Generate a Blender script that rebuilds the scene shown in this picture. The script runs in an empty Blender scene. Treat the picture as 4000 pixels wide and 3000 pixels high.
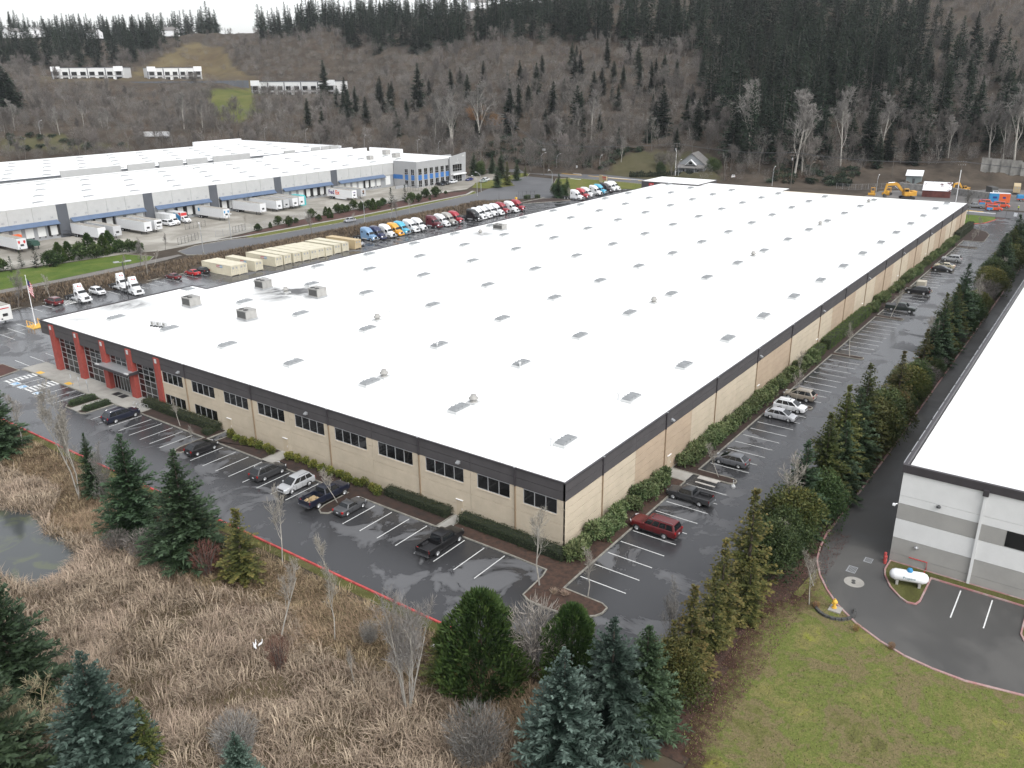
import bpy, bmesh, math, random
import numpy as np
from mathutils import Vector, Matrix

SC = bpy.context.scene
COL = SC.collection
R = math.radians
rnd = random.Random(11)
nr = np.random.default_rng(11)
cam_d = bpy.data.cameras.new('camera')
cam = bpy.data.objects.new('camera', cam_d)
COL.objects.link(cam)
cam_d.sensor_width = 36.0
cam_d.lens = 29.513
cam_d.clip_start = 0.5
cam_d.clip_end = 8000
_m = Matrix(((0.587750, 0.286014, -0.756800), (-0.808987, 0.196862, -0.553882), (-0.009433, 0.937786, 0.347087)))
cam.matrix_world = Matrix.Translation((-65.707, -41.327, 47.385)) @ _m.to_4x4()
SC.camera = cam

SUN_EL, SUN_AZ = R(48), R(200)
world = bpy.data.worlds.new('World')
SC.world = world
world.use_nodes = True
wn, wl = world.node_tree.nodes, world.node_tree.links
wn.clear()
w_out = wn.new('ShaderNodeOutputWorld')
w_bg = wn.new('ShaderNodeBackground')
w_sky = wn.new('ShaderNodeTexSky')
w_sky.sky_type = 'NISHITA'
w_sky.sun_disc = False
w_sky.sun_elevation = SUN_EL
w_sky.sun_rotation = SUN_AZ
w_sky.air_density = 1.0
w_sky.dust_density = 3.0
w_hs = wn.new('ShaderNodeHueSaturation')          # thick cloud takes the blue out of the sky
w_hs.inputs['Saturation'].default_value = 0.16
w_tc = wn.new('ShaderNodeTexCoord')
w_map = wn.new('ShaderNodeMapping')
w_map.inputs['Scale'].default_value = (1.6, 1.6, 7.0)
w_nz = wn.new('ShaderNodeTexNoise')
w_nz.inputs['Scale'].default_value = 2.2
w_nz.inputs['Detail'].default_value = 5
w_rp = wn.new('ShaderNodeMapRange')
w_rp.inputs['From Min'].default_value = 0.35
w_rp.inputs['From Max'].default_value = 0.7
w_rp.inputs['To Min'].default_value = 1.45
w_rp.inputs['To Max'].default_value = 2.05
w_mx = wn.new('ShaderNodeMix')
w_mx.data_type = 'RGBA'
w_mx.blend_type = 'MULTIPLY'
w_mx.inputs[0].default_value = 1.0
wl.new(w_sky.outputs[0], w_hs.inputs['Color'])
wl.new(w_tc.outputs['Generated'], w_map.inputs[0])
wl.new(w_map.outputs[0], w_nz.inputs['Vector'])
wl.new(w_nz.outputs[0], w_rp.inputs[0])
wl.new(w_hs.outputs[0], w_mx.inputs[6])
wl.new(w_rp.outputs[0], w_mx.inputs[7])
wl.new(w_mx.outputs[2], w_bg.inputs['Color'])
w_bg.inputs['Strength'].default_value = 0.15
wl.new(w_bg.outputs[0], w_out.inputs[0])

sun_d = bpy.data.lights.new('sun', 'SUN')
sun_d.energy = 0.5
sun_d.angle = R(35)
sun_d.color = (1.0, 0.97, 0.93)
sun = bpy.data.objects.new('sun', sun_d)
COL.objects.link(sun)
_d = Vector((math.sin(SUN_AZ) * math.cos(SUN_EL), math.cos(SUN_AZ) * math.cos(SUN_EL), math.sin(SUN_EL)))
sun.rotation_euler = _d.to_track_quat('Z', 'Y').to_euler()

SC.view_settings.view_transform = 'Standard'
SC.view_settings.look = 'None'
SC.view_settings.gamma = 1.0
SC.view_settings.use_curve_mapping = False
SC.view_settings.exposure = 0.36
SC.cycles.max_bounces = 4
SC.cycles.diffuse_bounces = 2
SC.cycles.glossy_bounces = 2
SC.cycles.transmission_bounces = 2
SC.cycles.use_denoising = True
def N(nt, kind, **kw):
 n = nt.nodes.new('ShaderNode' + kind)
 for k, v in kw.items():
  if k in n.inputs.keys():
   n.inputs[k].default_value = v
  else:
   setattr(n, k, v)
 return n

def mat(name, col, rough=0.7, metal=0.0, var=0.0, scale=3.0, bump=0.0, spec=0.5, col2=None, detail=4, coords='Object', stretch=None):
 """Plain surface with an even colour that a noise pulls towards col2 (or lighter/darker by var)."""
 m = bpy.data.materials.new(name)
 m.use_nodes = True
 nt = m.node_tree
 b = nt.nodes['Principled BSDF']
 b.inputs['Base Color'].default_value = (*col, 1)
 b.inputs['Roughness'].default_value = rough
 b.inputs['Metallic'].default_value = metal
 b.inputs['Specular IOR Level'].default_value = spec
 if var or col2 or bump:
  if coords == 'World':
   src = N(nt, 'NewGeometry').outputs['Position']
  else:
   src = N(nt, 'TexCoord').outputs['Object']
  if stretch:
   mp = N(nt, 'Mapping')
   mp.inputs['Scale'].default_value = stretch
   nt.links.new(src, mp.inputs[0])
   src = mp.outputs[0]
  nz = N(nt, 'TexNoise', Scale=scale, Detail=detail, Roughness=0.65)
  nt.links.new(src, nz.inputs['Vector'])
  if var or col2:
   c2 = col2 or tuple(min(1, c * (1 + var)) for c in col)
   c1 = col if col2 else tuple(c * (1 - var) for c in col)
   rp = N(nt, 'ValToRGB')
   rp.color_ramp.elements[0].position = 0.33
   rp.color_ramp.elements[1].position = 0.67
   rp.color_ramp.elements[0].color = (*c1, 1)
   rp.color_ramp.elements[1].color = (*c2, 1)
   nt.links.new(nz.outputs[0], rp.inputs[0])
   nt.links.new(rp.outputs[0], b.inputs['Base Color'])
  if bump:
   bp = N(nt, 'Bump', Strength=bump, Distance=0.05)
   nt.links.new(nz.outputs[0], bp.inputs['Height'])
   nt.links.new(bp.outputs[0], b.inputs['Normal'])
 return m

def paint_mat():
 m = bpy.data.materials.new('vehicle_paint')
 m.use_nodes = True
 nt = m.node_tree
 b = nt.nodes['Principled BSDF']
 oi = N(nt, 'ObjectInfo')
 nz = N(nt, 'TexNoise', Scale=1.4, Detail=5)
 tc = N(nt, 'TexCoord')
 nt.links.new(tc.outputs['Object'], nz.inputs['Vector'])
 mr = N(nt, 'MapRange')
 mr.inputs['To Min'].default_value = 0.22
 mr.inputs['To Max'].default_value = 0.48
 nt.links.new(nz.outputs[0], mr.inputs[0])
 nt.links.new(oi.outputs['Color'], b.inputs['Base Color'])
 nt.links.new(mr.outputs[0], b.inputs['Roughness'])
 b.inputs['Coat Weight'].default_value = 0.5
 b.inputs['Coat Roughness'].default_value = 0.12
 return m

def leaf_mat(name, dark, light, tip=None, rough=0.65, objvar=0.25, scale=0.5):
 """Foliage: per-face 'tint' (0..1, random leaf colour) and 'tip' (0..1, pale new growth) attributes on the mesh, plus a random shift per plant."""
 m = bpy.data.materials.new(name)
 m.use_nodes = True
 nt = m.node_tree
 b = nt.nodes['Principled BSDF']
 b.inputs['Roughness'].default_value = rough
 b.inputs['Specular IOR Level'].default_value = 0.25
 at = N(nt, 'Attribute', attribute_name='tint')
 mx = N(nt, 'Mix', data_type='RGBA')
 mx.inputs[6].default_value = (*dark, 1)
 mx.inputs[7].default_value = (*light, 1)
 nt.links.new(at.outputs['Fac'], mx.inputs[0])
 out = mx.outputs[2]
 if tip:
  a2 = N(nt, 'Attribute', attribute_name='tip')
  m2 = N(nt, 'Mix', data_type='RGBA')
  m2.inputs[7].default_value = (*tip, 1)
  nt.links.new(a2.outputs['Fac'], m2.inputs[0])
  nt.links.new(out, m2.inputs[6])
  out = m2.outputs[2]
 oi = N(nt, 'ObjectInfo')
 hs = N(nt, 'HueSaturation')
 mr = N(nt, 'MapRange')
 mr.inputs['To Min'].default_value = 1 - objvar
 mr.inputs['To Max'].default_value = 1 + objvar
 nt.links.new(oi.outputs['Random'], mr.inputs[0])
 nt.links.new(mr.outputs[0], hs.inputs['Value'])
 mh = N(nt, 'MapRange')
 mh.inputs['To Min'].default_value = 0.485
 mh.inputs['To Max'].default_value = 0.515
 mul = N(nt, 'Math', operation='FRACT')
 mu2 = N(nt, 'Math', operation='MULTIPLY')
 mu2.inputs[1].default_value = 7.31
 nt.links.new(oi.outputs['Random'], mu2.inputs[0])
 nt.links.new(mu2.outputs[0], mul.inputs[0])
 nt.links.new(mul.outputs[0], mh.inputs[0])
 nt.links.new(mh.outputs[0], hs.inputs['Hue'])
 nt.links.new(out, hs.inputs['Color'])
 nt.links.new(hs.outputs[0], b.inputs['Base Color'])
 return m
class MB:
 def __init__(self):
  self.v, self.f, self.m = [], [], []
 def add(self, vs, fs, mi=0):
  o = len(self.v)
  self.v.extend([tuple(p) for p in vs])
  self.f.extend([tuple(i + o for i in f) for f in fs])
  self.m.extend([mi] * len(fs))
  return self
 def box(self, x0, x1, y0, y1, z0, z1, mi=0):
  if x0 > x1: x0, x1 = x1, x0
  if y0 > y1: y0, y1 = y1, y0
  if z0 > z1: z0, z1 = z1, z0
  vs = [(x0, y0, z0), (x1, y0, z0), (x1, y1, z0), (x0, y1, z0), (x0, y0, z1), (x1, y0, z1), (x1, y1, z1), (x0, y1, z1)]
  return self.add(vs, [(0, 3, 2, 1), (4, 5, 6, 7), (0, 1, 5, 4), (1, 2, 6, 5), (2, 3, 7, 6), (3, 0, 4, 7)], mi)
 def bbox(self, x0, x1, y0, y1, z0, z1, b=0.05, mi=0):
  """box with chamfered vertical and top edges"""
  if x0 > x1: x0, x1 = x1, x0
  if y0 > y1: y0, y1 = y1, y0
  def ring(i, z):
   return [(x0 + b, y0 + i, z), (x1 - b, y0 + i, z), (x1 - i, y0 + b, z), (x1 - i, y1 - b, z), (x1 - b, y1 - i, z), (x0 + b, y1 - i, z), (x0 + i, y1 - b, z), (x0 + i, y0 + b, z)]
  r0, r1, r2 = ring(0, z0), ring(0, z1 - b), [(min(max(p[0], x0 + b), x1 - b), min(max(p[1], y0 + b), y1 - b), z1) for p in ring(0, z1)]
  return self.loft([r0, r1, r2], mi=mi)
 def quad(self, a, b, c, d, mi=0):
  return self.add([a, b, c, d], [(0, 1, 2, 3)], mi)
 def loft(self, rings, caps=True, mi=0):
  n = len(rings[0])
  vs = [p for r in rings for p in r]
  fs = []
  for k in range(len(rings) - 1):
   for i in range(n):
    j = (i + 1) % n
    fs.append((k * n + i, k * n + j, (k + 1) * n + j, (k + 1) * n + i))
  if caps:
   fs.append(tuple(range(n - 1, -1, -1)))
   fs.append(tuple((len(rings) - 1) * n + i for i in range(n)))
  return self.add(vs, fs, mi)
 def prism(self, poly, z0, z1, mi=0):
  return self.loft([[(x, y, z0) for x, y in poly], [(x, y, z1) for x, y in poly]], mi=mi)
 def tube(self, pts, rad, n=6, mi=0, caps=True):
  pts = [Vector(p) for p in pts]
  if not hasattr(rad, '__len__'): rad = [rad] * len(pts)
  rings = []
  for i, p in enumerate(pts):
   t = (pts[min(i + 1, len(pts) - 1)] - pts[max(i - 1, 0)]).normalized()
   u = t.cross(Vector((0, 0, 1)))
   if u.length < 0.05: u = t.cross(Vector((1, 0, 0)))
   u.normalize()
   w = t.cross(u)
   rings.append([tuple(p + (u * math.cos(a) + w * math.sin(a)) * rad[i]) for a in [2 * math.pi * k / n for k in range(n)]])
  rings = [r[::-1] for r in rings]
  return self.loft(rings, caps, mi)
 def cyl(self, c, axis, r, h, n=12, mi=0, r2=None):
  c = Vector(c)
  ax = {'x': Vector((1, 0, 0)), 'y': Vector((0, 1, 0)), 'z': Vector((0, 0, 1))}[axis]
  return self.tube([c - ax * h / 2, c + ax * h / 2], [r, r if r2 is None else r2], n, mi)
 def lathe(self, c, prof, n=12, mi=0):
  rings = [[(c[0] + r * math.cos(2 * math.pi * k / n), c[1] + r * math.sin(2 * math.pi * k / n), c[2] + z) for k in range(n)] for r, z in prof]
  return self.loft(rings, True, mi)

def mesh_from(name, mb, mats, smooth=False):
 me = bpy.data.meshes.new(name)
 me.from_pydata(mb.v, [], mb.f)
 if not isinstance(mats, (list, tuple)): mats = [mats]
 for m in mats: me.materials.append(m)
 if len(mats) > 1: me.polygons.foreach_set('material_index', mb.m)
 if smooth: me.polygons.foreach_set('use_smooth', [True] * len(me.polygons))
 me.update()
 return me

def link(name, me, parent=None, loc=(0, 0, 0), rz=0.0):
 o = bpy.data.objects.new(name, me)
 COL.objects.link(o)
 o.location = loc
 if rz: o.rotation_euler = (0, 0, rz)
 if parent is not None: o.parent = parent
 return o

def obj(name, mb, mats, parent=None, loc=(0, 0, 0), rz=0.0, smooth=False):
 return link(name, mesh_from(name, mb, mats, smooth), parent, loc, rz)

def tag(o, label, cat, group=None):
 o['label'] = label
 o['category'] = cat
 if group: o['group'] = group
 return o

def thing(name, label, cat, loc=(0, 0, 0), rz=0.0, group=None):
 o = link(name, None, None, loc, rz)
 return tag(o, label, cat, group)

def struct(name, mb, mats, loc=(0, 0, 0), kind='structure', smooth=False):
 o = obj(name, mb, mats, None, loc, 0, smooth)
 o['kind'] = kind
 return o

def dup(root, loc, rz=0.0, label=None, group=None, scale=None, color=None):
 """copy of a thing with copies of its parts and sub-parts, sharing the mesh data"""
 r = root.copy()
 COL.objects.link(r)
 r.location = loc
 r.rotation_euler = (0, 0, rz)
 if scale is not None: r.scale = (scale, scale, scale) if not hasattr(scale, '__len__') else scale
 if label: r['label'] = label
 if group: r['group'] = group
 if color: r.color = (*color, 1)
 for ch in list(root.children):
  c = ch.copy()
  COL.objects.link(c)
  c.parent = r
  if color: c.color = (*color, 1)
  for g in list(ch.children):
   d = g.copy()
   COL.objects.link(d)
   d.parent = c
   if color: d.color = (*color, 1)
 return r

def kill(root):
 for ch in list(root.children):
  for g in list(ch.children): bpy.data.objects.remove(g)
  bpy.data.objects.remove(ch)
 bpy.data.objects.remove(root)

class Proto:
 """first use moves the built thing itself, later uses copy it"""
 def __init__(self, root): self.root, self.used = root, False
 def put(self, loc, rz=0.0, label=None, group=None, scale=None, color=None):
  if self.used: return dup(self.root, loc, rz, label, group, scale, color)
  self.used = True
  r = self.root
  r.location = loc
  r.rotation_euler = (0, 0, rz)
  if scale is not None: r.scale = (scale, scale, scale) if not hasattr(scale, '__len__') else scale
  if label: r['label'] = label
  if group: r['group'] = group
  if color:
   for o in [r] + list(r.children_recursive): o.color = (*color, 1)
  return r

def text_mesh(txt, size, m, name='lettering', parent=None, loc=(0, 0, 0), rot=(0, 0, 0), depth=0.01, xs=1.0, bold=0.0):
 cu = bpy.data.curves.new('lettering', 'FONT')
 cu.body = txt
 cu.size = size
 cu.extrude = depth
 cu.offset = bold
 cu.resolution_u = 2
 cu.align_x = 'CENTER'
 cu.align_y = 'CENTER'
 t = bpy.data.objects.new('lettering', cu)
 COL.objects.link(t)
 dg = bpy.context.evaluated_depsgraph_get()
 me = bpy.data.meshes.new_from_object(t.evaluated_get(dg))
 bpy.data.objects.remove(t)
 me.materials.clear()
 me.materials.append(m)
 o = link(name, me, parent, loc)
 o.rotation_euler = rot
 o.scale = (xs, 1, 1)
 return o
M = {}
M['paint'] = paint_mat()
M['glass'] = mat('dark_glass', (0.012, 0.014, 0.016), 0.06, spec=0.6)
M['bglass'] = mat('window_glass', (0.010, 0.010, 0.010), 0.05, var=0.5, scale=0.4, spec=0.55)
M['tyre'] = mat('tyre_rubber', (0.012, 0.012, 0.013), 0.85)
M['rim'] = mat('wheel_rim', (0.42, 0.43, 0.44), 0.35, 0.7)
M['darkplastic'] = mat('dark_plastic', (0.02, 0.02, 0.022), 0.6, var=0.2, scale=4)
M['chrome'] = mat('chrome', (0.6, 0.6, 0.6), 0.2, 1.0)
M['lamp'] = mat('lamp_lens', (0.7, 0.72, 0.75), 0.15)
M['tail'] = mat('tail_lens', (0.35, 0.01, 0.012), 0.2)
M['plate'] = mat('plate_white', (0.6, 0.62, 0.65), 0.5)
M['white'] = mat('white_paint', (0.72, 0.73, 0.74), 0.45, var=0.06, scale=0.7)
M['dirtywhite'] = mat('dirty_white', (0.52, 0.53, 0.53), 0.6, var=0.16, scale=0.6, stretch=(1, 1, 0.3))
M['line'] = mat('line_paint', (0.62, 0.63, 0.62), 0.7, var=0.2, scale=6)
M['blueline'] = mat('blue_paint', (0.13, 0.30, 0.50), 0.7, var=0.15, scale=5)
M['concrete'] = mat('concrete', (0.30, 0.29, 0.265), 0.85, var=0.16, scale=0.35, bump=0.1, coords='World')
M['kerb'] = mat('kerb_concrete', (0.23, 0.22, 0.19), 0.9, var=0.3, scale=1.3, coords='World')
M['redkerb'] = mat('red_kerb', (0.42, 0.065, 0.06), 0.75, var=0.35, scale=1.2, coords='World')
M['pinkkerb'] = mat('faded_red_kerb', (0.36, 0.30, 0.28), 0.85, col2=(0.30, 0.12, 0.12), scale=0.9, coords='World')
M['yellow'] = mat('yellow_paint', (0.62, 0.37, 0.05), 0.6, var=0.15, scale=3)
M['orange'] = mat('orange_paint', (0.62, 0.12, 0.03), 0.5, var=0.1, scale=2)
M['red'] = mat('red_paint', (0.45, 0.03, 0.03), 0.5)
M['blue'] = mat('blue_paint_gloss', (0.03, 0.22, 0.45), 0.45)
M['grey'] = mat('grey_metal', (0.30, 0.31, 0.32), 0.5, 0.3, var=0.12, scale=2)
M['galv'] = mat('galvanised', (0.38, 0.39, 0.40), 0.45, 0.5, var=0.1, scale=2)
M['dkgrey'] = mat('dark_grey_metal', (0.05, 0.052, 0.055), 0.55, var=0.2, scale=3)
M['wood'] = mat('weathered_wood', (0.10, 0.085, 0.07), 0.85, var=0.3, scale=1.2, stretch=(4, 4, 0.3))
M['mulch'] = mat('bark_mulch', (0.045, 0.024, 0.017), 0.95, col2=(0.020, 0.014, 0.011), scale=1.1, bump=0.6, coords='World', detail=12)
M['leaflitter'] = mat('leaf_litter', (0.075, 0.040, 0.027), 0.95, col2=(0.028, 0.018, 0.013), scale=2.2, bump=0.6, coords='World', detail=12)
M['redmulch'] = mat('red_mulch', (0.085, 0.034, 0.024), 0.95, col2=(0.045, 0.02, 0.016), scale=0.3, bump=0.5, coords='World', detail=12)

def asphalt(name, dry, wet, lo, hi, scale, rw=0.22, rd=0.75, seams=True):
 """tarmac with drying patches: dark glossy where wet, paler and matt where dry, edges crisp"""
 m = bpy.data.materials.new(name)
 m.use_nodes = True
 nt = m.node_tree
 L = nt.links
 b = nt.nodes['Principled BSDF']
 pos = N(nt, 'NewGeometry').outputs['Position']
 n1 = N(nt, 'TexNoise', Scale=scale, Detail=7, Roughness=0.62, Distortion=0.6)
 L.new(pos, n1.inputs['Vector'])
 r1 = N(nt, 'MapRange')
 r1.inputs['From Min'].default_value, r1.inputs['From Max'].default_value = lo, hi
 L.new(n1.outputs[0], r1.inputs[0])
 n2 = N(nt, 'TexNoise', Scale=0.035, Detail=4)
 L.new(pos, n2.inputs['Vector'])
 n3 = N(nt, 'TexNoise', Scale=14.0, Detail=4)
 L.new(pos, n3.inputs['Vector'])
 mx = N(nt, 'Mix', data_type='RGBA')
 mx.inputs[6].default_value = (*wet, 1)
 mx.inputs[7].default_value = (*dry, 1)
 L.new(r1.outputs[0], mx.inputs[0])
 v1 = N(nt, 'MapRange')
 v1.inputs['To Min'].default_value, v1.inputs['To Max'].default_value = 0.6, 1.4
 L.new(n2.outputs[0], v1.inputs[0])
 v2 = N(nt, 'MapRange')
 v2.inputs['To Min'].default_value, v2.inputs['To Max'].default_value = 0.75, 1.25
 L.new(n3.outputs[0], v2.inputs[0])
 mu = N(nt, 'Math', operation='MULTIPLY')
 L.new(v1.outputs[0], mu.inputs[0])
 L.new(v2.outputs[0], mu.inputs[1])
 hs = N(nt, 'HueSaturation')
 L.new(mu.outputs[0], hs.inputs['Value'])
 L.new(mx.outputs[2], hs.inputs['Color'])
 L.new(hs.outputs[0], b.inputs['Base Color'])
 rr = N(nt, 'MapRange')
 rr.inputs['To Min'].default_value, rr.inputs['To Max'].default_value = rw, rd
 L.new(r1.outputs[0], rr.inputs[0])
 L.new(rr.outputs[0], b.inputs['Roughness'])
 bp = N(nt, 'Bump', Strength=0.15, Distance=0.02)
 L.new(n3.outputs[0], bp.inputs['Height'])
 L.new(bp.outputs[0], b.inputs['Normal'])
 return m

M['asphalt'] = asphalt('wet_asphalt', (0.105, 0.107, 0.112), (0.040, 0.0405, 0.043), 0.535, 0.575, 0.17)
M['asphalt2'] = asphalt('damp_asphalt', (0.088, 0.086, 0.082), (0.062, 0.061, 0.059), 0.45, 0.6, 0.10, 0.5, 0.8)
M['road'] = asphalt('road_asphalt', (0.105, 0.107, 0.112), (0.075, 0.077, 0.082), 0.4, 0.62, 0.06, 0.6, 0.85)
M['yard'] = asphalt('yard_concrete', (0.33, 0.315, 0.28), (0.20, 0.185, 0.155), 0.42, 0.60, 0.07, 0.7, 0.9)
M['gravel'] = mat('gravel', (0.19, 0.18, 0.165), 0.95, col2=(0.12, 0.11, 0.10), scale=0.8, bump=0.4, coords='World', detail=10)

def grassy(name, stops, scale, bump=0.5, fine=9.0):
 m = bpy.data.materials.new(name)
 m.use_nodes = True
 nt = m.node_tree
 L = nt.links
 b = nt.nodes['Principled BSDF']
 b.inputs['Roughness'].default_value = 0.95
 b.inputs['Specular IOR Level'].default_value = 0.1
 pos = N(nt, 'NewGeometry').outputs['Position']
 n1 = N(nt, 'TexNoise', Scale=scale, Detail=9, Roughness=0.72, Distortion=0.4)
 L.new(pos, n1.inputs['Vector'])
 rp = N(nt, 'ValToRGB')
 el = rp.color_ramp.elements
 while len(el) < len(stops): el.new(0.5)
 for e, (p, c) in zip(el, stops):
  e.position = p
  e.color = (*c, 1)
 L.new(n1.outputs[0], rp.inputs[0])
 n2 = N(nt, 'TexNoise', Scale=fine, Detail=5, Roughness=0.7)
 L.new(pos, n2.inputs['Vector'])
 mr = N(nt, 'MapRange')
 mr.inputs['From Min'].default_value, mr.inputs['From Max'].default_value = 0.25, 0.75
 mr.inputs['To Min'].default_value, mr.inputs['To Max'].default_value = 0.5, 1.5
 L.new(n2.outputs[0], mr.inputs[0])
 hs = N(nt, 'HueSaturation')
 L.new(mr.outputs[0], hs.inputs['Value'])
 L.new(rp.outputs[0], hs.inputs['Color'])
 L.new(hs.outputs[0], b.inputs['Base Color'])
 bp = N(nt, 'Bump', Strength=bump, Distance=0.12)
 L.new(n2.outputs[0], bp.inputs['Height'])
 L.new(bp.outputs[0], b.inputs['Normal'])
 return m

M['lawn'] = grassy('patchy_lawn', [(0.30, (0.075, 0.060, 0.034)), (0.40, (0.115, 0.118, 0.040)), (0.46, (0.155, 0.125, 0.068)), (0.52, (0.110, 0.135, 0.034)), (0.58, (0.160, 0.145, 0.060)), (0.66, (0.195, 0.215, 0.035)), (0.76, (0.24, 0.25, 0.04))], 0.13)
M['green'] = grassy('green_grass', [(0.32, (0.045, 0.085, 0.018)), (0.5, (0.080, 0.120, 0.026)), (0.68, (0.13, 0.15, 0.04))], 0.12)
M['verge'] = grassy('verge_grass', [(0.32, (0.085, 0.105, 0.025)), (0.5, (0.12, 0.13, 0.035)), (0.68, (0.15, 0.14, 0.055))], 0.15)
M['mossy'] = grassy('mossy_grass', [(0.32, (0.060, 0.060, 0.022)), (0.5, (0.085, 0.088, 0.030)), (0.68, (0.12, 0.10, 0.055))], 0.3)
M['drygrass'] = grassy('dry_grass', [(0.3, (0.075, 0.052, 0.032)), (0.5, (0.125, 0.088, 0.052)), (0.7, (0.15, 0.12, 0.07))], 0.2)
HILL = [(-0.0647, [440, 480, 540, 620, 720, 840, 970, 1200, 3600], [0.0, 11.7, 22.3, 38.0, 58.8, 87.9, 113.4, 138.6, 117.8]), (0.1082, [425, 455, 520, 600, 700, 820, 950, 1200, 3600], [0.0, 7.8, 21.1, 38.4, 61.3, 93.5, 121.9, 152.0, 129.2]), (0.2226, [400, 440, 500, 580, 680, 800, 900, 1200, 3600], [0.0, 6.2, 20.0, 37.5, 59.2, 88.3, 112.5, 145.3, 123.5]), (0.3494, [395, 430, 500, 580, 680, 780, 900, 1200, 3600], [0.0, 5.7, 20.6, 39.3, 64.1, 90.0, 114.2, 148.2, 126.0]), (0.4861, [430, 455, 540, 620, 700, 800, 900, 1200, 3600], [0.0, 6.4, 25.8, 44.3, 64.2, 93.4, 112.8, 149.6, 127.1]), (0.6283, [455, 480, 560, 660, 760, 860, 1000, 1300, 3600], [0.0, 5.7, 27.0, 45.0, 68.8, 91.8, 110.6, 137.8, 117.2]), (0.7424, [505, 560, 640, 740, 830, 940, 1060, 1500, 3600], [0.0, 10.0, 23.2, 41.5, 60.7, 84.5, 100.2, 133.6, 113.6]), (0.8262, [525, 580, 660, 750, 830, 900, 990, 1100, 1500, 3600], [0.0, 12.0, 21.6, 32.1, 32.7, 57.6, 84.2, 99.6, 126.1, 107.2]), (0.9072, [545, 620, 690, 760, 840, 860, 950, 1060, 1150, 1500, 3600], [0.0, 19.2, 25.1, 32.4, 33.1, 41.0, 56.3, 82.9, 93.1, 110.8, 94.2]), (0.9593, [560, 620, 700, 790, 850, 900, 980, 1080, 1150, 1300, 1500, 3600], [0.0, 15.1, 21.9, 33.9, 43.1, 45.2, 47.0, 76.8, 96.4, 95.7, 106.9, 90.9]), (1.0341, [565, 620, 700, 800, 850, 900, 990, 1080, 1250, 1500, 3600], [0.0, 15.7, 21.4, 32.8, 43.9, 46.4, 47.7, 67.6, 84.5, 102.7, 87.3]), (1.1485, [575, 650, 740, 850, 950, 1250, 1500, 3600], [0.0, 20.7, 31.1, 42.7, 51.0, 86.8, 104.2, 88.6]), (1.3214, [600, 700, 850, 1000, 1300, 1500, 3600], [0.0, 30.7, 43.1, 50.6, 80.9, 92.1, 78.3])]
LAWN_W, KNOB_W, PLAT_W, HOUSE_W, YARD_W, GREEN_W = [(316.0, 494.6), (394.6, 617.8), (462.1, 635.1), (477.9, 614.7), (395.0, 555.6), (340.8, 478.6), (308.2, 455.7)], [(437.4, 813.6), (516.5, 858.8), (568.7, 874.4), (564.8, 818.2), (478.7, 670.3)], [(313.5, 735.0), (459.6, 632.0), (486.8, 661.5), (446.0, 827.1), (341.5, 790.4)], [(288.4, 165.4), (333.2, 179.6), (348.9, 166.9), (345.6, 131.1), (305.8, 112.3)], [(314.3, 83.5), (339.6, 60.9), (352.5, 58.8), (366.7, 40.0), (384.2, 2.0), (270.0, -30.0), (270.0, 60.0)], [(174.0, 510.9), (184.1, 530.5), (215.1, 513.7), (214.9, 493.5), (231.9, 465.8)]
CX, CY = -65.707, -41.327
HAZ = np.array([t[0] for t in HILL])

def hill(x, y):
 x = np.atleast_1d(np.asarray(x, float)); y = np.atleast_1d(np.asarray(y, float))
 dx, dy = x - CX, y - CY
 d, a = np.hypot(dx, dy), np.arctan2(dy, dx)
 prof = np.array([np.interp(d, t[1], t[2], left=0.0) for t in HILL])
 ac = np.clip(a, HAZ[0], HAZ[-1])
 i = np.clip(np.searchsorted(HAZ, ac) - 1, 0, len(HAZ) - 2)
 w = (ac - HAZ[i]) / (HAZ[i + 1] - HAZ[i])
 w = w * w * (3 - 2 * w)
 j = np.arange(len(ac))
 z = prof[i, j] * (1 - w) + prof[i + 1, j] * w
 return z * np.clip(1 - (np.abs(a - 0.63) - 1.1) / 0.5, 0, 1)

def sstep(v, a, b):
 t = np.clip((v - a) / (b - a), 0, 1)
 return t * t * (3 - 2 * t)

def inpoly(poly, x, y):
 x = np.asarray(x, float); y = np.asarray(y, float)
 c = np.zeros(x.shape, bool)
 n = len(poly)
 for i in range(n):
  (xi, yi), (xj, yj) = poly[i], poly[i - 1]
  if yi == yj: continue
  t = ((yi > y) != (yj > y)) & (x < (xj - xi) * (y - yi) / (yj - yi) + xi)
  c ^= t
 return c

POND = [(-30.8, 66), (-28.3, 59.6), (-27.6, 55), (-28.9, 51), (-28.7, 47.5), (-29.6, 42.8), (-31.3, 42.2), (-32.4, 40.6), (-35.4, 41.5), (-36.5, 44), (-38, 48), (-43, 55), (-47, 64), (-45, 72), (-37, 72)]

def polydist(poly, x, y):
 best = np.full(np.shape(x), 1e9)
 for i in range(len(poly)):
  (x0, y0), (x1, y1) = poly[i - 1], poly[i]
  t = np.clip(((x - x0) * (x1 - x0) + (y - y0) * (y1 - y0)) / ((x1 - x0) ** 2 + (y1 - y0) ** 2 + 1e-9), 0, 1)
  best = np.minimum(best, np.hypot(x - x0 - t * (x1 - x0), y - y0 - t * (y1 - y0)))
 return best

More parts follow.
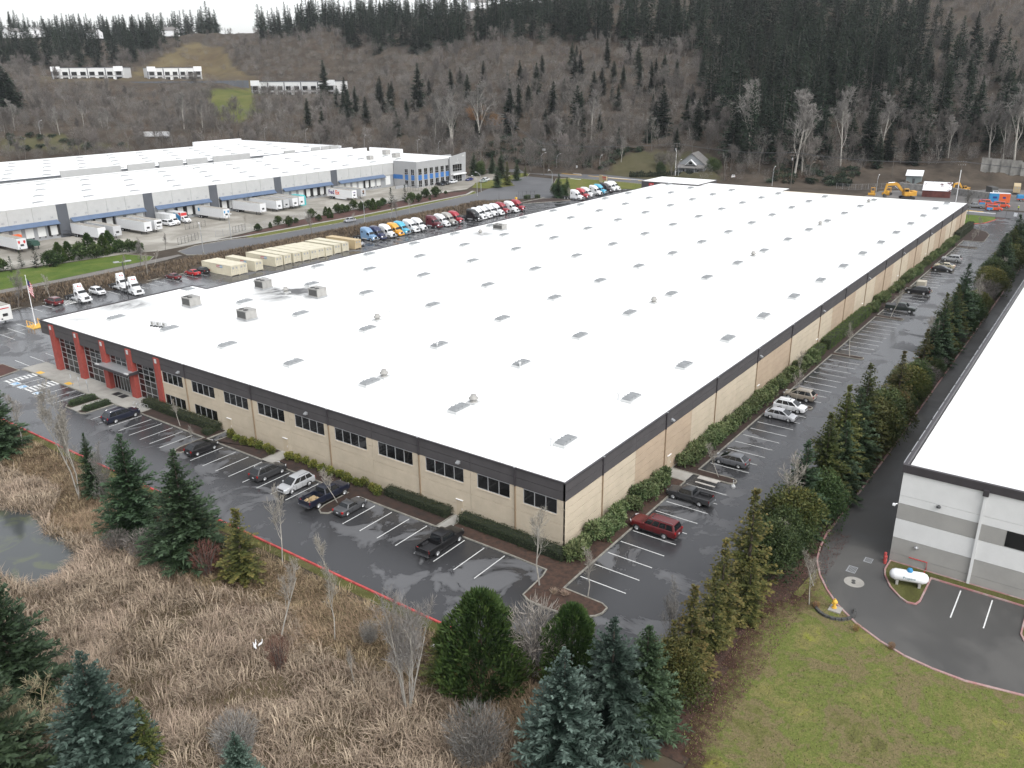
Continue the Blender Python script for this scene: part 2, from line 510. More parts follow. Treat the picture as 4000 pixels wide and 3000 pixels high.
def ground_z(x, y):
 """height of the ground sheet"""
 x = np.atleast_1d(np.asarray(x, float)); y = np.atleast_1d(np.asarray(y, float))
 z = hill(x, y)
 wet = sstep(-x, 18.6, 23.0) * sstep(y, -22, -14)
 z = z - 0.05 - 0.95 * wet
 pd = np.where(inpoly(POND, x, y), polydist(POND, x, y), -polydist(POND, x, y))
 z = z - 0.9 * sstep(pd, -1.6, 1.2)
 bump = 0.16 * (np.sin(x * 0.9 + 1.3 * np.sin(y * 0.5)) * np.sin(y * 0.8 + 1.1 * np.sin(x * 0.6))) * wet
 bank = sstep(y, 151.8, 155) * (1 - sstep(y, 160, 167)) * (1 - sstep(x, 196, 206)) * sstep(x, -60, -20)
 return z + bump + 0.9 * bank

def build_ground():
 az = np.concatenate([np.linspace(-0.35, 1.6, 300), np.linspace(1.6, 2 * math.pi - 0.35, 90)[1:-1]])
 rr = np.concatenate([np.linspace(0, 30, 4), np.geomspace(34, 330, 130), np.geomspace(340, 1700, 130), np.geomspace(1800, 5200, 10)])
 A, D = np.meshgrid(az, rr, indexing='ij')
 X, Y = CX + D * np.cos(A), CY + D * np.sin(A)
 Z = ground_z(X.ravel(), Y.ravel())
 rough = nr.normal(0, 1, Z.shape) * 0.6 * (hill(X.ravel(), Y.ravel()) > 1)
 Z = Z + rough
 na, nd = len(az), len(rr)
 vs = np.stack([X.ravel(), Y.ravel(), Z], 1)
 idx = np.arange(na * nd).reshape(na, nd)
 a, b = idx, np.roll(idx, -1, 0)
 f = np.stack([a[:, :-1], a[:, 1:], b[:, 1:], b[:, :-1]], -1).reshape(-1, 4)
 me = bpy.data.meshes.new('ground')
 me.from_pydata(vs.tolist(), [], f.tolist())
 me.polygons.foreach_set('use_smooth', [True] * len(me.polygons))
 x, y = vs[:, 0], vs[:, 1]
 g = np.zeros(len(vs))
 g[inpoly(LAWN_W, x, y)] = 1.0
 g[inpoly(HOUSE_W, x, y)] = 0.3
 g[inpoly(GREEN_W, x, y)] = 0.4
 t = np.zeros(len(vs))
 t[inpoly(KNOB_W, x, y)] = 1.0
 t[inpoly(PLAT_W, x, y)] = 0.6
 t = np.maximum(t, 0.9 * sstep(-x, 18.4, 20) * sstep(y, -24, -18) * (x > -140) * (y < 140))
 at = me.attributes.new('grass', 'FLOAT', 'POINT'); at.data.foreach_set('value', g.astype(np.float32))
 at = me.attributes.new('straw', 'FLOAT', 'POINT'); at.data.foreach_set('value', t.astype(np.float32))
 m = bpy.data.materials.new('ground_cover')
 m.use_nodes = True
 nt = m.node_tree; L = nt.links
 bs = nt.nodes['Principled BSDF']
 bs.inputs['Roughness'].default_value = 1.0
 bs.inputs['Specular IOR Level'].default_value = 0.05
 pos = N(nt, 'NewGeometry').outputs['Position']
 n1 = N(nt, 'TexNoise', Scale=0.05, Detail=12, Roughness=0.75)
 L.new(pos, n1.inputs['Vector'])
 rp = N(nt, 'ValToRGB')
 rp.color_ramp.elements[0].position, rp.color_ramp.elements[1].position = 0.35, 0.66
 rp.color_ramp.elements[0].color = (0.040, 0.034, 0.028, 1)
 rp.color_ramp.elements[1].color = (0.095, 0.078, 0.062, 1)
 L.new(n1.outputs[0], rp.inputs[0])
 col = rp.outputs[0]
 for att, c1, c2, sc in (('grass', (0.075, 0.092, 0.028), (0.125, 0.125, 0.045), 0.03), ('straw', (0.085, 0.064, 0.040), (0.14, 0.115, 0.065), 0.02)):
  aa = N(nt, 'Attribute', attribute_name=att)
  nz = N(nt, 'TexNoise', Scale=sc, Detail=8, Roughness=0.7)
  L.new(pos, nz.inputs['Vector'])
  r2 = N(nt, 'ValToRGB')
  r2.color_ramp.elements[0].position, r2.color_ramp.elements[1].position = 0.36, 0.64
  r2.color_ramp.elements[0].color, r2.color_ramp.elements[1].color = (*c1, 1), (*c2, 1)
  L.new(nz.outputs[0], r2.inputs[0])
  mx = N(nt, 'Mix', data_type='RGBA')
  L.new(aa.outputs['Fac'], mx.inputs[0])
  L.new(col, mx.inputs[6])
  L.new(r2.outputs[0], mx.inputs[7])
  col = mx.outputs[2]
 L.new(col, bs.inputs['Base Color'])
 me.materials.append(m)
 o = link('ground', me)
 o['kind'] = 'structure'

build_ground()

def sheet(name, poly, z, m, kind='structure'):
 me = bpy.data.meshes.new(name)
 bm = bmesh.new()
 vs = [bm.verts.new((x, y, z)) for x, y in poly]
 f = bm.faces.new(vs)
 bm.normal_update()
 if f.normal.z < 0: f.normal_flip()
 bmesh.ops.triangulate(bm, faces=bm.faces[:])
 bm.to_mesh(me); bm.free()
 me.materials.append(m)
 o = link(name, me)
 o['kind'] = kind
 return o

def offset_poly(poly, d):
 """inward offset of a closed polygon (counter-clockwise positive)"""
 n = len(poly)
 area = sum(poly[i - 1][0] * poly[i][1] - poly[i][0] * poly[i - 1][1] for i in range(n))
 s = 1 if area > 0 else -1
 out = []
 for i in range(n):
  p0, p1, p2 = Vector(poly[i - 1]), Vector(poly[i]), Vector(poly[(i + 1) % n])
  e1, e2 = (p1 - p0).normalized(), (p2 - p1).normalized()
  n1, n2 = Vector((-e1.y, e1.x)) * s, Vector((-e2.y, e2.x)) * s
  b = (n1 + n2)
  k = max(0.35, (1 + n1.dot(n2)))
  out.append(tuple(p1 + b * (d / k)))
 return out

def kerb_line(name, pts, m, w=0.16, h=0.14, z=0.0, seg=3.0):
 """a kerb as separate cast lengths with thin joints"""
 mb = MB()
 pts = [Vector(p) for p in pts]
 for i in range(len(pts) - 1):
  a, b = pts[i], pts[i + 1]
  L_ = (b - a).length
  k = max(1, round(L_ / seg))
  u = (b - a) / L_
  nrm = Vector((-u.y, u.x)) * w / 2
  for j in range(k):
   p, q = a + u * (L_ * j / k + (0.012 if k > 1 else 0)), a + u * (L_ * (j + 1) / k - (0.012 if k > 1 else -0.03))
   r0 = [(p - nrm).to_tuple() + (z - 0.05,), (p + nrm).to_tuple() + (z - 0.05,), (p + nrm).to_tuple() + (z + h,), (p - nrm * 0.7).to_tuple() + (z + h,), (p - nrm).to_tuple() + (z + h - 0.04,)]
   r1 = [(q - nrm).to_tuple() + (z - 0.05,), (q + nrm).to_tuple() + (z - 0.05,), (q + nrm).to_tuple() + (z + h,), (q - nrm * 0.7).to_tuple() + (z + h,), (q - nrm).to_tuple() + (z + h - 0.04,)]
   mb.loft([r0, r1])
 return struct(name, mb, m)

def arc(cx, cy, r, a0, a1, n=8):
 return [(cx + r * math.cos(R(a0 + (a1 - a0) * k / n)), cy + r * math.sin(R(a0 + (a1 - a0) * k / n))) for k in range(n + 1)]

def bed(name, poly, m, kerb_m=None, h=0.12):
 """planting bed: soil raised to the kerb top, kerb round it"""
 inner = offset_poly(poly, 0.15)
 sheet(name, inner, h - 0.02, m)
 mb = MB()
 n = len(poly)
 for i in range(n):
  a, b, c, d = poly[i - 1], poly[i], inner[i], inner[i - 1]
  mb.quad((*a, -0.02), (*b, -0.02), (*b, h + 0.02), (*a, h + 0.02))
  mb.quad((*a, h + 0.02), (*b, h + 0.02), (*c, h + 0.02), (*d, h + 0.02))
  mb.quad((*d, h + 0.02), (*c, h + 0.02), (*c, h - 0.06), (*d, h - 0.06))
 struct('kerb', mb, kerb_m or M['kerb'])
sheet('parking_lot', [(-17.35, -16.65), (262, -16.65), (264.5, -6), (258, 2), (262, 60), (262, 137), (245, 139), (226, 140), (221, 151.3), (62, 151.6), (-17.35, 151.6)], 0.0, M['asphalt'])
sheet('driveway', [(221, 151.3), (226, 140.02), (232, 152), (243, 163.5), (262, 174), (277, 184), (279, 200), (262, 198.5), (246, 184), (230, 181), (206, 163)], 0.004, M['road'])
sheet('service_road', [(246, 184), (230, 181), (206, 163.2), (165, 164), (132, 166), (105, 166), (95, 162.5), (84, 162), (75, 165.5), (70.5, 172), (72, 178.5), (80, 182), (92, 181.5), (100, 177.2), (130, 175.6), (165, 177.5), (198, 180.4), (215, 182.5), (232, 188)], 0.008, M['road'])
sheet('street', [(330, 420), (314, 300), (309.5, 222), (307.5, 192), (303.5, 165), (298.5, 148), (291, 90), (281, 6), (272, -70), (255, -70), (264.5, 4), (276, 90), (283.5, 150), (285.5, 180), (289.5, 206), (296, 300), (312, 420)], 0.012, M['road'])
sheet('concrete_yard', [(20, 231), (20, 199), (42, 192), (62, 188), (70, 184), (80, 184), (100, 187), (133, 193.5), (190, 195.5), (206, 197), (225, 195), (245, 205), (275, 205), (285, 222), (262, 231)], 0.004, M['yard'])
sheet('sidewalk', [(98, 181.9), (146, 180.9), (212, 183.6), (222, 188.2), (222, 189.6), (212, 185.2), (146, 182.5), (98, 183.4), (80, 187.5), (74, 186)], 0.03, M['concrete'])
sheet('verge', [(98, 177.3), (130, 175.8), (165, 177.7), (198, 180.6), (217, 183), (222, 188), (212, 183.5), (146, 180.8), (98, 181.8)], 0.02, M['verge'])
sheet('mulch_bed', [(95, 184.2), (146, 182.6), (212, 185.3), (221, 190), (207, 196), (190, 194.6), (165, 192.4), (133, 192.6), (109, 187.5)], 0.035, M['redmulch'])
sheet('left_lawn', [(10, 173.5), (34, 172.4), (60.5, 174.4), (64, 178), (61, 188), (43, 190.5), (20, 196.5), (-30, 202), (-30, 174)], 0.03, M['green'])
sheet('gravel_path', [(-30, 167), (18, 169.3), (47, 168.8), (63, 170.5), (69.5, 172.5), (69.5, 174.5), (60.5, 174.2), (34, 172.2), (10, 173.3), (-30, 173.6)], 0.04, M['gravel'])
sheet('street_lawn', [(222, 139.5), (226, 140.5), (233, 152.5), (244, 163), (262, 173.5), (277, 182), (284, 178), (282.6, 150), (275, 92), (266, 92), (262, 137), (245, 139.5)], 0.03, M['verge'])
sheet('corner_lawn', [(246, 184.6), (262, 199.2), (279, 200.6), (288.5, 206), (288.5, 212), (262, 206), (245, 206), (230, 196), (232, 188.4)], 0.025, M['verge'])
sheet('gate_lawn', [(236, 1.5), (242, 0.4), (248, -3.9), (257, -5.8), (263, -5), (264, 4), (270, 55), (247, 56), (243, 3)], 0.02, M['green'])
kerb_line('red_kerb', [(236, 1.4), (242, 0.3), (248, -4.1), (257.5, -6.0)], M['redkerb'])
sheet('hedge_strip', [(-20, -16.8), (240, -16.8), (240, -22.0), (40, -22.0), (19, -21.6), (12, -22.6), (5, -22.4), (-10, -23.4), (-20, -23.0)], 0.03, M['leaflitter'])
sheet('neighbour_driveway', [(240, -22.1), (76, -22.1), (40.6, -22.1), (19.1, -21.7), (13, -22.5), (10.4, -23.6), (6.4, -26.4), (4.4, -28.7), (3.0, -31.1), (1.8, -34.4), (1.65, -38), (2.5, -42.2), (4, -60), (22, -60), (22, -28.3), (240, -28.3)], 0.008, M['asphalt2'])
kerb_line('faded_red_kerb', [(240, -22.0), (76, -22.0), (40.6, -22.0), (28, -21.85), (19.1, -21.6), (15.8, -21.9), (13, -22.4), (10.4, -23.5), (8.3, -24.8), (6.4, -26.3), (4.4, -28.6), (3.0, -31.0), (2.1, -33.2), (1.7, -35.5), (1.6, -38), (2.4, -42.2), (4, -60)], M['pinkkerb'], w=0.2)
M['lawn_plain'] = M['lawn'].copy()
LAWN_P = [(5.6, -22.4), (11.5, -22.9), (9.6, -23.9), (6.2, -26.6), (4.2, -28.9), (2.8, -31.3), (1.6, -34.6), (1.4, -38), (2.3, -42.5), (3.8, -60), (-60, -60), (-40, -38), (-24, -24.5), (-16, -20.8), (-11, -21.2), (-5.5, -20.4), (-1, -19.9), (3.2, -20.2)]
def lawn_sheet():
 """rough lawn as a fine sheet that thins out into leaf litter towards the tree belt"""
 st = 0.8
 gx, gy = np.meshgrid(np.arange(-60, 16, st), np.arange(-60, -17, st), indexing='ij')
 x, y = gx.ravel(), gy.ravel()
 ins = inpoly(LAWN_P, x, y)
 hard = [(5.6, -22.4), (11.5, -22.9), (9.6, -23.9), (6.2, -26.6), (4.2, -28.9), (2.8, -31.3), (1.6, -34.6), (1.4, -38), (2.3, -42.5), (3.8, -60)]
 soft = [(-60, -60), (-40, -38), (-24, -24.5), (-16, -20.8), (-11, -21.2), (-5.5, -20.4), (-1, -19.9), (3.2, -20.2), (5.6, -22.4)]
 bd = np.full(x.shape, 1e9)
 for (x0, y0), (x1, y1) in zip(soft[:-1], soft[1:]):
  t = np.clip(((x - x0) * (x1 - x0) + (y - y0) * (y1 - y0)) / ((x1 - x0) ** 2 + (y1 - y0) ** 2), 0, 1)
  bd = np.minimum(bd, np.hypot(x - x0 - t * (x1 - x0), y - y0 - t * (y1 - y0)))
 n1, n2 = gx.shape
 idx = np.arange(n1 * n2).reshape(n1, n2)
 f = np.stack([idx[:-1, :-1], idx[1:, :-1], idx[1:, 1:], idx[:-1, 1:]], -1).reshape(-1, 4)
 f = f[ins[f].all(1)]
 me = bpy.data.meshes.new('lawn')
 me.from_pydata(np.stack([x, y, np.full(x.shape, .055)], 1).tolist(), [], f.tolist())
 at = me.attributes.new('inside', 'FLOAT', 'POINT'); at.data.foreach_set('value', np.clip(bd / 7.0, 0, 1).astype(np.float32))
 m = M['lawn']; nt = m.node_tree; L = nt.links; b = nt.nodes['Principled BSDF']
 old = b.inputs['Base Color'].links[0].from_socket
 a = N(nt, 'Attribute', attribute_name='inside')
 nz = N(nt, 'TexNoise', Scale=0.9, Detail=8, Roughness=0.7)
 L.new(N(nt, 'NewGeometry').outputs['Position'], nz.inputs['Vector'])
 ad = N(nt, 'Math', operation='ADD'); L.new(a.outputs['Fac'], ad.inputs[0]); L.new(nz.outputs[0], ad.inputs[1])
 mr = N(nt, 'MapRange'); mr.inputs['From Min'].default_value, mr.inputs['From Max'].default_value = .62, .95
 L.new(ad.outputs[0], mr.inputs[0])
 mx = N(nt, 'Mix', data_type='RGBA'); mx.inputs[6].default_value = (.050, .030, .021, 1)
 L.new(mr.outputs[0], mx.inputs[0]); L.new(old, mx.inputs[7]); L.new(mx.outputs[2], b.inputs['Base Color'])
 me.materials.append(m)
 o = link('lawn', me); o['kind'] = 'structure'
lawn_sheet()
sheet('lawn_edge', [(5.7, -22.4), (11.6, -22.9), (9.8, -23.8), (6.3, -26.5), (4.3, -28.8), (2.9, -31.2), (1.7, -34.5), (1.5, -38), (2.4, -42.4), (3.9, -60), (2.4, -60), (0.6, -42.5), (0, -38), (0.2, -34.4), (1.4, -30.8), (3, -28), (4.8, -25.8)], 0.05, M['lawn_plain'])
kerb_line('red_kerb', [(-17.45, 110), (-17.45, -13.5)], M['redkerb'], w=0.2)
kerb_line('red_kerb', [(-15.2, -16.75), (238, -16.75)], M['redkerb'], w=0.2)
sheet('kerb_grass', [(-17.6, 110), (-17.6, -14), (-18.5, -14), (-18.9, 5), (-18.5, 20), (-19.0, 45), (-18.6, 70), (-19, 110)], 0.02, M['mossy'])
pw = bpy.data.materials.new('pond_water')
pw.use_nodes = True
_b = pw.node_tree.nodes['Principled BSDF']
_n = N(pw.node_tree, 'TexNoise', Scale=0.35, Detail=6, Distortion=1.0)
_p = N(pw.node_tree, 'NewGeometry')
_r = N(pw.node_tree, 'ValToRGB')
_r.color_ramp.elements[0].position, _r.color_ramp.elements[1].position = 0.52, 0.66
_r.color_ramp.elements[0].color = (0.060, 0.066, 0.066, 1)
_r.color_ramp.elements[1].color = (0.085, 0.095, 0.060, 1)
pw.node_tree.links.new(_p.outputs['Position'], _n.inputs['Vector'])
pw.node_tree.links.new(_n.outputs[0], _r.inputs[0])
pw.node_tree.links.new(_r.outputs[0], _b.inputs['Base Color'])
_b.inputs['Roughness'].default_value = 0.08
sheet('pond', [(x, y) for x, y in offset_poly(POND, -1.4)], -1.32, pw)
K = M['kerb']
bed('planting_bed', [(-4.45, 42.35), (-4.45, 28.3), (-8.2, 28.3), (-9.3, 28.0), (-9.75, 27.2), (-9.3, 26.4), (-8.2, 26.1), (-4.45, 26.1), (-4.45, 14.2), (-1.05, 14.2), (-1.05, 42.35)], M['mulch'])
bed('planting_bed', [(-4.45, 72.9), (-4.45, 57.0), (-8.2, 57.0), (-9.2, 56.6), (-9.6, 55.9), (-9.2, 55.2), (-8.2, 54.85), (-4.45, 54.85), (-4.45, 44.4), (-1.05, 44.4), (-1.05, 54.6), (-4.3, 54.7), (-4.3, 56.2), (-1.05, 56.2), (-1.05, 72.9)], M['mulch'])
bed('corner_island', [(-4.45, 12.9), (-4.45, 3.7), (-4.6, -0.6), (-5.7, -0.9), (-9.5, -1.15), (-10.0, -2.2), (-10.05, -4.0), (-9.85, -6.0), (-9.2, -7.75), (-8.4, -8.7), (-7.6, -9.05), (-6.6, -9.0), (-6.2, -8.2), (-6.15, -3.9), (-3.4, -3.85), (21.7, -3.75), (21.7, -0.6), (-1.1, -0.6), (-1.1, 12.9)], M['leaflitter'])
def tongue(x0, x1, ye=-9.0, yb=-3.75):
 w = (x1 - x0) / 2
 return [(x0, yb), (x0, ye + w)] + arc((x0 + x1) / 2, ye + w, w, 180, 360, 6)[1:-1] + [(x1, ye + w), (x1, yb)]
t1 = tongue(24.05, 25.7)
t2 = tongue(53.6, 55.0)
t3 = tongue(81.8, 83.3)
t4 = tongue(111.6, 113.3)
t5 = tongue(138.1, 142.4)
t6 = tongue(199.4, 201.6)
bed('side_bed', [(24.05, -0.6)] + t1 + t2 + t3 + t4 + t5 + t6 + [(211.2, -3.75), (211.3, -8.5), (213, -9), (225, -8.6), (230, -7), (235, -2.6), (235, -0.6)], M['mulch'])
sheet('walk', [(21.75, -3.7), (24.0, -3.7), (24.0, -0.6), (21.75, -0.6)], 0.12, M['concrete'])
sheet('walk', [(-4.4, 42.4), (-4.4, 44.35), (-1.05, 44.35), (-1.05, 42.4)], 0.12, M['concrete'])
sheet('walk', [(-4.4, 12.95), (-4.4, 14.15), (-1.05, 14.15), (-1.05, 12.95)], 0.12, M['concrete'])
mbs = MB()
y0 = 72.95
while y0 < 107.5:                       # front pavement poured in slabs
 for (xa, xb) in ((-4.5, -2.75), (-2.73, -0.35)):
  mbs.box(xa, xb, y0, y0 + 1.78, -0.05, 0.13 + 0.004 * rnd.random())
 y0 += 1.8
mbs.box(-9.5, -4.52, 81.45, 83.2, -0.05, 0.13)
struct('pavement', mbs, M['concrete'])
bed('hedge_bed', [(-4.52, 83.25), (-8.9, 83.25), (-9.5, 83.4), (-9.6, 84.6), (-9.0, 85.4), (-4.52, 85.4)], M['mulch'])
bed('hedge_bed', [(-4.52, 79.5), (-9.2, 79.5), (-9.65, 80.2), (-9.55, 81.4), (-4.52, 81.4)], M['mulch'])
bed('end_bed', [(-5.3, 114.2), (-5.2, 108.4), (-9.2, 107.4), (-17.3, 106.4), (-17.3, 116), (-8, 115.4)], M['redmulch'])
kerb_line('kerb', [(-4.6, 73.0), (-4.6, 107.8), (-4.9, 108.3)], K)
kerb_line('kerb', [(-17, 151.75), (62, 151.75), (221, 151.45)], K)
kerb_line('kerb', [(60.6, 174.3), (64, 178), (61.5, 187.5)], K)
kerb_line('kerb', [(70.5, 172), (72, 178.5), (80, 182), (92, 181.6), (100, 177.3), (130, 175.7), (165, 177.6), (198, 180.5), (216, 182.8), (222, 188)], K)
kerb_line('kerb', [(206, 163.1), (165, 163.9), (132, 165.9), (105, 165.9), (95, 162.4), (84, 161.9), (75, 165.4), (70.4, 172)], K)
kerb_line('kerb', [(226, 140.2), (232.3, 152.2), (243.5, 163.2), (262, 173.7), (277, 182.4), (284.6, 178.5), (282.9, 150), (275.4, 92)], K)
kerb_line('kerb', [(246, 184.4), (262, 198.9), (279, 200.4), (289, 206)], K)
bed('gate_bed', [(197.5, 151.4), (206, 151.0), (216, 150.4), (221, 147.5), (221.4, 139), (219.5, 138), (205, 147.5), (198, 149)], M['mulch'])
def line_mesh(L_, w=0.11):
 me = bpy.data.meshes.new('stall_line')
 me.from_pydata([(0, -w / 2, 0), (L_, -w / 2, 0), (L_, w / 2, 0), (0, w / 2, 0)], [], [(0, 1, 2, 3)])
 me.materials.append(M['line'])
 return me
LM = {l: line_mesh(l) for l in (5.15, 5.25, 6.0, 7.2)}
lot_marks = link('lot_markings', None)
lot_marks['kind'] = 'structure'
def stall(x, y, ang, l=5.15, z=0.006):
 o = bpy.data.objects.new('stall_line', LM[l])
 COL.objects.link(o)
 o.location = (x, y, z); o.rotation_euler = (0, 0, R(ang)); o.parent = lot_marks
 return o
for y in [4.45 + 2.7 * k for k in range(8)] + [33.1, 35.8, 38.5, 41.2, 44.0, 46.7, 49.4, 52.1, 59.15, 61.5, 63.9, 66.55, 69.3, 71.8, 74.3, 76.7]:
 stall(-4.75, y, 180)
for y in (87.9, 90.5, 93.2, 101.0): stall(-4.75, y, 180)
for x in [-3.45 + 2.743 * k for k in range(10)] + [28.45 + 2.76 * k for k in range(9)] + [57.6 + 2.68 * k for k in range(9)] + [86.2 + 2.79 * k for k in range(9)] + [116.2 + 2.75 * k for k in range(8)] + [145 + 2.74 * k for k in range(20)] + [204.5, 207.2, 209.9]:
 stall(x, -4.05, 270)
for x in (16.5, 19.2, 22.0, 34.5, 41.5, 44.3, 47.0, 49.8, 52.5, 55.1, 57.8): stall(x, 150.6, 270, 6.0)
for k in range(25): stall(108.0 + 4.57 * k * 0.86, 141.0, 270, 7.2)
for x, y, l in ((-3.05, 114.8, 5.25), (-0.35, 114.9, 5.25), (2.2, 114.4, 5.25), (3.1, 134, 6.0), (6.0, 137.4, 7.2), (8.7, 139.5, 7.2)): stall(x, y, 270, l)
stall(3.0, 133.6, 0, 6.0)
def hatch(y0, y1):
 mb = MB()
 mb.box(-9.5, -4.7, y0 - 0.06, y0 + 0.06, 0.001, 0.006)
 mb.box(-9.5, -4.7, y1 - 0.06, y1 + 0.06, 0.001, 0.006)
 k = -9.3
 while k < -4.9:
  mb.box(k, k + 0.34, y0 + 0.07, y1 - 0.07, 0.001, 0.0065)
  k += 0.72
 o = obj('crossing_hatch', mb, M['line'], lot_marks)
hatch(103.2, 104.9); hatch(95.95, 98.4)
for y in (102.05, 99.6, 94.5):
 mb = MB(); mb.box(-9.55, -8.2, y - 0.75, y + 0.75, 0.001, 0.007)
 o = obj('access_symbol', mb, M['line'], lot_marks)
 mb = MB(); mb.box(-9.4, -8.35, y - 0.6, y + 0.6, 0.007, 0.009)
 p = obj('symbol_ground', mb, M['blueline'], o)
 mb = MB()
 pts = [(-9.1 + 0.3 * math.cos(a), y + 0.05 + 0.3 * math.sin(a)) for a in [R(40 + 28 * k) for k in range(10)]]
 for a, b in zip(pts[:-1], pts[1:]): mb.tube([(*a, 0.010), (*b, 0.010)], 0.035, 4)
 mb.tube([(-8.55, y + 0.12, 0.01), (-8.95, y + 0.1, 0.01), (-8.97, y - 0.3, 0.01), (-9.25, y - 0.36, 0.01)], 0.045, 4)
 obj('wheelchair_mark', mb, M['line'], o)
mbx = MB()
for k in range(7): mbx.tube([(22.6 + 0.55 * k, 146.2, 0.006), (23.1 + 0.45 * k, 149.5, 0.006)], 0.09, 4)
mbx.tube([(22.3, 146.1, .006), (22.9, 150, .006)], .06, 4); mbx.tube([(26.6, 146.1, .006), (26.2, 150, .006)], .06, 4); mbx.tube([(22.3, 146.1, .006), (26.6, 146.1, .006)], .06, 4)
obj('hatched_corner', mbx, M['line'], lot_marks)
for x, y in ((-3.9, 94.4), (-3.9, 103.9)):
 mb = MB(); mb.box(x - 0.45, x + 0.45, y - 0.75, y + 0.75, 0.13, 0.142)
 for i in range(5):
  for j in range(8): mb.cyl((x - 0.36 + 0.18 * i, y - 0.63 + 0.18 * j, 0.147), 'z', 0.035, 0.012, 5)
 obj('tactile_pad', mb, M['yellow'], lot_marks)
street_marks = link('street_markings', None); street_marks['kind'] = 'structure'
mb = MB()
for (a, b) in (((298, 206), (296.4, 180)), ((296.2, 176), (291.5, 150)), ((291.3, 146), (283, 80)), ((282.8, 76), (273, 0))):
 for s in (-0.2, 0.2): mb.tube([(a[0] + s, a[1], 0.016), (b[0] + s, b[1], 0.016)], 0.07, 4)
obj('centre_line', mb, M['yellow'], street_marks)
for (x0, y0, x1, y1) in ((281.5, 177, 280.4, 170.5), (295, 164, 293.6, 145), (301, 196, 299.6, 182), (288.6, 100, 284.8, 70), (272, 8, 270.8, -4)):
 mb = MB(); mb.tube([(x0, y0, 0.016), (x1, y1, 0.016)], 0.14, 4)
 obj('lane_line', mb, M['line'], street_marks)
BX0, BY0, BX1, BY1, BH = -1.03, -0.6, 230.3, 101.9, 8.34
M['beige'] = mat('beige_concrete', (0.47, 0.405, 0.31), 0.85, var=0.07, scale=0.5, bump=0.05, coords='World')
M['tan'] = mat('tan_concrete', (0.395, 0.31, 0.225), 0.85, var=0.07, scale=0.5, bump=0.05, coords='World')
M['reveal'] = mat('pale_reveal', (0.50, 0.43, 0.33), 0.9)
M['band'] = mat('charcoal_concrete', (0.060, 0.056, 0.058), 0.8, var=0.10, scale=0.6, coords='World')
M['coping'] = mat('charcoal_metal', (0.042, 0.038, 0.042), 0.5, var=0.1, scale=1.0)
M['brick'] = mat('red_block', (0.27, 0.052, 0.040), 0.85, var=0.13, scale=2.2, bump=0.15, coords='World')
M['mullion'] = mat('aluminium_frame', (0.48, 0.49, 0.50), 0.4, 0.4)
M['spoutbrown'] = mat('painted_spout', (0.25, 0.185, 0.12), 0.6)
M['curb_pipe'] = M['galv']
M['skylight'] = mat('skylight_dome', (0.215, 0.225, 0.23), 0.35, var=0.12, scale=1.2)
M['curbwhite'] = mat('white_curb', (0.48, 0.49, 0.49), 0.7, var=0.08, scale=1)
M['hvac'] = mat('hvac_grey', (0.30, 0.295, 0.28), 0.6, var=0.14, scale=1.1)
M['hvacdark'] = mat('hvac_dark', (0.06, 0.06, 0.058), 0.7, var=0.3, scale=6)
M['beigedoor'] = mat('beige_door', (0.43, 0.36, 0.265), 0.6)

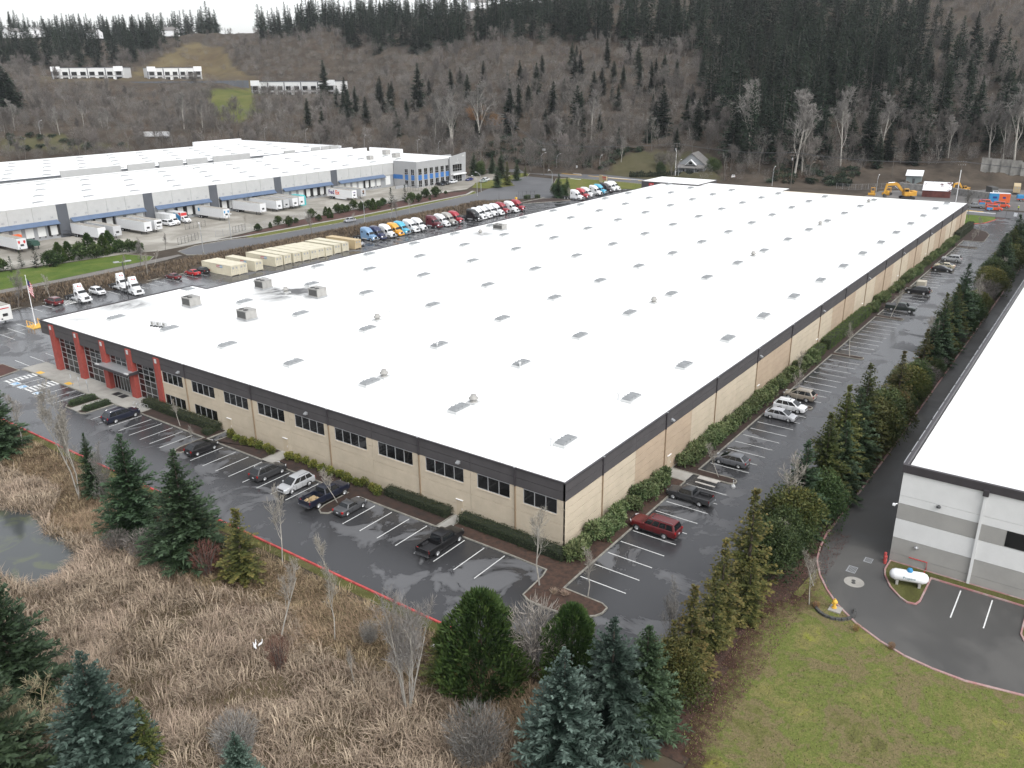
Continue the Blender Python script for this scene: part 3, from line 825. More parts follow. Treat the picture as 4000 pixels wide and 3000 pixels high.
def roof_mat():
 m = bpy.data.materials.new('white_membrane')
 m.use_nodes = True
 nt = m.node_tree; L = nt.links
 b = nt.nodes['Principled BSDF']
 b.inputs['Roughness'].default_value = 0.5
 pos = N(nt, 'NewGeometry').outputs['Position']
 n1 = N(nt, 'TexNoise', Scale=0.09, Detail=10, Roughness=0.72, Distortion=0.8)
 L.new(pos, n1.inputs['Vector'])
 acc = None
 for (cx, cy, rad, amt) in ((35.7, 86.4, 9.0, 0.75), (105.8, 93.6, 5.5, 0.45), (13.0, 103.5, 7.0, 0.5), (2.5, 100.5, 5.0, 0.35), (19.6, 92, 3.2, 0.3), (19.7, 77, 3.2, 0.3), (36, 92.5, 3.0, 0.35), (37, 79, 3.2, 0.35), (215, 40, 14, 0.12), (218, 80, 16, 0.15), (222, 12, 10, 0.18)):
  v = N(nt, 'VectorMath', operation='DISTANCE')
  v.inputs[1].default_value = (cx, cy, 8.3)
  L.new(pos, v.inputs[0])
  mr = N(nt, 'MapRange')
  mr.inputs['From Min'].default_value, mr.inputs['From Max'].default_value = rad * 0.12, rad
  mr.inputs['To Min'].default_value, mr.inputs['To Max'].default_value = amt * 2.4, 0.0
  L.new(v.outputs['Value'], mr.inputs[0])
  if acc is None: acc = mr.outputs[0]
  else:
   ad = N(nt, 'Math', operation='ADD')
   L.new(acc, ad.inputs[0]); L.new(mr.outputs[0], ad.inputs[1]); acc = ad.outputs[0]
 r = N(nt, 'MapRange')
 r.inputs['From Min'].default_value, r.inputs['From Max'].default_value = 0.40, 0.62
 r.inputs['To Min'].default_value, r.inputs['To Max'].default_value = 0.15, 1.0
 L.new(n1.outputs[0], r.inputs[0])
 mu = N(nt, 'Math', operation='MULTIPLY', use_clamp=True)
 L.new(acc, mu.inputs[0]); L.new(r.outputs[0], mu.inputs[1])
 n2 = N(nt, 'TexNoise', Scale=0.35, Detail=8, Roughness=0.7)
 mp = N(nt, 'Mapping'); mp.inputs['Scale'].default_value = (0.25, 2.0, 1)
 L.new(pos, mp.inputs[0]); L.new(mp.outputs[0], n2.inputs['Vector'])
 r2 = N(nt, 'MapRange')
 r2.inputs['From Min'].default_value, r2.inputs['From Max'].default_value = 0.62, 0.75
 r2.inputs['To Max'].default_value = 0.30
 L.new(n2.outputs[0], r2.inputs[0])
 ad = N(nt, 'Math', operation='ADD', use_clamp=True)
 L.new(mu.outputs[0], ad.inputs[0]); L.new(r2.outputs[0], ad.inputs[1])
 mx = N(nt, 'Mix', data_type='RGBA')
 mx.inputs[6].default_value = (0.84, 0.85, 0.84, 1)
 mx.inputs[7].default_value = (0.07, 0.07, 0.07, 1)
 L.new(ad.outputs[0], mx.inputs[0])
 L.new(mx.outputs[2], b.inputs['Base Color'])
 return m
M['roof'] = roof_mat()

WH = thing('warehouse', 'huge low beige warehouse with charcoal top band and white flat roof', 'warehouse', (0, 0, 0))
mb = MB()
g = 0.07
mb.box(BX0 + .32, BX1 - g, BY0 + g, 71.0, -0.2, 8.15)
mb.box(-.22, BX1 - g, 71.0, BY1 - g, -0.2, 8.14)
mb.box(-.22, 28.9, BY1 - g, 104.1, -0.2, 8.13)
obj('core_wall', mb, M['reveal'], WH)
ROOF = [(BX0 + .1, BY0 + .1), (BX1 - .1, BY0 + .1), (227.4, 56.8), (227.4, 87.0), (225.4, 87.0), (225.4, BY1), (29.0, BY1), (29.0, 106.6), (BX0 + .1, 106.6)]
mb = MB(); mb.prism(ROOF, 8.16, 8.27)
obj('roof_membrane', mb, M['roof'], WH)
mb = MB()
def cop(mb, pts, w=0.22, z0=8.30, z1=8.42):
 for a, b in zip(pts[:-1], pts[1:]):
  a, b = Vector(a), Vector(b)
  u = (b - a).normalized(); n = Vector((-u.y, u.x)) * w / 2
  mb.loft([[(*(a - n), z0), (*(a + n), z0), (*(a + n), z1 - 0.02), (*(a - n), z1)], [(*(b - n), z0), (*(b + n), z0), (*(b + n), z1 - 0.02), (*(b - n), z1)]])
cop(mb, [(BX0, 106.7), (BX0, BY0 - .1)]); cop(mb, [(BX0 + .12, BY0), (BX1, BY0)])
cop(mb, [(29.0, 106.7), (BX0 + .12, 106.7)]); cop(mb, [(29.0, BY1 + .1), (29.0, 106.55)]); cop(mb, [(225, BY1), (29.2, BY1)])
obj('coping', mb, M['coping'], WH)
mb = MB()
mb.box(227.4, 235.2, 56.8, 86.95, 0, 8.35); mb.box(225.4, 242.2, 87.0, 110.0, 0, 8.75)
obj('far_wing', mb, M['band'], WH)
mb = MB(); mb.prism([(225.6, 87.2), (242.0, 87.2), (242.0, 109.8), (225.6, 109.8)], 8.752, 8.80); mb.prism([(227.4, 57), (235, 57), (235, 86.9), (227.4, 86.9)], 8.352, 8.40)
obj('wing_roof', mb, M['roof'], WH)
mb = MB(); mb.box(225.2, 225.38, 104.9, 106.8, 6.75, 8.2)
sg = obj('red_sign', mb, M['red'], WH)
text_mesh('D', 1.1, M['line'], 'sign_letter', sg, (225.19, 105.8, 7.45), (R(90), 0, R(-90)))
SE = [0.0, 0.6, 1.53, 2.46, 3.40, 4.35, 5.30, 6.22]
def side_panel_mesh(w, m):
 mb = MB()
 for a, b in zip(SE[:-1], SE[1:]): mb.box(0, w, 0, g + 0.15, a + 0.03, b - 0.03)
 return mesh_from('wall_panel', mb, m)
def band_mesh(w):
 mb = MB()
 mb.box(0, w, 0, g + 0.2, 6.25, 7.24); mb.box(0, w, 0, g + 0.2, 7.29, 8.30)
 return mesh_from('band_panel', mb, M['band'])
xs = [BX0] + [6.48 + 7.66 * k for k in range(30) if 6.48 + 7.66 * k < 229] + [BX1]
lightseq = 'LLLTTLLLTTTLLLTTLLTTLLTTLLTTLLTTLL'
P_l, P_t, P_b = side_panel_mesh(7.62, M['beige']), side_panel_mesh(7.62, M['tan']), band_mesh(7.62)
cs = 'LLTTLLLTTLLLTTLLTTLLTTLLTTLLTTLLTTLL'
for i in range(len(xs) - 1):
 w = xs[i + 1] - xs[i] - 0.04
 lm, bm_ = (P_l if cs[i] == 'L' else P_t), P_b
 if abs(w - 7.62) > 0.02: lm, bm_ = side_panel_mesh(w, M['beige' if cs[i] == 'L' else 'tan']), band_mesh(w)
 x = xs[i] + 0.02
 if i == 0: x = xs[0]
 link('wall_panel', lm, WH, (x, BY0, 0)); link('band_panel', bm_, WH, (x, BY0, 0))
FE = [0.0, 1.55, 3.42, 5.27, 6.22]
def wall_strip(mb, y0, y1, z0, z1):
 mb.box(BX0 + .05, BX0 + .30, y0, y1, z0 + .002, z1 - .002, 1)
 cuts = [z0] + [z for z in FE if z0 + 0.05 < z < z1 - 0.05] + [z1]
 for a, b in zip(cuts[:-1], cuts[1:]):
  mb.box(BX0, BX0 + .048, y0, y1, a + (0.03 if a in FE and a > 0 else 0), b - (0.03 if b in FE else 0))
def window(y0, y1, z0, z1, n, parent=WH, x=BX0 + 0.10):
 """aluminium strip window: frame with its panes"""
 mb = MB(); f = 0.07
 mb.box(x - .05, x + .06, y0, y1, z0, z0 + f); mb.box(x - .05, x + .06, y0, y1, z1 - f, z1)
 w = (y1 - y0) / n
 for k in range(n + 1):
  yy = min(max(y0 + w * k, y0 + f / 2), y1 - f / 2)
  mb.box(x - .05, x + .06, yy - f / 2, yy + f / 2, z0 + f, z1 - f)
 wo = obj('window', mb, M['mullion'], parent)
 pm = MB(); pm.box(0, 0.03, f / 2, w - f / 2, 0, z1 - z0 - 2 * f)
 me = mesh_from('pane', pm, M['bglass'])
 for k in range(n): link('pane', me, wo, (x, y0 + w * k, z0 + f))
 mb = MB(); mb.box(x - .16, x - .0, y0 - .05, y1 + .05, z0 - .09, z0 - .005)
 obj('sill', mb, M['reveal'], wo)
 return wo
joints = [BY0, 5.72, 11.86, 19.43, 27.0, 34.6, 42.2, 49.72, 57.3, 64.85, 71.05]
wins = {0: [(0.41, 4.71, 3)], 1: [(6.45, 10.94, 3)], 2: [(12.83, 18.5, 4)], 3: [(20.45, 26.1, 4)], 4: [(28.0, 33.6, 4)], 5: [(35.5, 41.1, 4)], 6: [(43.15, 48.67, 4)], 7: [(50.68, 56.05, 4)], 8: [(58.15, 63.6, 4)], 9: [(65.75, 70.95, 4)]}
for i in range(len(joints) - 1):
 a, b = joints[i] + 0.02, joints[i + 1] - 0.02
 (w0, w1, n) = wins[i][0]
 mb = MB()
 if i >= 8:
  wall_strip(mb, a, b, 0, 0.92); wall_strip(mb, a, b, 2.62, 4.45)
  for (p, q) in ((a, w0), (w1, b)):
   if q - p > 0.05: wall_strip(mb, p, q, 0.92, 2.62)
  window(w0, w1, 0.92, 2.62, n)
 else: wall_strip(mb, a, b, 0, 4.45)
 for (p, q) in ((a, w0), (w1, b)):
  if q - p > 0.05: wall_strip(mb, p, q, 4.45, 6.22)
 obj('wall_panel', mb, [M['beige'], M['reveal']], WH)
 window(w0, w1, 4.45, 6.20, n)
 mb = MB(); mb.box(BX0, BX0 + g + .2, a, b, 6.25, 7.24); mb.box(BX0, BX0 + g + .2, a, b, 7.29, 8.30)
 obj('band_panel', mb, M['band'], WH)
def door(x, y, facing):
 mb = MB()
 if facing == 'x': mb.box(BX0 - .03, BX0 + .05, y - .46, y + .46, 0.1, 2.15)
 else: mb.box(x - .46, x + .46, BY0 - .03, BY0 + .05, 0.1, 2.15)
 d = obj('door', mb, M['beigedoor'], WH)
 mb = MB()
 if facing == 'x':
  mb.box(BX0 - .14, BX0, y - .50, y + .50, 2.19, 2.25); mb.tube([(BX0 - .08, y - .36, 1.0), (BX0 - .08, y - .36, 1.25)], .025, 5)
 else:
  mb.box(x - .50, x + .50, BY0 - .14, BY0, 2.19, 2.25); mb.tube([(x + .36, BY0 - .08, 1.0), (x + .36, BY0 - .08, 1.25)], .025, 5)
 obj('door_canopy', mb, M['white'], d)
for y in (13.5, 43.45, 55.4): door(0, y, 'x')
for x in (23.2, 53.7, 82.4, 112.4, 142.8, 173): door(x, 0, 'y')
def spout(x, y, facing):
 mb = MB()
 if facing == 'y':
  mb.box(x - .16, x + .16, BY0 - .18, BY0, 8.05, 8.45); mb.box(x - .08, x + .08, BY0 - .14, BY0 - .01, 6.22, 8.05)
 else:
  mb.box(BX0 - .18, BX0, y - .16, y + .16, 8.05, 8.45); mb.box(BX0 - .14, BX0 - .01, y - .08, y + .08, 6.22, 8.05)
 s = obj('downspout', mb, M['coping'], WH)
 mb = MB()
 if facing == 'y': mb.box(x - .07, x + .07, BY0 - .13, BY0 - .01, 0, 6.22)
 else: mb.box(BX0 - .13, BX0 - .01, y - .07, y + .07, 0, 6.22)
 obj('lower_pipe', mb, M['spoutbrown'], s)
 mb = MB()
 if facing == 'y': mb.box(x - .1, x + .1, BY0 - .24, BY0 - .04, 8.452, 8.53)
 else: mb.box(BX0 - .24, BX0 - .04, y - .1, y + .1, 8.452, 8.53)
 obj('scupper_cap', mb, M['galv'], s)
for k in range(15): spout(6.48 + 15.32 * k, 0, 'y')
for y in (5.72, 19.43, 34.6, 49.72, 64.85): spout(0, y, 'x')
def wall_light(x, y, facing):
 mb = MB()
 if facing == 'y': mb.loft([[(x - .22, BY0, 6.75), (x + .22, BY0, 6.75), (x + .22, BY0, 7.1), (x - .22, BY0, 7.1)], [(x - .22, BY0 - .4, 6.8), (x + .22, BY0 - .4, 6.8), (x + .22, BY0 - .4, 6.92), (x - .22, BY0 - .4, 6.92)]])
 else: mb.loft([[(BX0, y + .22, 6.75), (BX0, y - .22, 6.75), (BX0, y - .22, 7.1), (BX0, y + .22, 7.1)], [(BX0 - .4, y + .22, 6.8), (BX0 - .4, y - .22, 6.8), (BX0 - .4, y - .22, 6.92), (BX0 - .4, y + .22, 6.92)]])
 obj('wall_light', mb, M['galv'], WH)
for x in (23.4, 53.6, 84.7, 115.4, 146.2, 177): wall_light(x, 0, 'y')
for y in (13.45, 38.6, 66.3): wall_light(0, y, 'x')
ofb = MB()
ofb.box(BX0, BX0 + .3, 71.09, 106.7, 6.05, 7.24); ofb.box(BX0, BX0 + .3, 71.09, 106.7, 7.29, 8.30)
ofb.box(BX0 + .32, 28.9, 106.4, 106.7, 6.05, 8.30); ofb.box(BX0 + .3, 28.9, 104.2, 106.38, 6.05, 6.2)
obj('band_panel', ofb, M['band'], WH)
blk = MB(); blk.bbox(-1.27, -0.30, 0, 1.32, 0, 0.872, 0.015)
blk_me = mesh_from('block_course', blk, M['brick'])
PIER = (71.05, 78.65, 86.2, 94.15, 102.15)
for y in PIER:
 mb = MB(); mb.box(-1.24, -0.33, y + .03, y + 1.29, 0.0, 8.06)
 pr = obj('brick_pier', mb, M['brick'], WH)
 for k in range(9): link('block_course', blk_me, pr, (0, y, 0.13 + 0.886 * k))
 mb = MB(); mb.box(-1.33, -1.272, y + .42, y + .9, 7.3, 7.95)
 obj('pier_light', mb, M['curbwhite'], pr)
def curtain(y0, y1, z0, z1, nc, zs, x=-0.42):
 mb = MB(); f = 0.06
 for k in range(nc + 1):
  yy = y0 + (y1 - y0) * k / nc
  mb.box(x - .07, x + .05, yy - f / 2, yy + f / 2, z0, z1)
 for z in zs: mb.box(x - .065, x + .045, y0, y1, z - f / 2, z + f / 2)
 wo = obj('window', mb, M['mullion'], WH)
 w = (y1 - y0) / nc
 for a, b in zip(zs[:-1], zs[1:]):
  pm = MB(); pm.box(0, .02, .03, w - .03, 0, b - a - f)
  me = mesh_from('pane', pm, M['bglass'])
  for k in range(nc): link('pane', me, wo, (x, y0 + w * k, a + f / 2))
ZS = [0.13, 1.25, 2.4, 3.35, 4.3, 5.15, 6.05]
for a, b in ((PIER[0] + 1.33, PIER[1] - .01), (PIER[2] + 1.33, PIER[3] - .01), (PIER[3] + 1.33, PIER[4] - .01)): curtain(a, b, .13, 6.05, 4, ZS)
curtain(PIER[1] + 1.33, PIER[2] - .01, 3.35, 6.05, 4, [3.35, 4.3, 5.15, 6.05])
curtain(PIER[1] + 1.33, PIER[2] - .01, .13, 3.3, 7, [.13, 2.45, 3.3])
curtain(PIER[4] + 1.33, 104.15, .13, 6.05, 1, ZS)
mb = MB()
for k in range(8): mb.box(-0.42 + 1.5 * k, -0.36 + 1.5 * k, 104.12, 104.22, .13, 6.05)
for z in ZS: mb.box(-0.42, 10.2, 104.13, 104.21, z - .03, z + .03)
wo = obj('window', mb, M['mullion'], WH)
mb = MB(); mb.box(-0.4, 10.1, 104.12, 104.16, .15, 6.03)
obj('pane', mb, M['bglass'], wo)
mb = MB()
mb.box(-2.7, -0.3, 78.2, 87.4, 4.14, 4.5); ca = obj('canopy', mb, M['coping'], WH)
mb = MB(); mb.box(-2.5, -0.4, 78.5, 87.1, 4.502, 4.53); obj('canopy_deck', mb, M['galv'], ca)
mb = MB(); mb.box(-2.62, -2.3, 78.0, 78.9, 4.51, 4.66); mb.box(-2.62, -2.3, 86.5, 87.3, 4.51, 4.66); obj('canopy_light', mb, M['curbwhite'], ca)
for y0 in (80.6, 82.4):
 mb = MB(); mb.box(-2.6, -1.4, y0, y0 + 1.5, .14, .155)
 tag(obj('door_mat', mb, M['darkplastic']), 'black rubber mat before the entrance doors, %s' % ('nearer the bike racks' if y0 < 82 else 'nearer the sign posts'), 'door mat', 'mats before the entrance')
sk_c = MB(); sk_c.bbox(-1.5, 1.5, -.78, .78, 0, .34, .05)
sk_cm = mesh_from('skylight', sk_c, M['curbwhite'])
def dome(L_, W_, z, h):
 rings = []
 for t, s in ((0, 1.0), (.55, .94), (.85, .76), (1, .5)):
  rings.append([(x * s if abs(x) > 0 else 0, y * s, z + h * t) for x, y in ((-L_, -W_ + .08), (-L_ + .1, -W_), (-L_ / 3, -W_), (L_ / 3, -W_), (L_ - .1, -W_), (L_, -W_ + .08), (L_, W_ - .08), (L_ - .1, W_), (L_ / 3, W_), (-L_ / 3, W_), (-L_ + .1, W_), (-L_, W_ - .08))])
 return rings
sk_d = MB(); sk_d.loft(dome(1.42, .7, .342, .30))
for k in range(1, 4): sk_d.box(-1.42 + .71 * k - .02, -1.42 + .71 * k + .02, -.66, .66, .5, .655)
sk_dm = mesh_from('dome', sk_d, M['skylight'])
for x, y in [(7.5, 4.8), (23.6, 5.2), (39.0, 5.1), (54.5, 5.0), (70.0, 5.1), (85.8, 5.2), (101.2, 5.1), (116.8, 5.1), (132.5, 5.3), (148.2, 5.2), (163.9, 5.3), (179.9, 5.3), (195.4, 5.3), (211.5, 5.2), (224.6, 4.5), (8.3, 21.0), (26.6, 24.5), (42.9, 24.7), (59.1, 24.7), (75.1, 24.6), (91.2, 24.6), (107.5, 24.7), (123.5, 24.8), (140.0, 24.9), (156.0, 24.9), (172.4, 25.0), (188.5, 25.0), (204.8, 24.9), (220.4, 24.8), (8.7, 36.8), (26.6, 39.9), (43.9, 40.7), (60.6, 41.1), (76.9, 41.0), (93.0, 40.9), (109.3, 40.9), (125.5, 41.0), (141.9, 41.0), (158.4, 41.1), (174.4, 41.2), (191.2, 41.2), (206.6, 41.0), (220.3, 40.1), (8.3, 51.8), (26.7, 55.3), (44.1, 56.4), (61.6, 57.4), (78.6, 57.8), (95.0, 57.7), (111.3, 57.6), (127.8, 57.6), (144.2, 57.7), (160.7, 57.7), (177.2, 57.7), (192.7, 57.3), (206.8, 56.4), (219.4, 55.3), (8.2, 67.0), (26.7, 71.6), (43.8, 72.8), (61.1, 73.7), (77.7, 74.0), (93.8, 73.7), (110.4, 74.0), (126.8, 74.0), (143.0, 74.0), (159.2, 73.8), (175.6, 73.8), (191.3, 73.6), (205.6, 72.8), (219.3, 71.7), (8.3, 82.4), (26.4, 86.7), (42.8, 87.0), (59.0, 87.1), (74.9, 87.1), (91.0, 87.1), (107.1, 87.1), (123.1, 87.0), (139.0, 87.0), (154.8, 86.9), (171.1, 87.0), (187.1, 87.0), (202.4, 86.6), (217.6, 86.3), (7.0, 96.2), (39.4, 98.4), (54.6, 98.5), (70.2, 98.5), (85.6, 98.5), (101.2, 98.6), (116.4, 98.4), (131.7, 98.4), (147.1, 98.3), (162.5, 98.2), (178.3, 98.4), (193.4, 98.2), (222.4, 97.3)]:
 s = link('skylight', sk_cm, WH, (x, y, 8.272), rnd.uniform(-.02, .02))
 link('dome', sk_dm, s)
v1 = MB(); v1.lathe((0, 0, 0), [(.55, 0), (.5, .3), (.36, .34), (.36, .55), (.62, .6), (.58, .78), (.42, .84), (.36, 1.15), (.1, 1.22)], 12)
vm = mesh_from('exhaust_vent', v1, M['hvac'], True)
cb = MB(); cb.box(-.7, .7, -.7, .7, 0, .2); cbm = mesh_from('vent_curb', cb, M['curbwhite'])
for i, (x, y) in enumerate([(11.7, 37.1), (11.2, 21.0), (31.7, 58.1), (68.1, 24.7), (117.2, 25.0), (165.7, 25.0), (215.3, 25.2), (35.7, 86.4), (105.9, 94.0)]):
 o = link('exhaust_vent', vm, WH, (x, y, 8.272)); link('vent_curb', cbm, o)
p1 = MB(); p1.lathe((0, 0, 0), [(.16, 0), (.09, .12), (.09, .8), (.2, .82), (.2, 1.0), (.1, 1.04)], 8)
pm_ = mesh_from('vent_pipe', p1, M['curbwhite'])
for x, y in [(49.1, 94.6), (67.3, 94.8), (97.2, 94.7), (162.8, 94.4), (145.2, 94.6), (193.3, 94.6), (5.8, 5.7), (22.5, 6.5), (25.5, 39.4), (25.2, 23.8), (131.9, 93.6), (114.9, 88.9), (35.0, 58.3)]: link('vent_pipe', pm_, WH, (x, y, 8.272))

def hvac(label, x, y, lx=2.2, ly=2.6, h=1.75, rz=0):
 t = thing('rooftop_unit', label, 'air conditioner', (x, y, 8.272), rz, 'rooftop air conditioners')
 mb = MB(); mb.box(-lx / 2 - .05, lx / 2 + .05, -ly / 2 - .05, ly / 2 + .05, 0, .28)
 obj('curb', mb, M['galv'], t)
 mb = MB(); mb.box(-lx / 2, lx / 2, -ly / 2, ly / 2, .282, h)
 mb.box(-lx / 2 - .06, lx / 2 + .06, -ly / 2 - .06, ly / 2 + .06, h + .002, h + .06)
 for k in range(4): mb.box(-lx / 2 - .02, lx / 2 + .02, -ly / 2 + .12 + (ly - .3) * k / 3, -ly / 2 + .18 + (ly - .3) * k / 3, .35, h - .1)
 obj('casing', mb, M['hvac'], t)
 mb = MB(); mb.box(-lx / 2 - .025, -lx / 2 - .003, -ly / 2 + .2, ly / 2 - .2, .45, h - .15)
 obj('coil', mb, M['hvacdark'], t)
 for q in (-.6, .6):
  mb = MB(); mb.cyl((-lx / 4, q, h + .10), 'z', .45, .07, 14); mb.cyl((-lx / 4, q, h + .15), 'z', .12, .06, 8)
  obj('fan', mb, M['hvacdark'], t)
 mb = MB(); mb.tube([(lx / 2, -.3, .6), (lx / 2 + .35, -.3, .6), (lx / 2 + .35, -.3, .1), (lx / 2 + .8, -.5, .08)], .06, 5)
 obj('drain_pipe', mb, M['galv'], t)
 return t
hvac('square grey rooftop unit nearest the tilted white disc-like skylight', 19.6, 93.0)
hvac('square grey rooftop unit nearest the brick entrance front', 19.75, 77.3)
hvac('square grey rooftop unit at the back of the sooty ring', 35.6, 92.9)
hvac('square grey rooftop unit at the front right of the sooty ring', 37.0, 78.9)
hvac('low grey rooftop unit alone near the truck row', 113.6, 93.4, 2.0, 3.2, 1.5)
for i, (x, y) in enumerate(((8.0, 86.5), (8.3, 85.3), (8.6, 84.1))):
 t = thing('condenser_unit', ('leftmost', 'middle', 'rightmost')[i] + ' of the three small white condensers by the skylight', 'condenser', (x, y + .3, 8.272), R(8), 'small condensers on the roof')
 mb = MB(); mb.box(-.17, .17, -.45, .45, .25, .95); obj('casing', mb, M['curbwhite'], t)
 mb = MB(); mb.cyl((-.18, 0, .6), 'x', .28, .03, 14); obj('fan_grille', mb, M['hvac'], t)
 mb = MB(); mb.cyl((-.2, 0, .6), 'x', .1, .03, 10); obj('fan_hub', mb, M['hvacdark'], t)
 mb = MB(); mb.box(-.3, .3, -.42, -.34, 0, .248); mb.box(-.3, .3, .34, .42, 0, .248); obj('stand', mb, M['dkgrey'], t)
t = thing('raised_hatch', 'open pale hatch lid raised on a post behind the left rooftop unit', 'roof hatch', (19.9, 93.9, 8.272))
mb = MB(); mb.tube([(0, 0, 1.8), (0, 0, 3.0)], .05, 6); obj('post', mb, M['galv'], t)
mb = MB(); mb.loft([[(-1.0, -1.0, 3.0), (1.0, -1.0, 3.0), (1.0, 1.0, 3.0), (-1, 1, 3)], [(-.5, -.5, 3.25), (.5, -.5, 3.25), (.5, .5, 3.25), (-.5, .5, 3.25)]]); obj('lid', mb, M['skylight'], t)
M['palegrey'] = mat('pale_grey_concrete', (0.40, 0.405, 0.40), 0.85, var=0.05, scale=0.4, coords='World')
M['midgrey'] = mat('mid_grey_concrete', (0.27, 0.28, 0.29), 0.85, var=0.06, scale=0.4, coords='World')
M['slate'] = mat('slate_panel', (0.075, 0.082, 0.095), 0.8, var=0.06, scale=0.5, coords='World')
M['awning'] = mat('blue_grey_awning', (0.085, 0.125, 0.20), 0.5, var=0.08, scale=0.8)
M['bluepanel'] = mat('blue_panel', (0.03, 0.13, 0.36), 0.6, var=0.05, scale=1)
M['offgrey'] = mat('office_grey', (0.30, 0.305, 0.31), 0.85, var=0.04, scale=0.5, coords='World')
M['dock'] = mat('dock_door_white', (0.62, 0.63, 0.62), 0.6, var=0.05, scale=1)
M['seal'] = mat('dock_seal', (0.018, 0.018, 0.018), 0.9)
M['roof2'] = mat('white_roof', (0.80, 0.81, 0.80), 0.6, col2=(0.70, 0.71, 0.71), scale=0.06, coords='World', detail=8, stretch=(1, 4, 1))
DW = thing('dock_warehouse', 'long pale grey warehouse with blue awnings over numbered loading docks', 'warehouse', (0, 0, 0))
FX, FY = 61.4, 230.1
mb = MB(); mb.box(-40, 216.3, FY + .3, 300, -.3, 9.9); mb.box(216.3, 257, 231, 288, -.3, 9.88)
obj('core_wall', mb, M['midgrey'], DW)
mb = MB(); mb.box(-40, 256.8, FY + .45, 299.5, 9.902, 10.05); obj('roof_membrane', mb, M['roof2'], DW)
mb = MB(); mb.box(-40, 216.3, FY - .05, FY + .45, 10.32, 10.5); mb.box(-40, 200, 299.6, 300.2, 10.32, 10.55); mb.box(218, 257.2, 287.6, 288.2, 9.9, 11.6); mb.box(200, 258, 299, 299.6, 9.9, 11.3); mb.box(256.4, 257.2, 262, 285, 9.9, 12.0)
obj('parapet_cap', mb, M['white'], DW)
dark_s = [3.4, 32.9, 58.8, 88.2, 117.6]
edges = [-100] + dark_s + [154.9]
num = 40
allp = []
for i in range(len(edges) - 1):
 s0 = edges[i] + (3.45 if i > 0 else 0)
 s1 = edges[i + 1]
 n = max(1, round((s1 - s0) / 7.2))
 for k in range(n):
  a, b = s0 + (s1 - s0) * k / n, s0 + (s1 - s0) * (k + 1) / n
  mb = MB(); mb.box(FX + a + .02, FX + b - .02, FY, FY + .29, 5.2, 10.3); obj('wall_panel', mb, M['palegrey'], DW)
  mb = MB(); mb.box(FX + b - .10, FX + b + .10, FY - .14, FY - .01, 5.8, 10.2)
  if k < n - 1: obj('downspout', mb, M['palegrey'], DW)
 mb = MB(); mb.loft([[(FX + s0 + .3, FY - .01, 5.75), (FX + s0 + .3, FY - .01, 5.6), (FX + s0 + .3, FY - 1.7, 4.55), (FX + s0 + .3, FY - 1.7, 4.68)], [(FX + s1 - .3 - (6 if i == len(edges) - 2 else 0), FY - .01, 5.75), (FX + s1 - .3 - (6 if i == len(edges) - 2 else 0), FY - .01, 5.6), (FX + s1 - .3 - (6 if i == len(edges) - 2 else 0), FY - 1.7, 4.55), (FX + s1 - .3 - (6 if i == len(edges) - 2 else 0), FY - 1.7, 4.68)]])
 obj('awning', mb, M['awning'], DW)
for s in dark_s:
 mb = MB(); mb.box(FX + s + .02, FX + s + 3.43, FY - .06, FY + .28, -.1, 10.31); obj('slate_panel', mb, M['slate'], DW)
dk = MB(); dk.box(-1.2, 1.2, -.06, .02, 1.15, 4.1); dkm = mesh_from('dock_door', dk, M['dock'])
sl = MB(); sl.box(-1.75, -1.22, -.5, .05, 1.0, 4.5); sl.box(1.22, 1.75, -.5, .05, 1.0, 4.5); sl.box(-1.2, 1.2, -.5, .05, 4.1, 4.6); slm = mesh_from('dock_seal', sl, M['seal'])
bp = MB(); bp.box(-1.1, -.7, -.2, 0, .75, 1.1); bp.box(.7, 1.1, -.2, 0, .75, 1.1); bpm = mesh_from('bumper', bp, M['seal'])
def dock(s, n, seal=False):
 d = link('dock_door', dkm, DW, (FX + s, FY + .27, 0)); link('bumper', bpm, d)
 if seal: link('dock_seal', slm, d)
 if n: text_mesh(str(n), .95, M['midgrey'], 'dock_number', DW, (FX + s, FY - .02, 6.55), (R(90), 0, 0), bold=.02)
docks = [(-13.05, 40, 0), (-9.45, 39, 0), (-5.85, 38, 0), (-2.2, 37, 0), (1.55, 36, 1), (8.95, 35, 0), (12.6, 34, 0), (16.25, 33, 1), (19.9, 32, 1), (23.6, 31, 0), (27.3, 30, 0), (30.9, 29, 0)]
docks += [(39.0 + 3.66 * k, 28 - k, k in (2, 3)) for k in range(6)] + [(64.6 + 3.66 * k, 22 - k, k in (0, 4)) for k in range(7)] + [(93.9 + 3.66 * k, 15 - k, k in (3, 4, 5)) for k in range(7)] + [(123.5 + 3.66 * k, 8 - k, k in (4,)) for k in range(7)]
for s, n, sl_ in docks: dock(s, n, sl_)
mb = MB(); mb.box(FX + 149.9, FX + 152.9, FY + .2, FY + .26, 1.0, 4.9); obj('roller_door', mb, M['dock'], DW)
mb = MB(); mb.box(FX + 147.5, FX + 166, 222.0, 222.25, -.1, 1.2); obj('ramp_wall', mb, M['midgrey'], DW)
for i, s in enumerate(dark_s):
 mb = MB()
 for k in range(6): mb.box(FX + s + 1.9 + .28 * k, FX + s + 2.2 + .28 * k, FY - 1.15, FY - .2, 1.1 - .19 * k, 1.15 - .19 * k)
 mb.box(FX + s + .4, FX + s + 1.9, FY - 1.2, FY - .1, 1.1, 1.16)
 for yy in (-1.2, -.15): mb.tube([(FX + s + .4, FY + yy, 2.1), (FX + s + 1.9, FY + yy, 2.1), (FX + s + 3.6, FY + yy, 1.0)], .035, 4); mb.tube([(FX + s + 1.9, FY + yy, 2.1), (FX + s + 1.9, FY + yy, 0)], .035, 4)
 obj('dock_stair', mb, M['dkgrey'], DW)
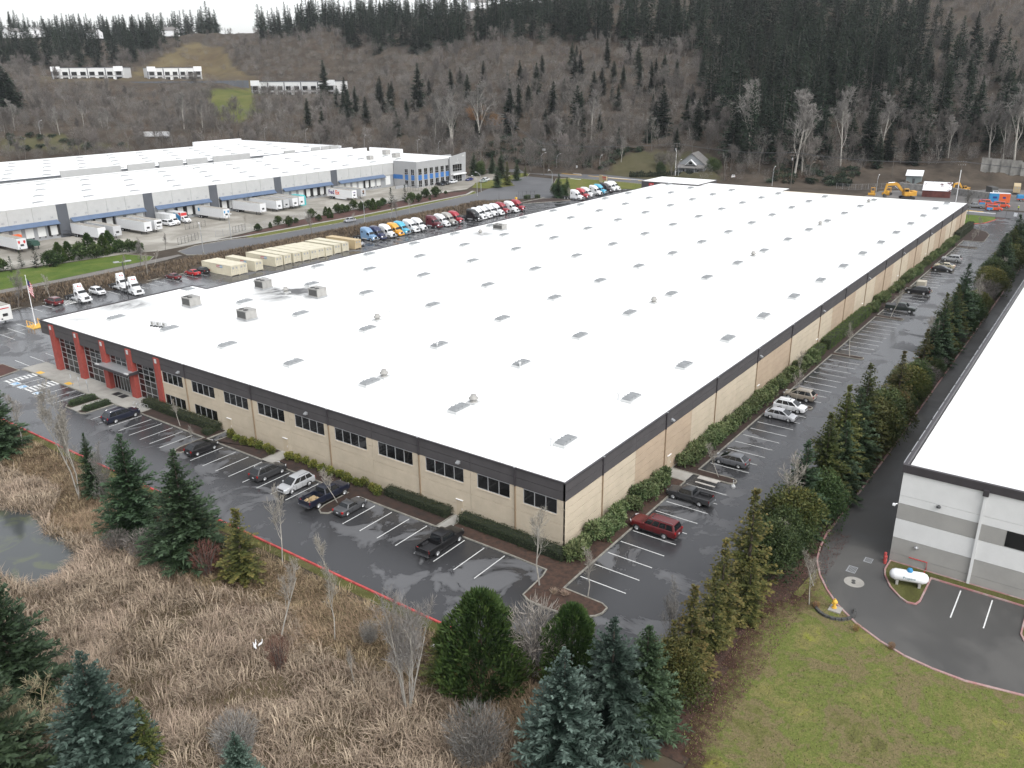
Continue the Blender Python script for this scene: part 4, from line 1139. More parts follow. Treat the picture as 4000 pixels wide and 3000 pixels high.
for r, (yy, off) in enumerate(((240, 0), (256, 8), (272, 0), (288, 8))):
 for k in range(15):
  x = -2 + off + 16.6 * k
  if x < 252:
   s = link('skylight', sk_cm, DW, (x, yy, 10.052)); link('dome', sk_dm, s)
   s.scale = (1.15, 1.0, .8)
for (x, y, lx, ly, h) in ((222, 250, 2.4, 2.4, 1.8), (236, 247, 3.4, 2.6, 2.0), (241, 251, 2.6, 2.2, 1.6), (245, 262, 3.2, 2.6, 2.2)):
 mb = MB(); mb.box(x, x + lx, y, y + ly, 10.052, 10.05 + h); obj('roof_plant', mb, M['hvac'], DW)
OF = thing('office_block', 'two storey grey office corner with blue spandrels and sloped entrance tower', 'office building', (0, 0, 0))
mb = MB()
mb.box(216.45, 238.2, 216.1, 230.0, -.2, 11.2); mb.box(238.25, 249.6, 217.0, 230.0, -.2, 10.8); mb.box(238.25, 257, 230.05, 230.9, 0, 10.8)
obj('core_wall', mb, M['offgrey'], OF)
mb = MB(); mb.box(216.4, 238.2, 216.05, 230.0, 11.202, 11.3); mb.box(238.3, 249.5, 217.1, 229.9, 10.802, 10.9); obj('parapet_cap', mb, M['white'], OF)
mb = MB(); mb.loft([[(238.4, 215.2, -.1), (249.4, 215.2, -.1), (249.4, 215.9, -.1), (238.4, 215.9, -.1)], [(238.4, 215.2, 11.6), (249.9, 215.2, 13.0), (249.9, 215.9, 13.0), (238.4, 215.9, 11.6)]])
obj('entrance_tower', mb, M['offgrey'], OF)
def owin(x0, x1, z0, z1, y, n=2, axis='x'):
 mb = MB(); f = .09
 bx = (lambda a, b, c, d: mb.box(a, b, y - .12, y - .03, c, d)) if axis == 'x' else (lambda a, b, c, d: mb.box(216.33, 216.42, a, b, c, d))
 bx(x0, x1, z0, z0 + f); bx(x0, x1, z1 - f, z1)
 for k in range(n + 1):
  xx = x0 + (x1 - x0) * k / n
  bx(xx - f / 2, xx + f / 2, z0 + f, z1 - f)
 bx(x0, x1, z0 + (z1 - z0) * .33, z0 + (z1 - z0) * .33 + f * .8)
 w = obj('window', mb, M['mullion'], OF)
 mb = MB()
 if axis == 'x': mb.box(x0, x1, y - .08, y - .02, z0, z1)
 else: mb.box(216.38, 216.44, x0, x1, z0, z1)
 obj('pane', mb, M['bglass'], w)
for a in (217.4, 221.2, 225.0, 228.8, 232.5, 236.0):
 y = 216.1
 owin(a, a + 2.2, 5.5, 8.2, y); owin(a, a + 2.2, .3, 3.2, y)
 mb = MB(); mb.box(a, a + 2.2, y - .06, y - .01, 3.3, 5.4); obj('blue_spandrel', mb, M['bluepanel'], OF)
for a in (217.6, 221.3): 
 owin(a, a + 1.9, 5.5, 8.0, 0, 2, 'y'); owin(a, a + 1.9, .6, 3.1, 0, 2, 'y')
 mb = MB(); mb.box(216.40, 216.44, a, a + 1.9, 3.2, 5.4); obj('blue_spandrel', mb, M['bluepanel'], OF)
mb = MB(); mb.box(216.40, 216.44, 224.6, 230.4, 3.4, 5.3); obj('blue_spandrel', mb, M['bluepanel'], OF)
owin(240.0, 246.6, 5.0, 8.2, 215.2, 4); owin(240.2, 246.4, .2, 3.2, 215.2, 4)
mb = MB(); mb.box(239, 248.5, 213.8, 215.19, 3.5, 4.0); obj('entrance_canopy', mb, M['white'], OF)
text_mesh('1', 1.3, M['line'], 'logo', OF, (243.6, 215.18, 10.1), (R(90), 0, 0))
mb = MB()
for k in range(3): mb.tube([(242.4 + .8 * k, 215.15, 9.0), (242.7 + .8 * k, 215.15, 8.8), (243.0 + .8 * k, 215.15, 9.05)], .07, 4)
obj('logo', mb, M['line'], OF)
text_mesh('3305', .9, M['line'], 'house_number', OF, (247.9, 215.18, 11.6), (R(90), 0, 0))
RW = thing('rear_warehouse', 'white roofed warehouse behind the dock warehouse with stepped grey parapets', 'warehouse', (0, 0, 0))
mb = MB(); mb.box(-60, 262, 311.3, 400, -.3, 9.6); obj('core_wall', mb, M['palegrey'], RW)
mb = MB(); mb.box(-60, 261.8, 311.6, 399.8, 9.602, 9.8); obj('roof_membrane', mb, M['roof2'], RW)
for a, b, h in ((-60, 70, 12.0), (108, 134, 12.1), (137, 150, 12.1), (152, 164, 12.1), (166, 177, 12.1), (180, 201, 12.2), (222, 229, 11.6), (240, 246, 12), (247, 252.5, 12), (253, 259, 12)):
 mb = MB(); mb.box(a, b, 310.7, 311.28, -.3, h); obj('parapet_panel', mb, M['palegrey'], RW)
mb = MB(); mb.box(-60, 262, 310.9, 311.55, 9.9, 10.4); obj('fascia', mb, M['slate'], RW)
mb = MB(); mb.box(230, 262, 398, 400.2, 9.8, 12.2); mb.box(261.6, 262.2, 312, 399, 9.8, 11.4); obj('end_parapet', mb, M['white'], RW)
for yy, off in ((322, 0), (338, 8), (354, 0), (370, 8), (386, 0)):
 for k in range(13):
  x = 60 + off + 16 * k
  s = link('skylight', sk_cm, RW, (x, yy, 9.802)); link('dome', sk_dm, s); s.scale = (1.2, 1.0, .8)
M['striped_w'] = mat('white_stripe', (0.60, 0.605, 0.60), 0.85, var=0.04, scale=0.5, coords='World')
M['striped_g'] = mat('grey_stripe', (0.285, 0.28, 0.265), 0.85, var=0.06, scale=0.5, coords='World')
SB = thing('striped_warehouse', 'white and grey striped warehouse with dark fascia at the right edge', 'warehouse', (0, 0, 0))
sx, sy = 17.4, -28.4
mb = MB(); mb.box(sx + .1, 236, -78, sy - .1, -.2, 10.1); obj('core_wall', mb, M['striped_g'], SB)
mb = MB(); mb.box(sx + .3, 235.8, -77.8, sy - .3, 10.102, 10.35); obj('roof_membrane', mb, M['roof2'], SB)
bands = [(0, .95, 'striped_g'), (.98, 2.75, 'striped_g'), (2.78, 4.9, 'striped_w'), (4.93, 6.62, 'striped_g'), (6.65, 7.5, 'striped_w'), (7.53, 10.05, 'striped_w')]
for (a, b, c) in bands:
 for y0, y1 in ((-28.4, -35.7), (-35.74, -43.1), (-43.14, -50.5), (-50.54, -58)):
  if (a, c) == (4.93, 'striped_g') and y0 < -35.72 and y0 > -36:
   mb = MB(); mb.box(sx, sx + .12, y0, -38.0, a, b); mb.box(sx, sx + .12, -40.4, y1, a, b)
  else:
   mb = MB(); mb.box(sx, sx + .12, y0, y1, a, b)
  obj('wall_panel', mb, M[c], SB)
 for k in range(14):
  mb = MB(); mb.box(sx + .13 + 15.5 * k, sx + 15.5 * (k + 1), sy - .12, sy, a, b); obj('wall_panel', mb, M[c], SB)
mb = MB(); mb.box(sx - .02, sx + .08, -40.38, -38.02, 5.0, 6.6); wo = obj('window', mb, M['bglass'], SB)
mb = MB(); mb.box(sx - .15, 236, sy - .2, sy + .12, 10.06, 10.9); mb.box(sx - .15, sx + .2, -78, sy - .21, 10.06, 10.9); obj('fascia', mb, M['coping'], SB)
mb = MB()
for k in range(60): mb.box(sx + .3 + 3.4 * k, sx + 3.2 + 3.4 * k, sy + .121, sy + .2, 10.75, 10.93)
obj('gutter_edge', mb, M['galv'], SB)
for k in range(12):
 mb = MB(); mb.box(sx + 15.5 * (k + 1) - .3, sx + 15.5 * (k + 1) + .3, sy + .02, sy + .45, 10.0, 10.6); s = obj('downspout', mb, M['coping'], SB)
 mb = MB(); mb.box(sx + 15.5 * (k + 1) - .09, sx + 15.5 * (k + 1) + .09, sy + .02, sy + .2, .1, 9.99); obj('lower_pipe', mb, M['striped_w'], s)
for y in (-35.72, -50.5):
 mb = MB(); mb.box(sx - .26, sx - .01, y - .12, y + .12, .1, 9.9); s = obj('downspout', mb, M['striped_w'], SB)
 mb = MB(); mb.box(sx - .42, sx - .155, y - .25, y + .25, 9.7, 10.3); obj('rain_head', mb, M['coping'], s)
for (y, z, m_) in ((-32.0, 7.2, 'dkgrey'), (-30.7, 2.15, 'galv')):
 mb = MB(); mb.lathe((sx - .15, y, z), [(.06, 0), (.2, .05), (.22, .2), (.1, .3)], 8); obj('wall_light', mb, M[m_], SB)
mb = MB(); mb.tube([(sx, sy + .1, 6.5), (sx - .3, sy + .35, 6.5)], .06, 5); mb.box(sx - .5, sx - .2, sy + .2, sy + .45, 6.4, 6.58); obj('corner_camera', mb, M['white'], SB)
mb = MB(); mb.tube([(sx - .1, -30.2, 1.0), (sx - .1, -31.9, 1.0), (sx - .1, -31.9, .1)], .05, 5); mb.tube([(sx - .3, -31.9, .05), (sx - .9, -31.9, .05), (sx - .9, -31.9, .4)], .06, 5); obj('fire_pipe', mb, M['red'], SB)
mb = MB(); mb.bbox(sx - 1.1, sx - .75, sy + .05, sy + .3, 0, .9, .04); mb.bbox(sx - .6, sx - .3, sy + .2, sy + .45, 0, 1.0, .04)
tag(obj('red_bollard', mb, M['redkerb']), 'pair of faded red guard posts at the striped building corner', 'bollard')
bed('tank_bed', [(17.3, -28.5), (15.2, -28.45), (14.0, -28.75), (12.2, -29.7), (10.9, -30.9), (10.45, -31.6), (10.6, -32.4), (11.4, -32.65), (16.1, -32.7), (16.05, -40.8), (14.6, -40.9), (11.2, -40.9), (10.2, -41.3), (10.0, -42.6), (10.6, -44), (15, -44), (16.1, -60), (17.3, -60)], M['mossy'], M['pinkkerb'])
for y in (-35.4, -38.12, -46.5): stall(15.6, y, 180, 5.25, 0.012)
def boxy(name, label, corners, h, m, roofm, wins=0, dark=()):
 (x0, y0), (x1, y1) = corners
 t = thing(name, label, 'building', (x0, y0, 0))
 u = Vector((x1 - x0, y1 - y0)); L_ = u.length; a = math.atan2(u.y, u.x)
 t.rotation_euler = (0, 0, a)
 return t, L_
def far_block(label, p0, p1, z, h, depth, bays, parapet=1.2):
 t, L_ = boxy('office_building', label, (p0, p1), h, None, None)
 t.location.z = z
 mb = MB(); mb.box(0, L_, 0, depth, -6, h); obj('wall', mb, M['striped_w'], t)
 mb = MB(); mb.box(-.3, L_ + .3, -.3, depth + .3, h + .005, h + .4); obj('roof', mb, M['slate'], t)
 w = L_ / bays
 for k in range(bays):
  if k in (0, bays - 1):
   mb = MB(); mb.box(k * w + .5, (k + 1) * w - .5, -.25, -.02, 0, h * .72); obj('grey_panel', mb, M['offgrey'], t)
   mb = MB(); mb.box(k * w - .2, (k + 1) * w + .2, -.6, 0, h * .75, h + parapet); obj('parapet', mb, M['white'], t)
  for zz in (.6, h * .45):
   mb = MB(); mb.box(k * w + w * .2, (k + 1) * w - w * .2, -.32, -.27, zz, zz + h * .26); wo = obj('window', mb, M['bglass'], t)
  if k % 2 == 0:
   mb = MB(); mb.box(k * w - .3, k * w + .5, -.2, -.01, 0, h * .97); obj('pilaster', mb, M['slate'], t)
 mb = MB(); mb.box(0, L_, -.3, -.24, h * .38, h * .44); obj('grey_band', mb, M['offgrey'], t)
 return t
far_block('white two storey office on the plateau left of the bare knoll', (344.3, 771.1), (387.4, 727.0), 44.2, 11.5, 26, 8)
far_block('white office building below the bare knoll with grey end panels', (405.0, 716.3), (449.0, 697.0), 43.6, 11.5, 24, 7)
far_block('long pale office building half hidden behind bare trees on the slope', (418.4, 585.5), (446, 512.4), 30.5, 12, 24, 10)
RT = thing('retaining_wall', 'dark block retaining wall along the plateau edge below the white offices', 'wall', (0, 0, 0))
pw_ = [(365.0, 690.0), (392, 668), (425, 652), (452, 632)]
k_ = 0
for a, b in zip(pw_[:-1], pw_[1:]):
 n = 6
 for j in range(n):
  p = Vector(a) + (Vector(b) - Vector(a)) * (j / n); q = Vector(a) + (Vector(b) - Vector(a)) * ((j + .97) / n)
  u = (q - p).normalized(); nn = Vector((u.y, -u.x)) * 1.0
  mb = MB(); mb.loft([[(*(p), 30), (*(q), 30), (*(q + nn), 30), (*(p + nn), 30)], [(*p, 43.6), (*q, 43.6), (*(q + nn * .6), 43.6), (*(p + nn * .6), 43.6)]])
  obj('wall_block', mb, M['slate'], RT)
def cottage(label, x, y, z, w, d, h, rz, wall, roof, name='house', porch=False, grp=None):
 t = thing(name, label, 'house', (x, y, z), R(rz), grp)
 mb = MB(); mb.box(-w / 2, w / 2, -d / 2, d / 2, -1.5, h); mb.loft([[(-w / 2, -d / 2, h), (-w / 2, d / 2, h), (-w / 2, 0, h + d * .38)], [(w / 2, -d / 2, h), (w / 2, d / 2, h), (w / 2, 0, h + d * .38)]])
 obj('wall', mb, wall, t)
 mb = MB()
 for s in (-1, 1): mb.loft([[(-w / 2 - .5, s * (d / 2 + .5), h - .3), (-w / 2 - .5, 0, h + d * .38 + .06), (-w / 2 - .5, 0, h + d * .38 + .3), (-w / 2 - .5, s * (d / 2 + .5), h - .05)], [(w / 2 + .5, s * (d / 2 + .5), h - .3), (w / 2 + .5, 0, h + d * .38 + .06), (w / 2 + .5, 0, h + d * .38 + .3), (w / 2 + .5, s * (d / 2 + .5), h - .05)]])
 obj('roof', mb, roof, t)
 for q in (-.25, .25):
  mb = MB(); mb.box(-w / 2 - .06, -w / 2 - .01, q * d - .7, q * d + .7, 1.0, 2.4); f = obj('window', mb, M['white'], t)
  mb = MB(); mb.box(-w / 2 - .09, -w / 2 - .065, q * d - .6, q * d + .6, 1.1, 2.3); obj('pane', mb, M['bglass'], f)
 for q in (-.3, .05, .32):
  mb = MB(); mb.box(q * w - .6, q * w + .6, -d / 2 - .06, -d / 2 - .01, 1.0, 2.4); f = obj('window', mb, M['white'], t)
  mb = MB(); mb.box(q * w - .5, q * w + .5, -d / 2 - .09, -d / 2 - .065, 1.1, 2.3); obj('pane', mb, M['bglass'], f)
 if porch:
  mb = MB(); mb.box(-w / 2 - 3.0, -w / 2 - .02, -d / 2, d / 2, 0, .5)
  for yy in (-d / 2 + .2, -d / 6, d / 6, d / 2 - .2): mb.box(-w / 2 - 2.9, -w / 2 - 2.6, yy - .15, yy + .15, .5, 3.0)
  mb.box(-w / 2 - 2.95, -w / 2 - 2.7, -d / 2 + .3, -d / 6, .6, 1.4); mb.box(-w / 2 - 2.95, -w / 2 - 2.7, d / 6, d / 2 - .3, .6, 1.4)
  obj('porch', mb, M['galv'], t)
  mb = MB(); mb.loft([[(-w / 2 - 3.4, -d / 2 - .3, 3.0), (-w / 2, -d / 2 - .3, 4.2), (-w / 2, -d / 2 - .3, 4.4), (-w / 2 - 3.4, -d / 2 - .3, 3.2)], [(-w / 2 - 3.4, d / 2 + .3, 3.0), (-w / 2, d / 2 + .3, 4.2), (-w / 2, d / 2 + .3, 4.4), (-w / 2 - 3.4, d / 2 + .3, 3.2)]])
  obj('porch_roof', mb, roof, t)
  mb = MB(); mb.loft([[(-w / 2 - 1.6, -2.2, 4.4), (-w / 2 - 1.6, 2.2, 4.4), (-w / 2 - 1.6, 0, 6.6)], [(0, -2.2, 4.4), (0, 2.2, 4.4), (0, 0, 6.6)]]); obj('dormer', mb, wall, t)
  mb = MB(); mb.box(-w / 2 - 1.66, -w / 2 - 1.61, -.8, .8, 4.7, 5.7); obj('dormer_window', mb, M['bglass'], t)
  mb = MB()
  for s in (-1, 1): mb.loft([[(-w / 2 - 2.0, s * 2.7, 4.2), (-w / 2 - 2.0, 0, 6.7), (-w / 2 - 2.0, 0, 6.95), (-w / 2 - 2.0, s * 2.7, 4.45)], [(0, s * 2.7, 4.2), (0, 0, 6.7), (0, 0, 6.95), (0, s * 2.7, 4.45)]])
  obj('dormer_roof', mb, M['white'], t)
 return t
M['housegrey'] = mat('grey_siding', (0.23, 0.24, 0.25), 0.8, var=0.1, scale=0.8, stretch=(.2, .2, 6))
M['shingle'] = mat('grey_shingles', (0.15, 0.145, 0.14), 0.9, var=0.25, scale=1.2)
cottage('small grey bungalow with porch and dormer beside the street', 327, 134.5, .9, 12, 13.5, 4.4, 10, M['housegrey'], M['shingle'], porch=True)
RIDGE = [(501.0, 1161.9), (554.5, 1202.6), (531.7, 1180.4), (610.5, 1161.7), (683.9, 1093.5), (815.4, 650.1)]
for i, (px_, py_) in enumerate(RIDGE):
 z_ = float(hill(px_, py_)[0])
 lab = ('long white house on the ridge furthest left among firs', 'white gabled house high on the ridge right of the first', 'white house on the ridge below the gabled one', 'pale house alone in the middle of the ridge firs', 'tall pale house behind the tall ridge firs', 'beige house near the skyline above the forest')[i]
 cottage(lab, px_, py_, z_ + 5, 20, 12, 6, 20 + 25 * i, M['white'], M['shingle'], grp='houses on the ridge')
t = thing('outhouse', 'small white outhouse with dark flat roof above the bungalow', 'shed', (362, 131, float(hill(362, 131)[0])))
mb = MB(); mb.box(-1.2, 1.2, -1.1, 1.1, -1, 3.6); obj('wall', mb, M['white'], t)
mb = MB(); mb.box(-1.6, 1.6, -2.4, 1.5, 3.6, 3.85); obj('roof', mb, M['slate'], t)
mb = MB(); mb.box(-1.26, -1.21, -.35, .35, .1, 2.3); obj('door', mb, M['galv'], t)
t = thing('carport', 'low open carport with flat mossy roof beside the gravel drive', 'carport', (345, 111, 1.6), R(8))
mb = MB(); mb.box(-3, 3, -6.5, 6.5, 3.0, 3.3); obj('roof', mb, mat('mossy_roof', (0.12, 0.13, 0.11), .9, var=.2, scale=.6), t)
mb = MB(); mb.box(2.6, 2.8, -6.3, 6.3, -1, 3.0); mb.box(-2.8, 2.6, -6.3, -2.2, -1, 2.99); obj('wall', mb, M['wood'], t)
mb = MB()
for yy in (-2.0, 2.0, 6.2): mb.box(-2.9, -2.65, yy - .12, yy + .12, -1, 3.0)
obj('post', mb, M['white'], t)
def wheel(parent, x, y, r=.34, w=.23, dual=False):
 key = (round(r, 3), round(w, 3))
 if key not in WHEELS:
  mb = MB(); mb.tube([(0, -w / 2, 0), (0, -w / 2 + .04, 0), (0, w / 2 - .04, 0), (0, w / 2, 0)], [r * .86, r, r, r * .86], 18)
  tm = mesh_from('wheel', mb, M['tyre'])
  rb = MB()
  for s in (-1, 1):
   rb.tube([(0, s * (w / 2 - .02), 0), (0, s * (w / 2 + .012), 0)], [r * .64, r * .6], 14)
   for k in range(5):
    a = 2 * math.pi * k / 5
    rb.tube([(0, s * (w / 2 + .016), 0), (r * .58 * math.cos(a), s * (w / 2 + .016), r * .58 * math.sin(a))], .035, 4)
  WHEELS[key] = (tm, mesh_from('rim', rb, M['rim']))
 tm, rm = WHEELS[key]
 o = link('wheel', tm, parent, (x, y, r))
 link('rim', rm, o)
 return o
WHEELS = {}

def ring(x, hw, zb, zt, sh=.07):
 """one cross-section of a body: sill, flank, shoulder, deck"""
 h = zt - zb
 L_ = [(x, hw * .88, zb), (x, hw * .97, zb + .12 * h), (x, hw, zb + .5 * h), (x, hw * .975, zt - sh * 1.3), (x, hw * .90, zt - sh * .35), (x, hw * .6, zt)]
 return L_ + [(a, -b, c) for a, b, c in L_[::-1]]

def cabin_pts(P):
 """frustum of the glasshouse: belt rectangle and roof rectangle, x rear/front"""
 hwb, hwr = P['W'] * .468, P['W'] * .35
 return P['cb0'], P['cb1'], P['cr0'], P['cr1'], hwb, hwr, P['belt'] - .03, P['H']

def side_quad(P, t0, t1, z0, z1, s, off=.012):
 b0, b1, r0, r1, hb, hr, zb, zr = cabin_pts(P)
 def pt(t, v):
  xb, xr = b0 + (b1 - b0) * t, r0 + (r1 - r0) * t
  return (xb + (xr - xb) * v, s * (hb + (hr - hb) * v + off), zb + (zr - zb) * v)
 q = [pt(t0, z0), pt(t1, z0), pt(t1, z1), pt(t0, z1)]
 return q if s > 0 else q[::-1]

def end_quad(P, front, z0=.10, z1=.88, wy=.88, off=.012):
 b0, b1, r0, r1, hb, hr, zb, zr = cabin_pts(P)
 xb, xr = (b1, r1) if front else (b0, r0)
 o = off if front else -off
 def pt(v, s): return (xb + (xr - xb) * v + o, s * (hb + (hr - hb) * v) * wy, zb + (zr - zb) * v + .01)
 q = [pt(z0, -1), pt(z0, 1), pt(z1, 1), pt(z1, -1)]
 return q if front else q[::-1]

def add_cabin(P, t, nsplit, rails=False, sunroof=False):
 b0, b1, r0, r1, hb, hr, zb, zr = cabin_pts(P)
 def rr(x0, x1, hw, z, c=.10): return [(x0 + c, -hw, z), (x1 - c, -hw, z), (x1, -hw + c, z), (x1, hw - c, z), (x1 - c, hw, z), (x0 + c, hw, z), (x0, hw - c, z), (x0, -hw + c, z)]
 k = .93
 mb = MB()
 mb.loft([rr(b0, b1, hb, zb - .05), rr(b0 + (r0 - b0) * k, b1 + (r1 - b1) * k, hb + (hr - hb) * k, zb + (zr - zb) * k), rr(r0 + .0, r1 - .04, hr - .04, zr - .03, .14), rr(r0 + .16, r1 - .22, hr - .13, zr + .012, .18), rr(r0 + .5, r1 - .5, hr - .3, zr + .035, .2)])
 obj('cabin', mb, M['paint'], t)
 mb = MB(); mb.add(end_quad(P, True), [(0, 1, 2, 3)]); obj('windshield', mb, M['glass'], t)
 mb = MB(); mb.add(end_quad(P, False), [(0, 1, 2, 3)]); obj('rear_window', mb, M['glass'], t)
 for s in (-1, 1):
  cuts = [.06 + .88 * k_ / nsplit for k_ in range(nsplit + 1)]
  for a, b in zip(cuts[:-1], cuts[1:]):
   mb = MB(); mb.add(side_quad(P, a + .012, b - .012, .10, .84, s), [(0, 1, 2, 3)]); obj('side_window', mb, M['glass'], t)
 if rails:
  for s in (-1, 1):
   mb = MB(); y = s * (hr - .08); mb.tube([(r0 + .15, y, zr), (r0 + .3, y, zr + .07), (r1 - .5, y, zr + .07), (r1 - .35, y, zr)], .022, 5); obj('roof_rail', mb, M['chrome'], t)
 if sunroof:
  mb = MB(); mb.box(r1 - 1.0, r1 - .3, -.38, .38, zr + .012, zr + .028); obj('sunroof', mb, M['glass'], t)

def arches(P, mb):
 for x in (P['xf'], P['xr']):
  for s in (-1, 1):
   n = 10; y = s * (P['W'] / 2 * .985 + .008)
   rr_ = P['wr'] * 1.18
   pts = [(x + rr_ * math.cos(math.pi * k / n), y, P['wr'] + rr_ * math.sin(math.pi * k / n)) for k in range(n + 1)]
   pts = [(p[0], p[1], max(p[2], P['zb'] + .0)) for p in pts]
   idx = list(range(len(pts)))
   mb.add(pts, [tuple(idx if s < 0 else idx[::-1])])

def common(P, t):
 L2, W = P['L'] / 2, P['W']
 mb = MB(); arches(P, mb); obj('wheel_arch', mb, M['darkplastic'], t)
 for x in (P['xf'], P['xr']):
  for s in (-1, 1): wheel(t, x, s * (W / 2 - .12), P['wr'], .23)
 zl = P['hood'] - .17
 for s in (-1, 1):
  mb = MB(); mb.loft([[(L2 - .30, s * W * .44, zl - .07), (L2 - .02, s * W * .30, zl - .08), (L2 - .02, s * W * .30, zl + .06), (L2 - .30, s * W * .44, zl + .07)], [(L2 - .28, s * W * .475, zl - .07), (L2 + .012, s * W * .33, zl - .08), (L2 + .012, s * W * .33, zl + .06), (L2 - .28, s * W * .475, zl + .07)]]); obj('headlight', mb, M['lamp'], t)
  zt = P['tail'] - .22
  mb = MB(); mb.box(-L2 - .012, -L2 + .22, s * W * .36, s * W * .472, zt - .10, zt + .12); obj('tail_light', mb, M['tail'], t)
  mb = MB(); mb.bbox(P['cb1'] - .45, P['cb1'] - .27, s * (W / 2 - .02), s * (W / 2 + .17), P['belt'] + .01, P['belt'] + .16, .03); obj('mirror', mb, M['paint'], t)
 mb = MB(); mb.box(L2 - .02, L2 + .012, -W * .27, W * .27, zl - .18, zl + .03); obj('grille', mb, M['darkplastic'], t)
 mb = MB(); mb.box(L2 - .03, L2 + .02, -W * .40, W * .40, P['zb'] + .02, P['zb'] + .16); obj('bumper', mb, M[P.get('bumper', 'darkplastic')], t)
 mb = MB(); mb.box(-L2 - .02, -L2 + .03, -W * .42, W * .42, P['zb'] + .02, P['zb'] + .20); obj('bumper', mb, M[P.get('bumper', 'darkplastic')], t)
 mb = MB(); mb.box(-L2 - .022, -L2 - .005, -.16, .16, P['zb'] + .28, P['zb'] + .40); obj('number_plate', mb, M['plate'], t)
 for s in (-1, 1):
  mb = MB(); mb.box(P['xr'] + P['wr'] * 1.2, P['xf'] - P['wr'] * 1.2, s * W * .47, s * (W * .492), P['zb'] - .01, P['zb'] + .09)
  obj('sill', mb, M['darkplastic'], t)
 for s in (-1, 1):
  for x in P.get('handles', ()):
   mb = MB(); mb.box(x - .1, x + .1, s * (W / 2 + .001), s * (W / 2 + .02), P['belt'] - .17, P['belt'] - .13); obj('door_handle', mb, M['paint'], t)
 for s in (-1, 1):
  mb = MB()
  for x in P.get('seams', ()): mb.box(x - .012, x + .012, s * (W / 2 - .01), s * (W / 2 + .006), P['zb'] + .12, P['belt'] - .08)
  if mb.v: obj('door_seam', mb, M['darkplastic'], t)

def car(P, nsplit=3, rails=False, sunroof=False):
 """closed car body from cross-sections, nose at +x"""
 t = thing('parked_car', 'car', 'car')
 L2, W = P['L'] / 2, P['W']
 zb, hood, belt, tail = P['zb'], P['hood'], P['belt'], P['tail']
 st = [(-L2, W * .40, zb + .08, tail - .26), (-L2 + .05, W * .455, zb + .02, tail - .12), (-L2 + .22, W * .485, zb, tail - .02), (min(P['cb0'], -L2 + .7), W * .498, zb, max(tail, belt - .02)), (0, W * .5, zb, belt), (P['cb1'] + .02, W * .5, zb, belt - .02), (P['cb1'] + .25, W * .495, zb, hood + (belt - hood) * .6), (L2 - .55, W * .487, zb, hood), (L2 - .22, W * .455, zb + .02, hood - .08), (L2 - .04, W * .40, zb + .05, hood - .2), (L2, W * .34, zb + .10, hood - .30)]
 mb = MB(); mb.loft([ring(*s) for s in st]); obj('body', mb, M['paint'], t)
 add_cabin(P, t, nsplit, rails, sunroof)
 common(P, t)
 return t

def pickup(P, cargo=None, cover=False):
 t = thing('pickup_truck', 'pickup', 'pickup truck')
 L2, W = P['L'] / 2, P['W']
 zb, hood, belt = P['zb'], P['hood'], P['belt']
 x0 = P['cb0'] - .04
 st = [(x0, W * .495, zb, belt), (0, W * .5, zb, belt), (P['cb1'] + .02, W * .5, zb, belt - .02), (P['cb1'] + .2, W * .495, zb, hood + .04), (L2 - .5, W * .487, zb, hood), (L2 - .14, W * .47, zb + .02, hood - .05), (L2, W * .44, zb + .05, hood - .14)]
 mb = MB(); mb.loft([ring(*s, .05) for s in st]); obj('body', mb, M['paint'], t)
 mb = MB()
 yb, tb = W * .49, .09
 for s in (-1, 1): mb.loft([[(-L2 + .03, s * (yb - tb), zb), (-L2 + .03, s * yb, zb + .1), (-L2 + .03, s * yb, belt - .05), (-L2 + .03, s * (yb - .03), belt), (-L2 + .03, s * (yb - tb), belt)], [(x0 - .03, s * (yb - tb), zb), (x0 - .03, s * yb, zb + .1), (x0 - .03, s * yb, belt - .05), (x0 - .03, s * (yb - .03), belt), (x0 - .03, s * (yb - tb), belt)]])
 mb.box(x0 - .11, x0 - .035, -yb + tb, yb - tb, zb, belt - .02)
 obj('bed_side', mb, M['paint'], t)
 mb = MB(); mb.bbox(-L2 - .04, -L2 + .03, -yb + .05, yb - .05, zb + .18, belt - .01, .02); obj('tailgate', mb, M['paint'], t)
 mb = MB(); mb.box(-L2 + .031, x0 - .112, -yb + tb, yb - tb, zb + .25, zb + .32)
 for s in (-1, 1): mb.box(P['xr'] - .45, P['xr'] + .45, s * (yb - tb - .001), s * (yb - tb - .26), zb + .321, zb + .60)
 obj('bed_floor', mb, M['darkplastic'], t)
 if cover:
  mb = MB(); mb.box(-L2 + .01, x0 - .04, -yb + .02, yb - .02, belt + .005, belt + .05); obj('bed_cover', mb, M['dkgrey'], t)
 if cargo:
  mb = MB()
  for k in range(14):
   a, b = rnd.uniform(-L2 + .3, x0 - .5), rnd.uniform(-.5, .5)
   mb.loft([[(a - .3, b - .15, zb + .33), (a + .3, b - .2, zb + .33), (a + .28, b + .2, zb + .33), (a - .3, b + .17, zb + .33)], [(a - .2, b - .1, zb + .5 + .1 * rnd.random()), (a + .2, b - .1, zb + .5), (a + .2, b + .1, zb + .52), (a - .2, b + .1, zb + .5)]])
  obj('straw_load', mb, cargo, t)
 add_cabin(P, t, 2)
 common(P, t)
 mb = MB(); mb.box(-L2 - .16, -L2 - .03, -W * .46, W * .46, zb + .05, zb + .19); obj('step_bumper', mb, M['chrome'], t)
 return t

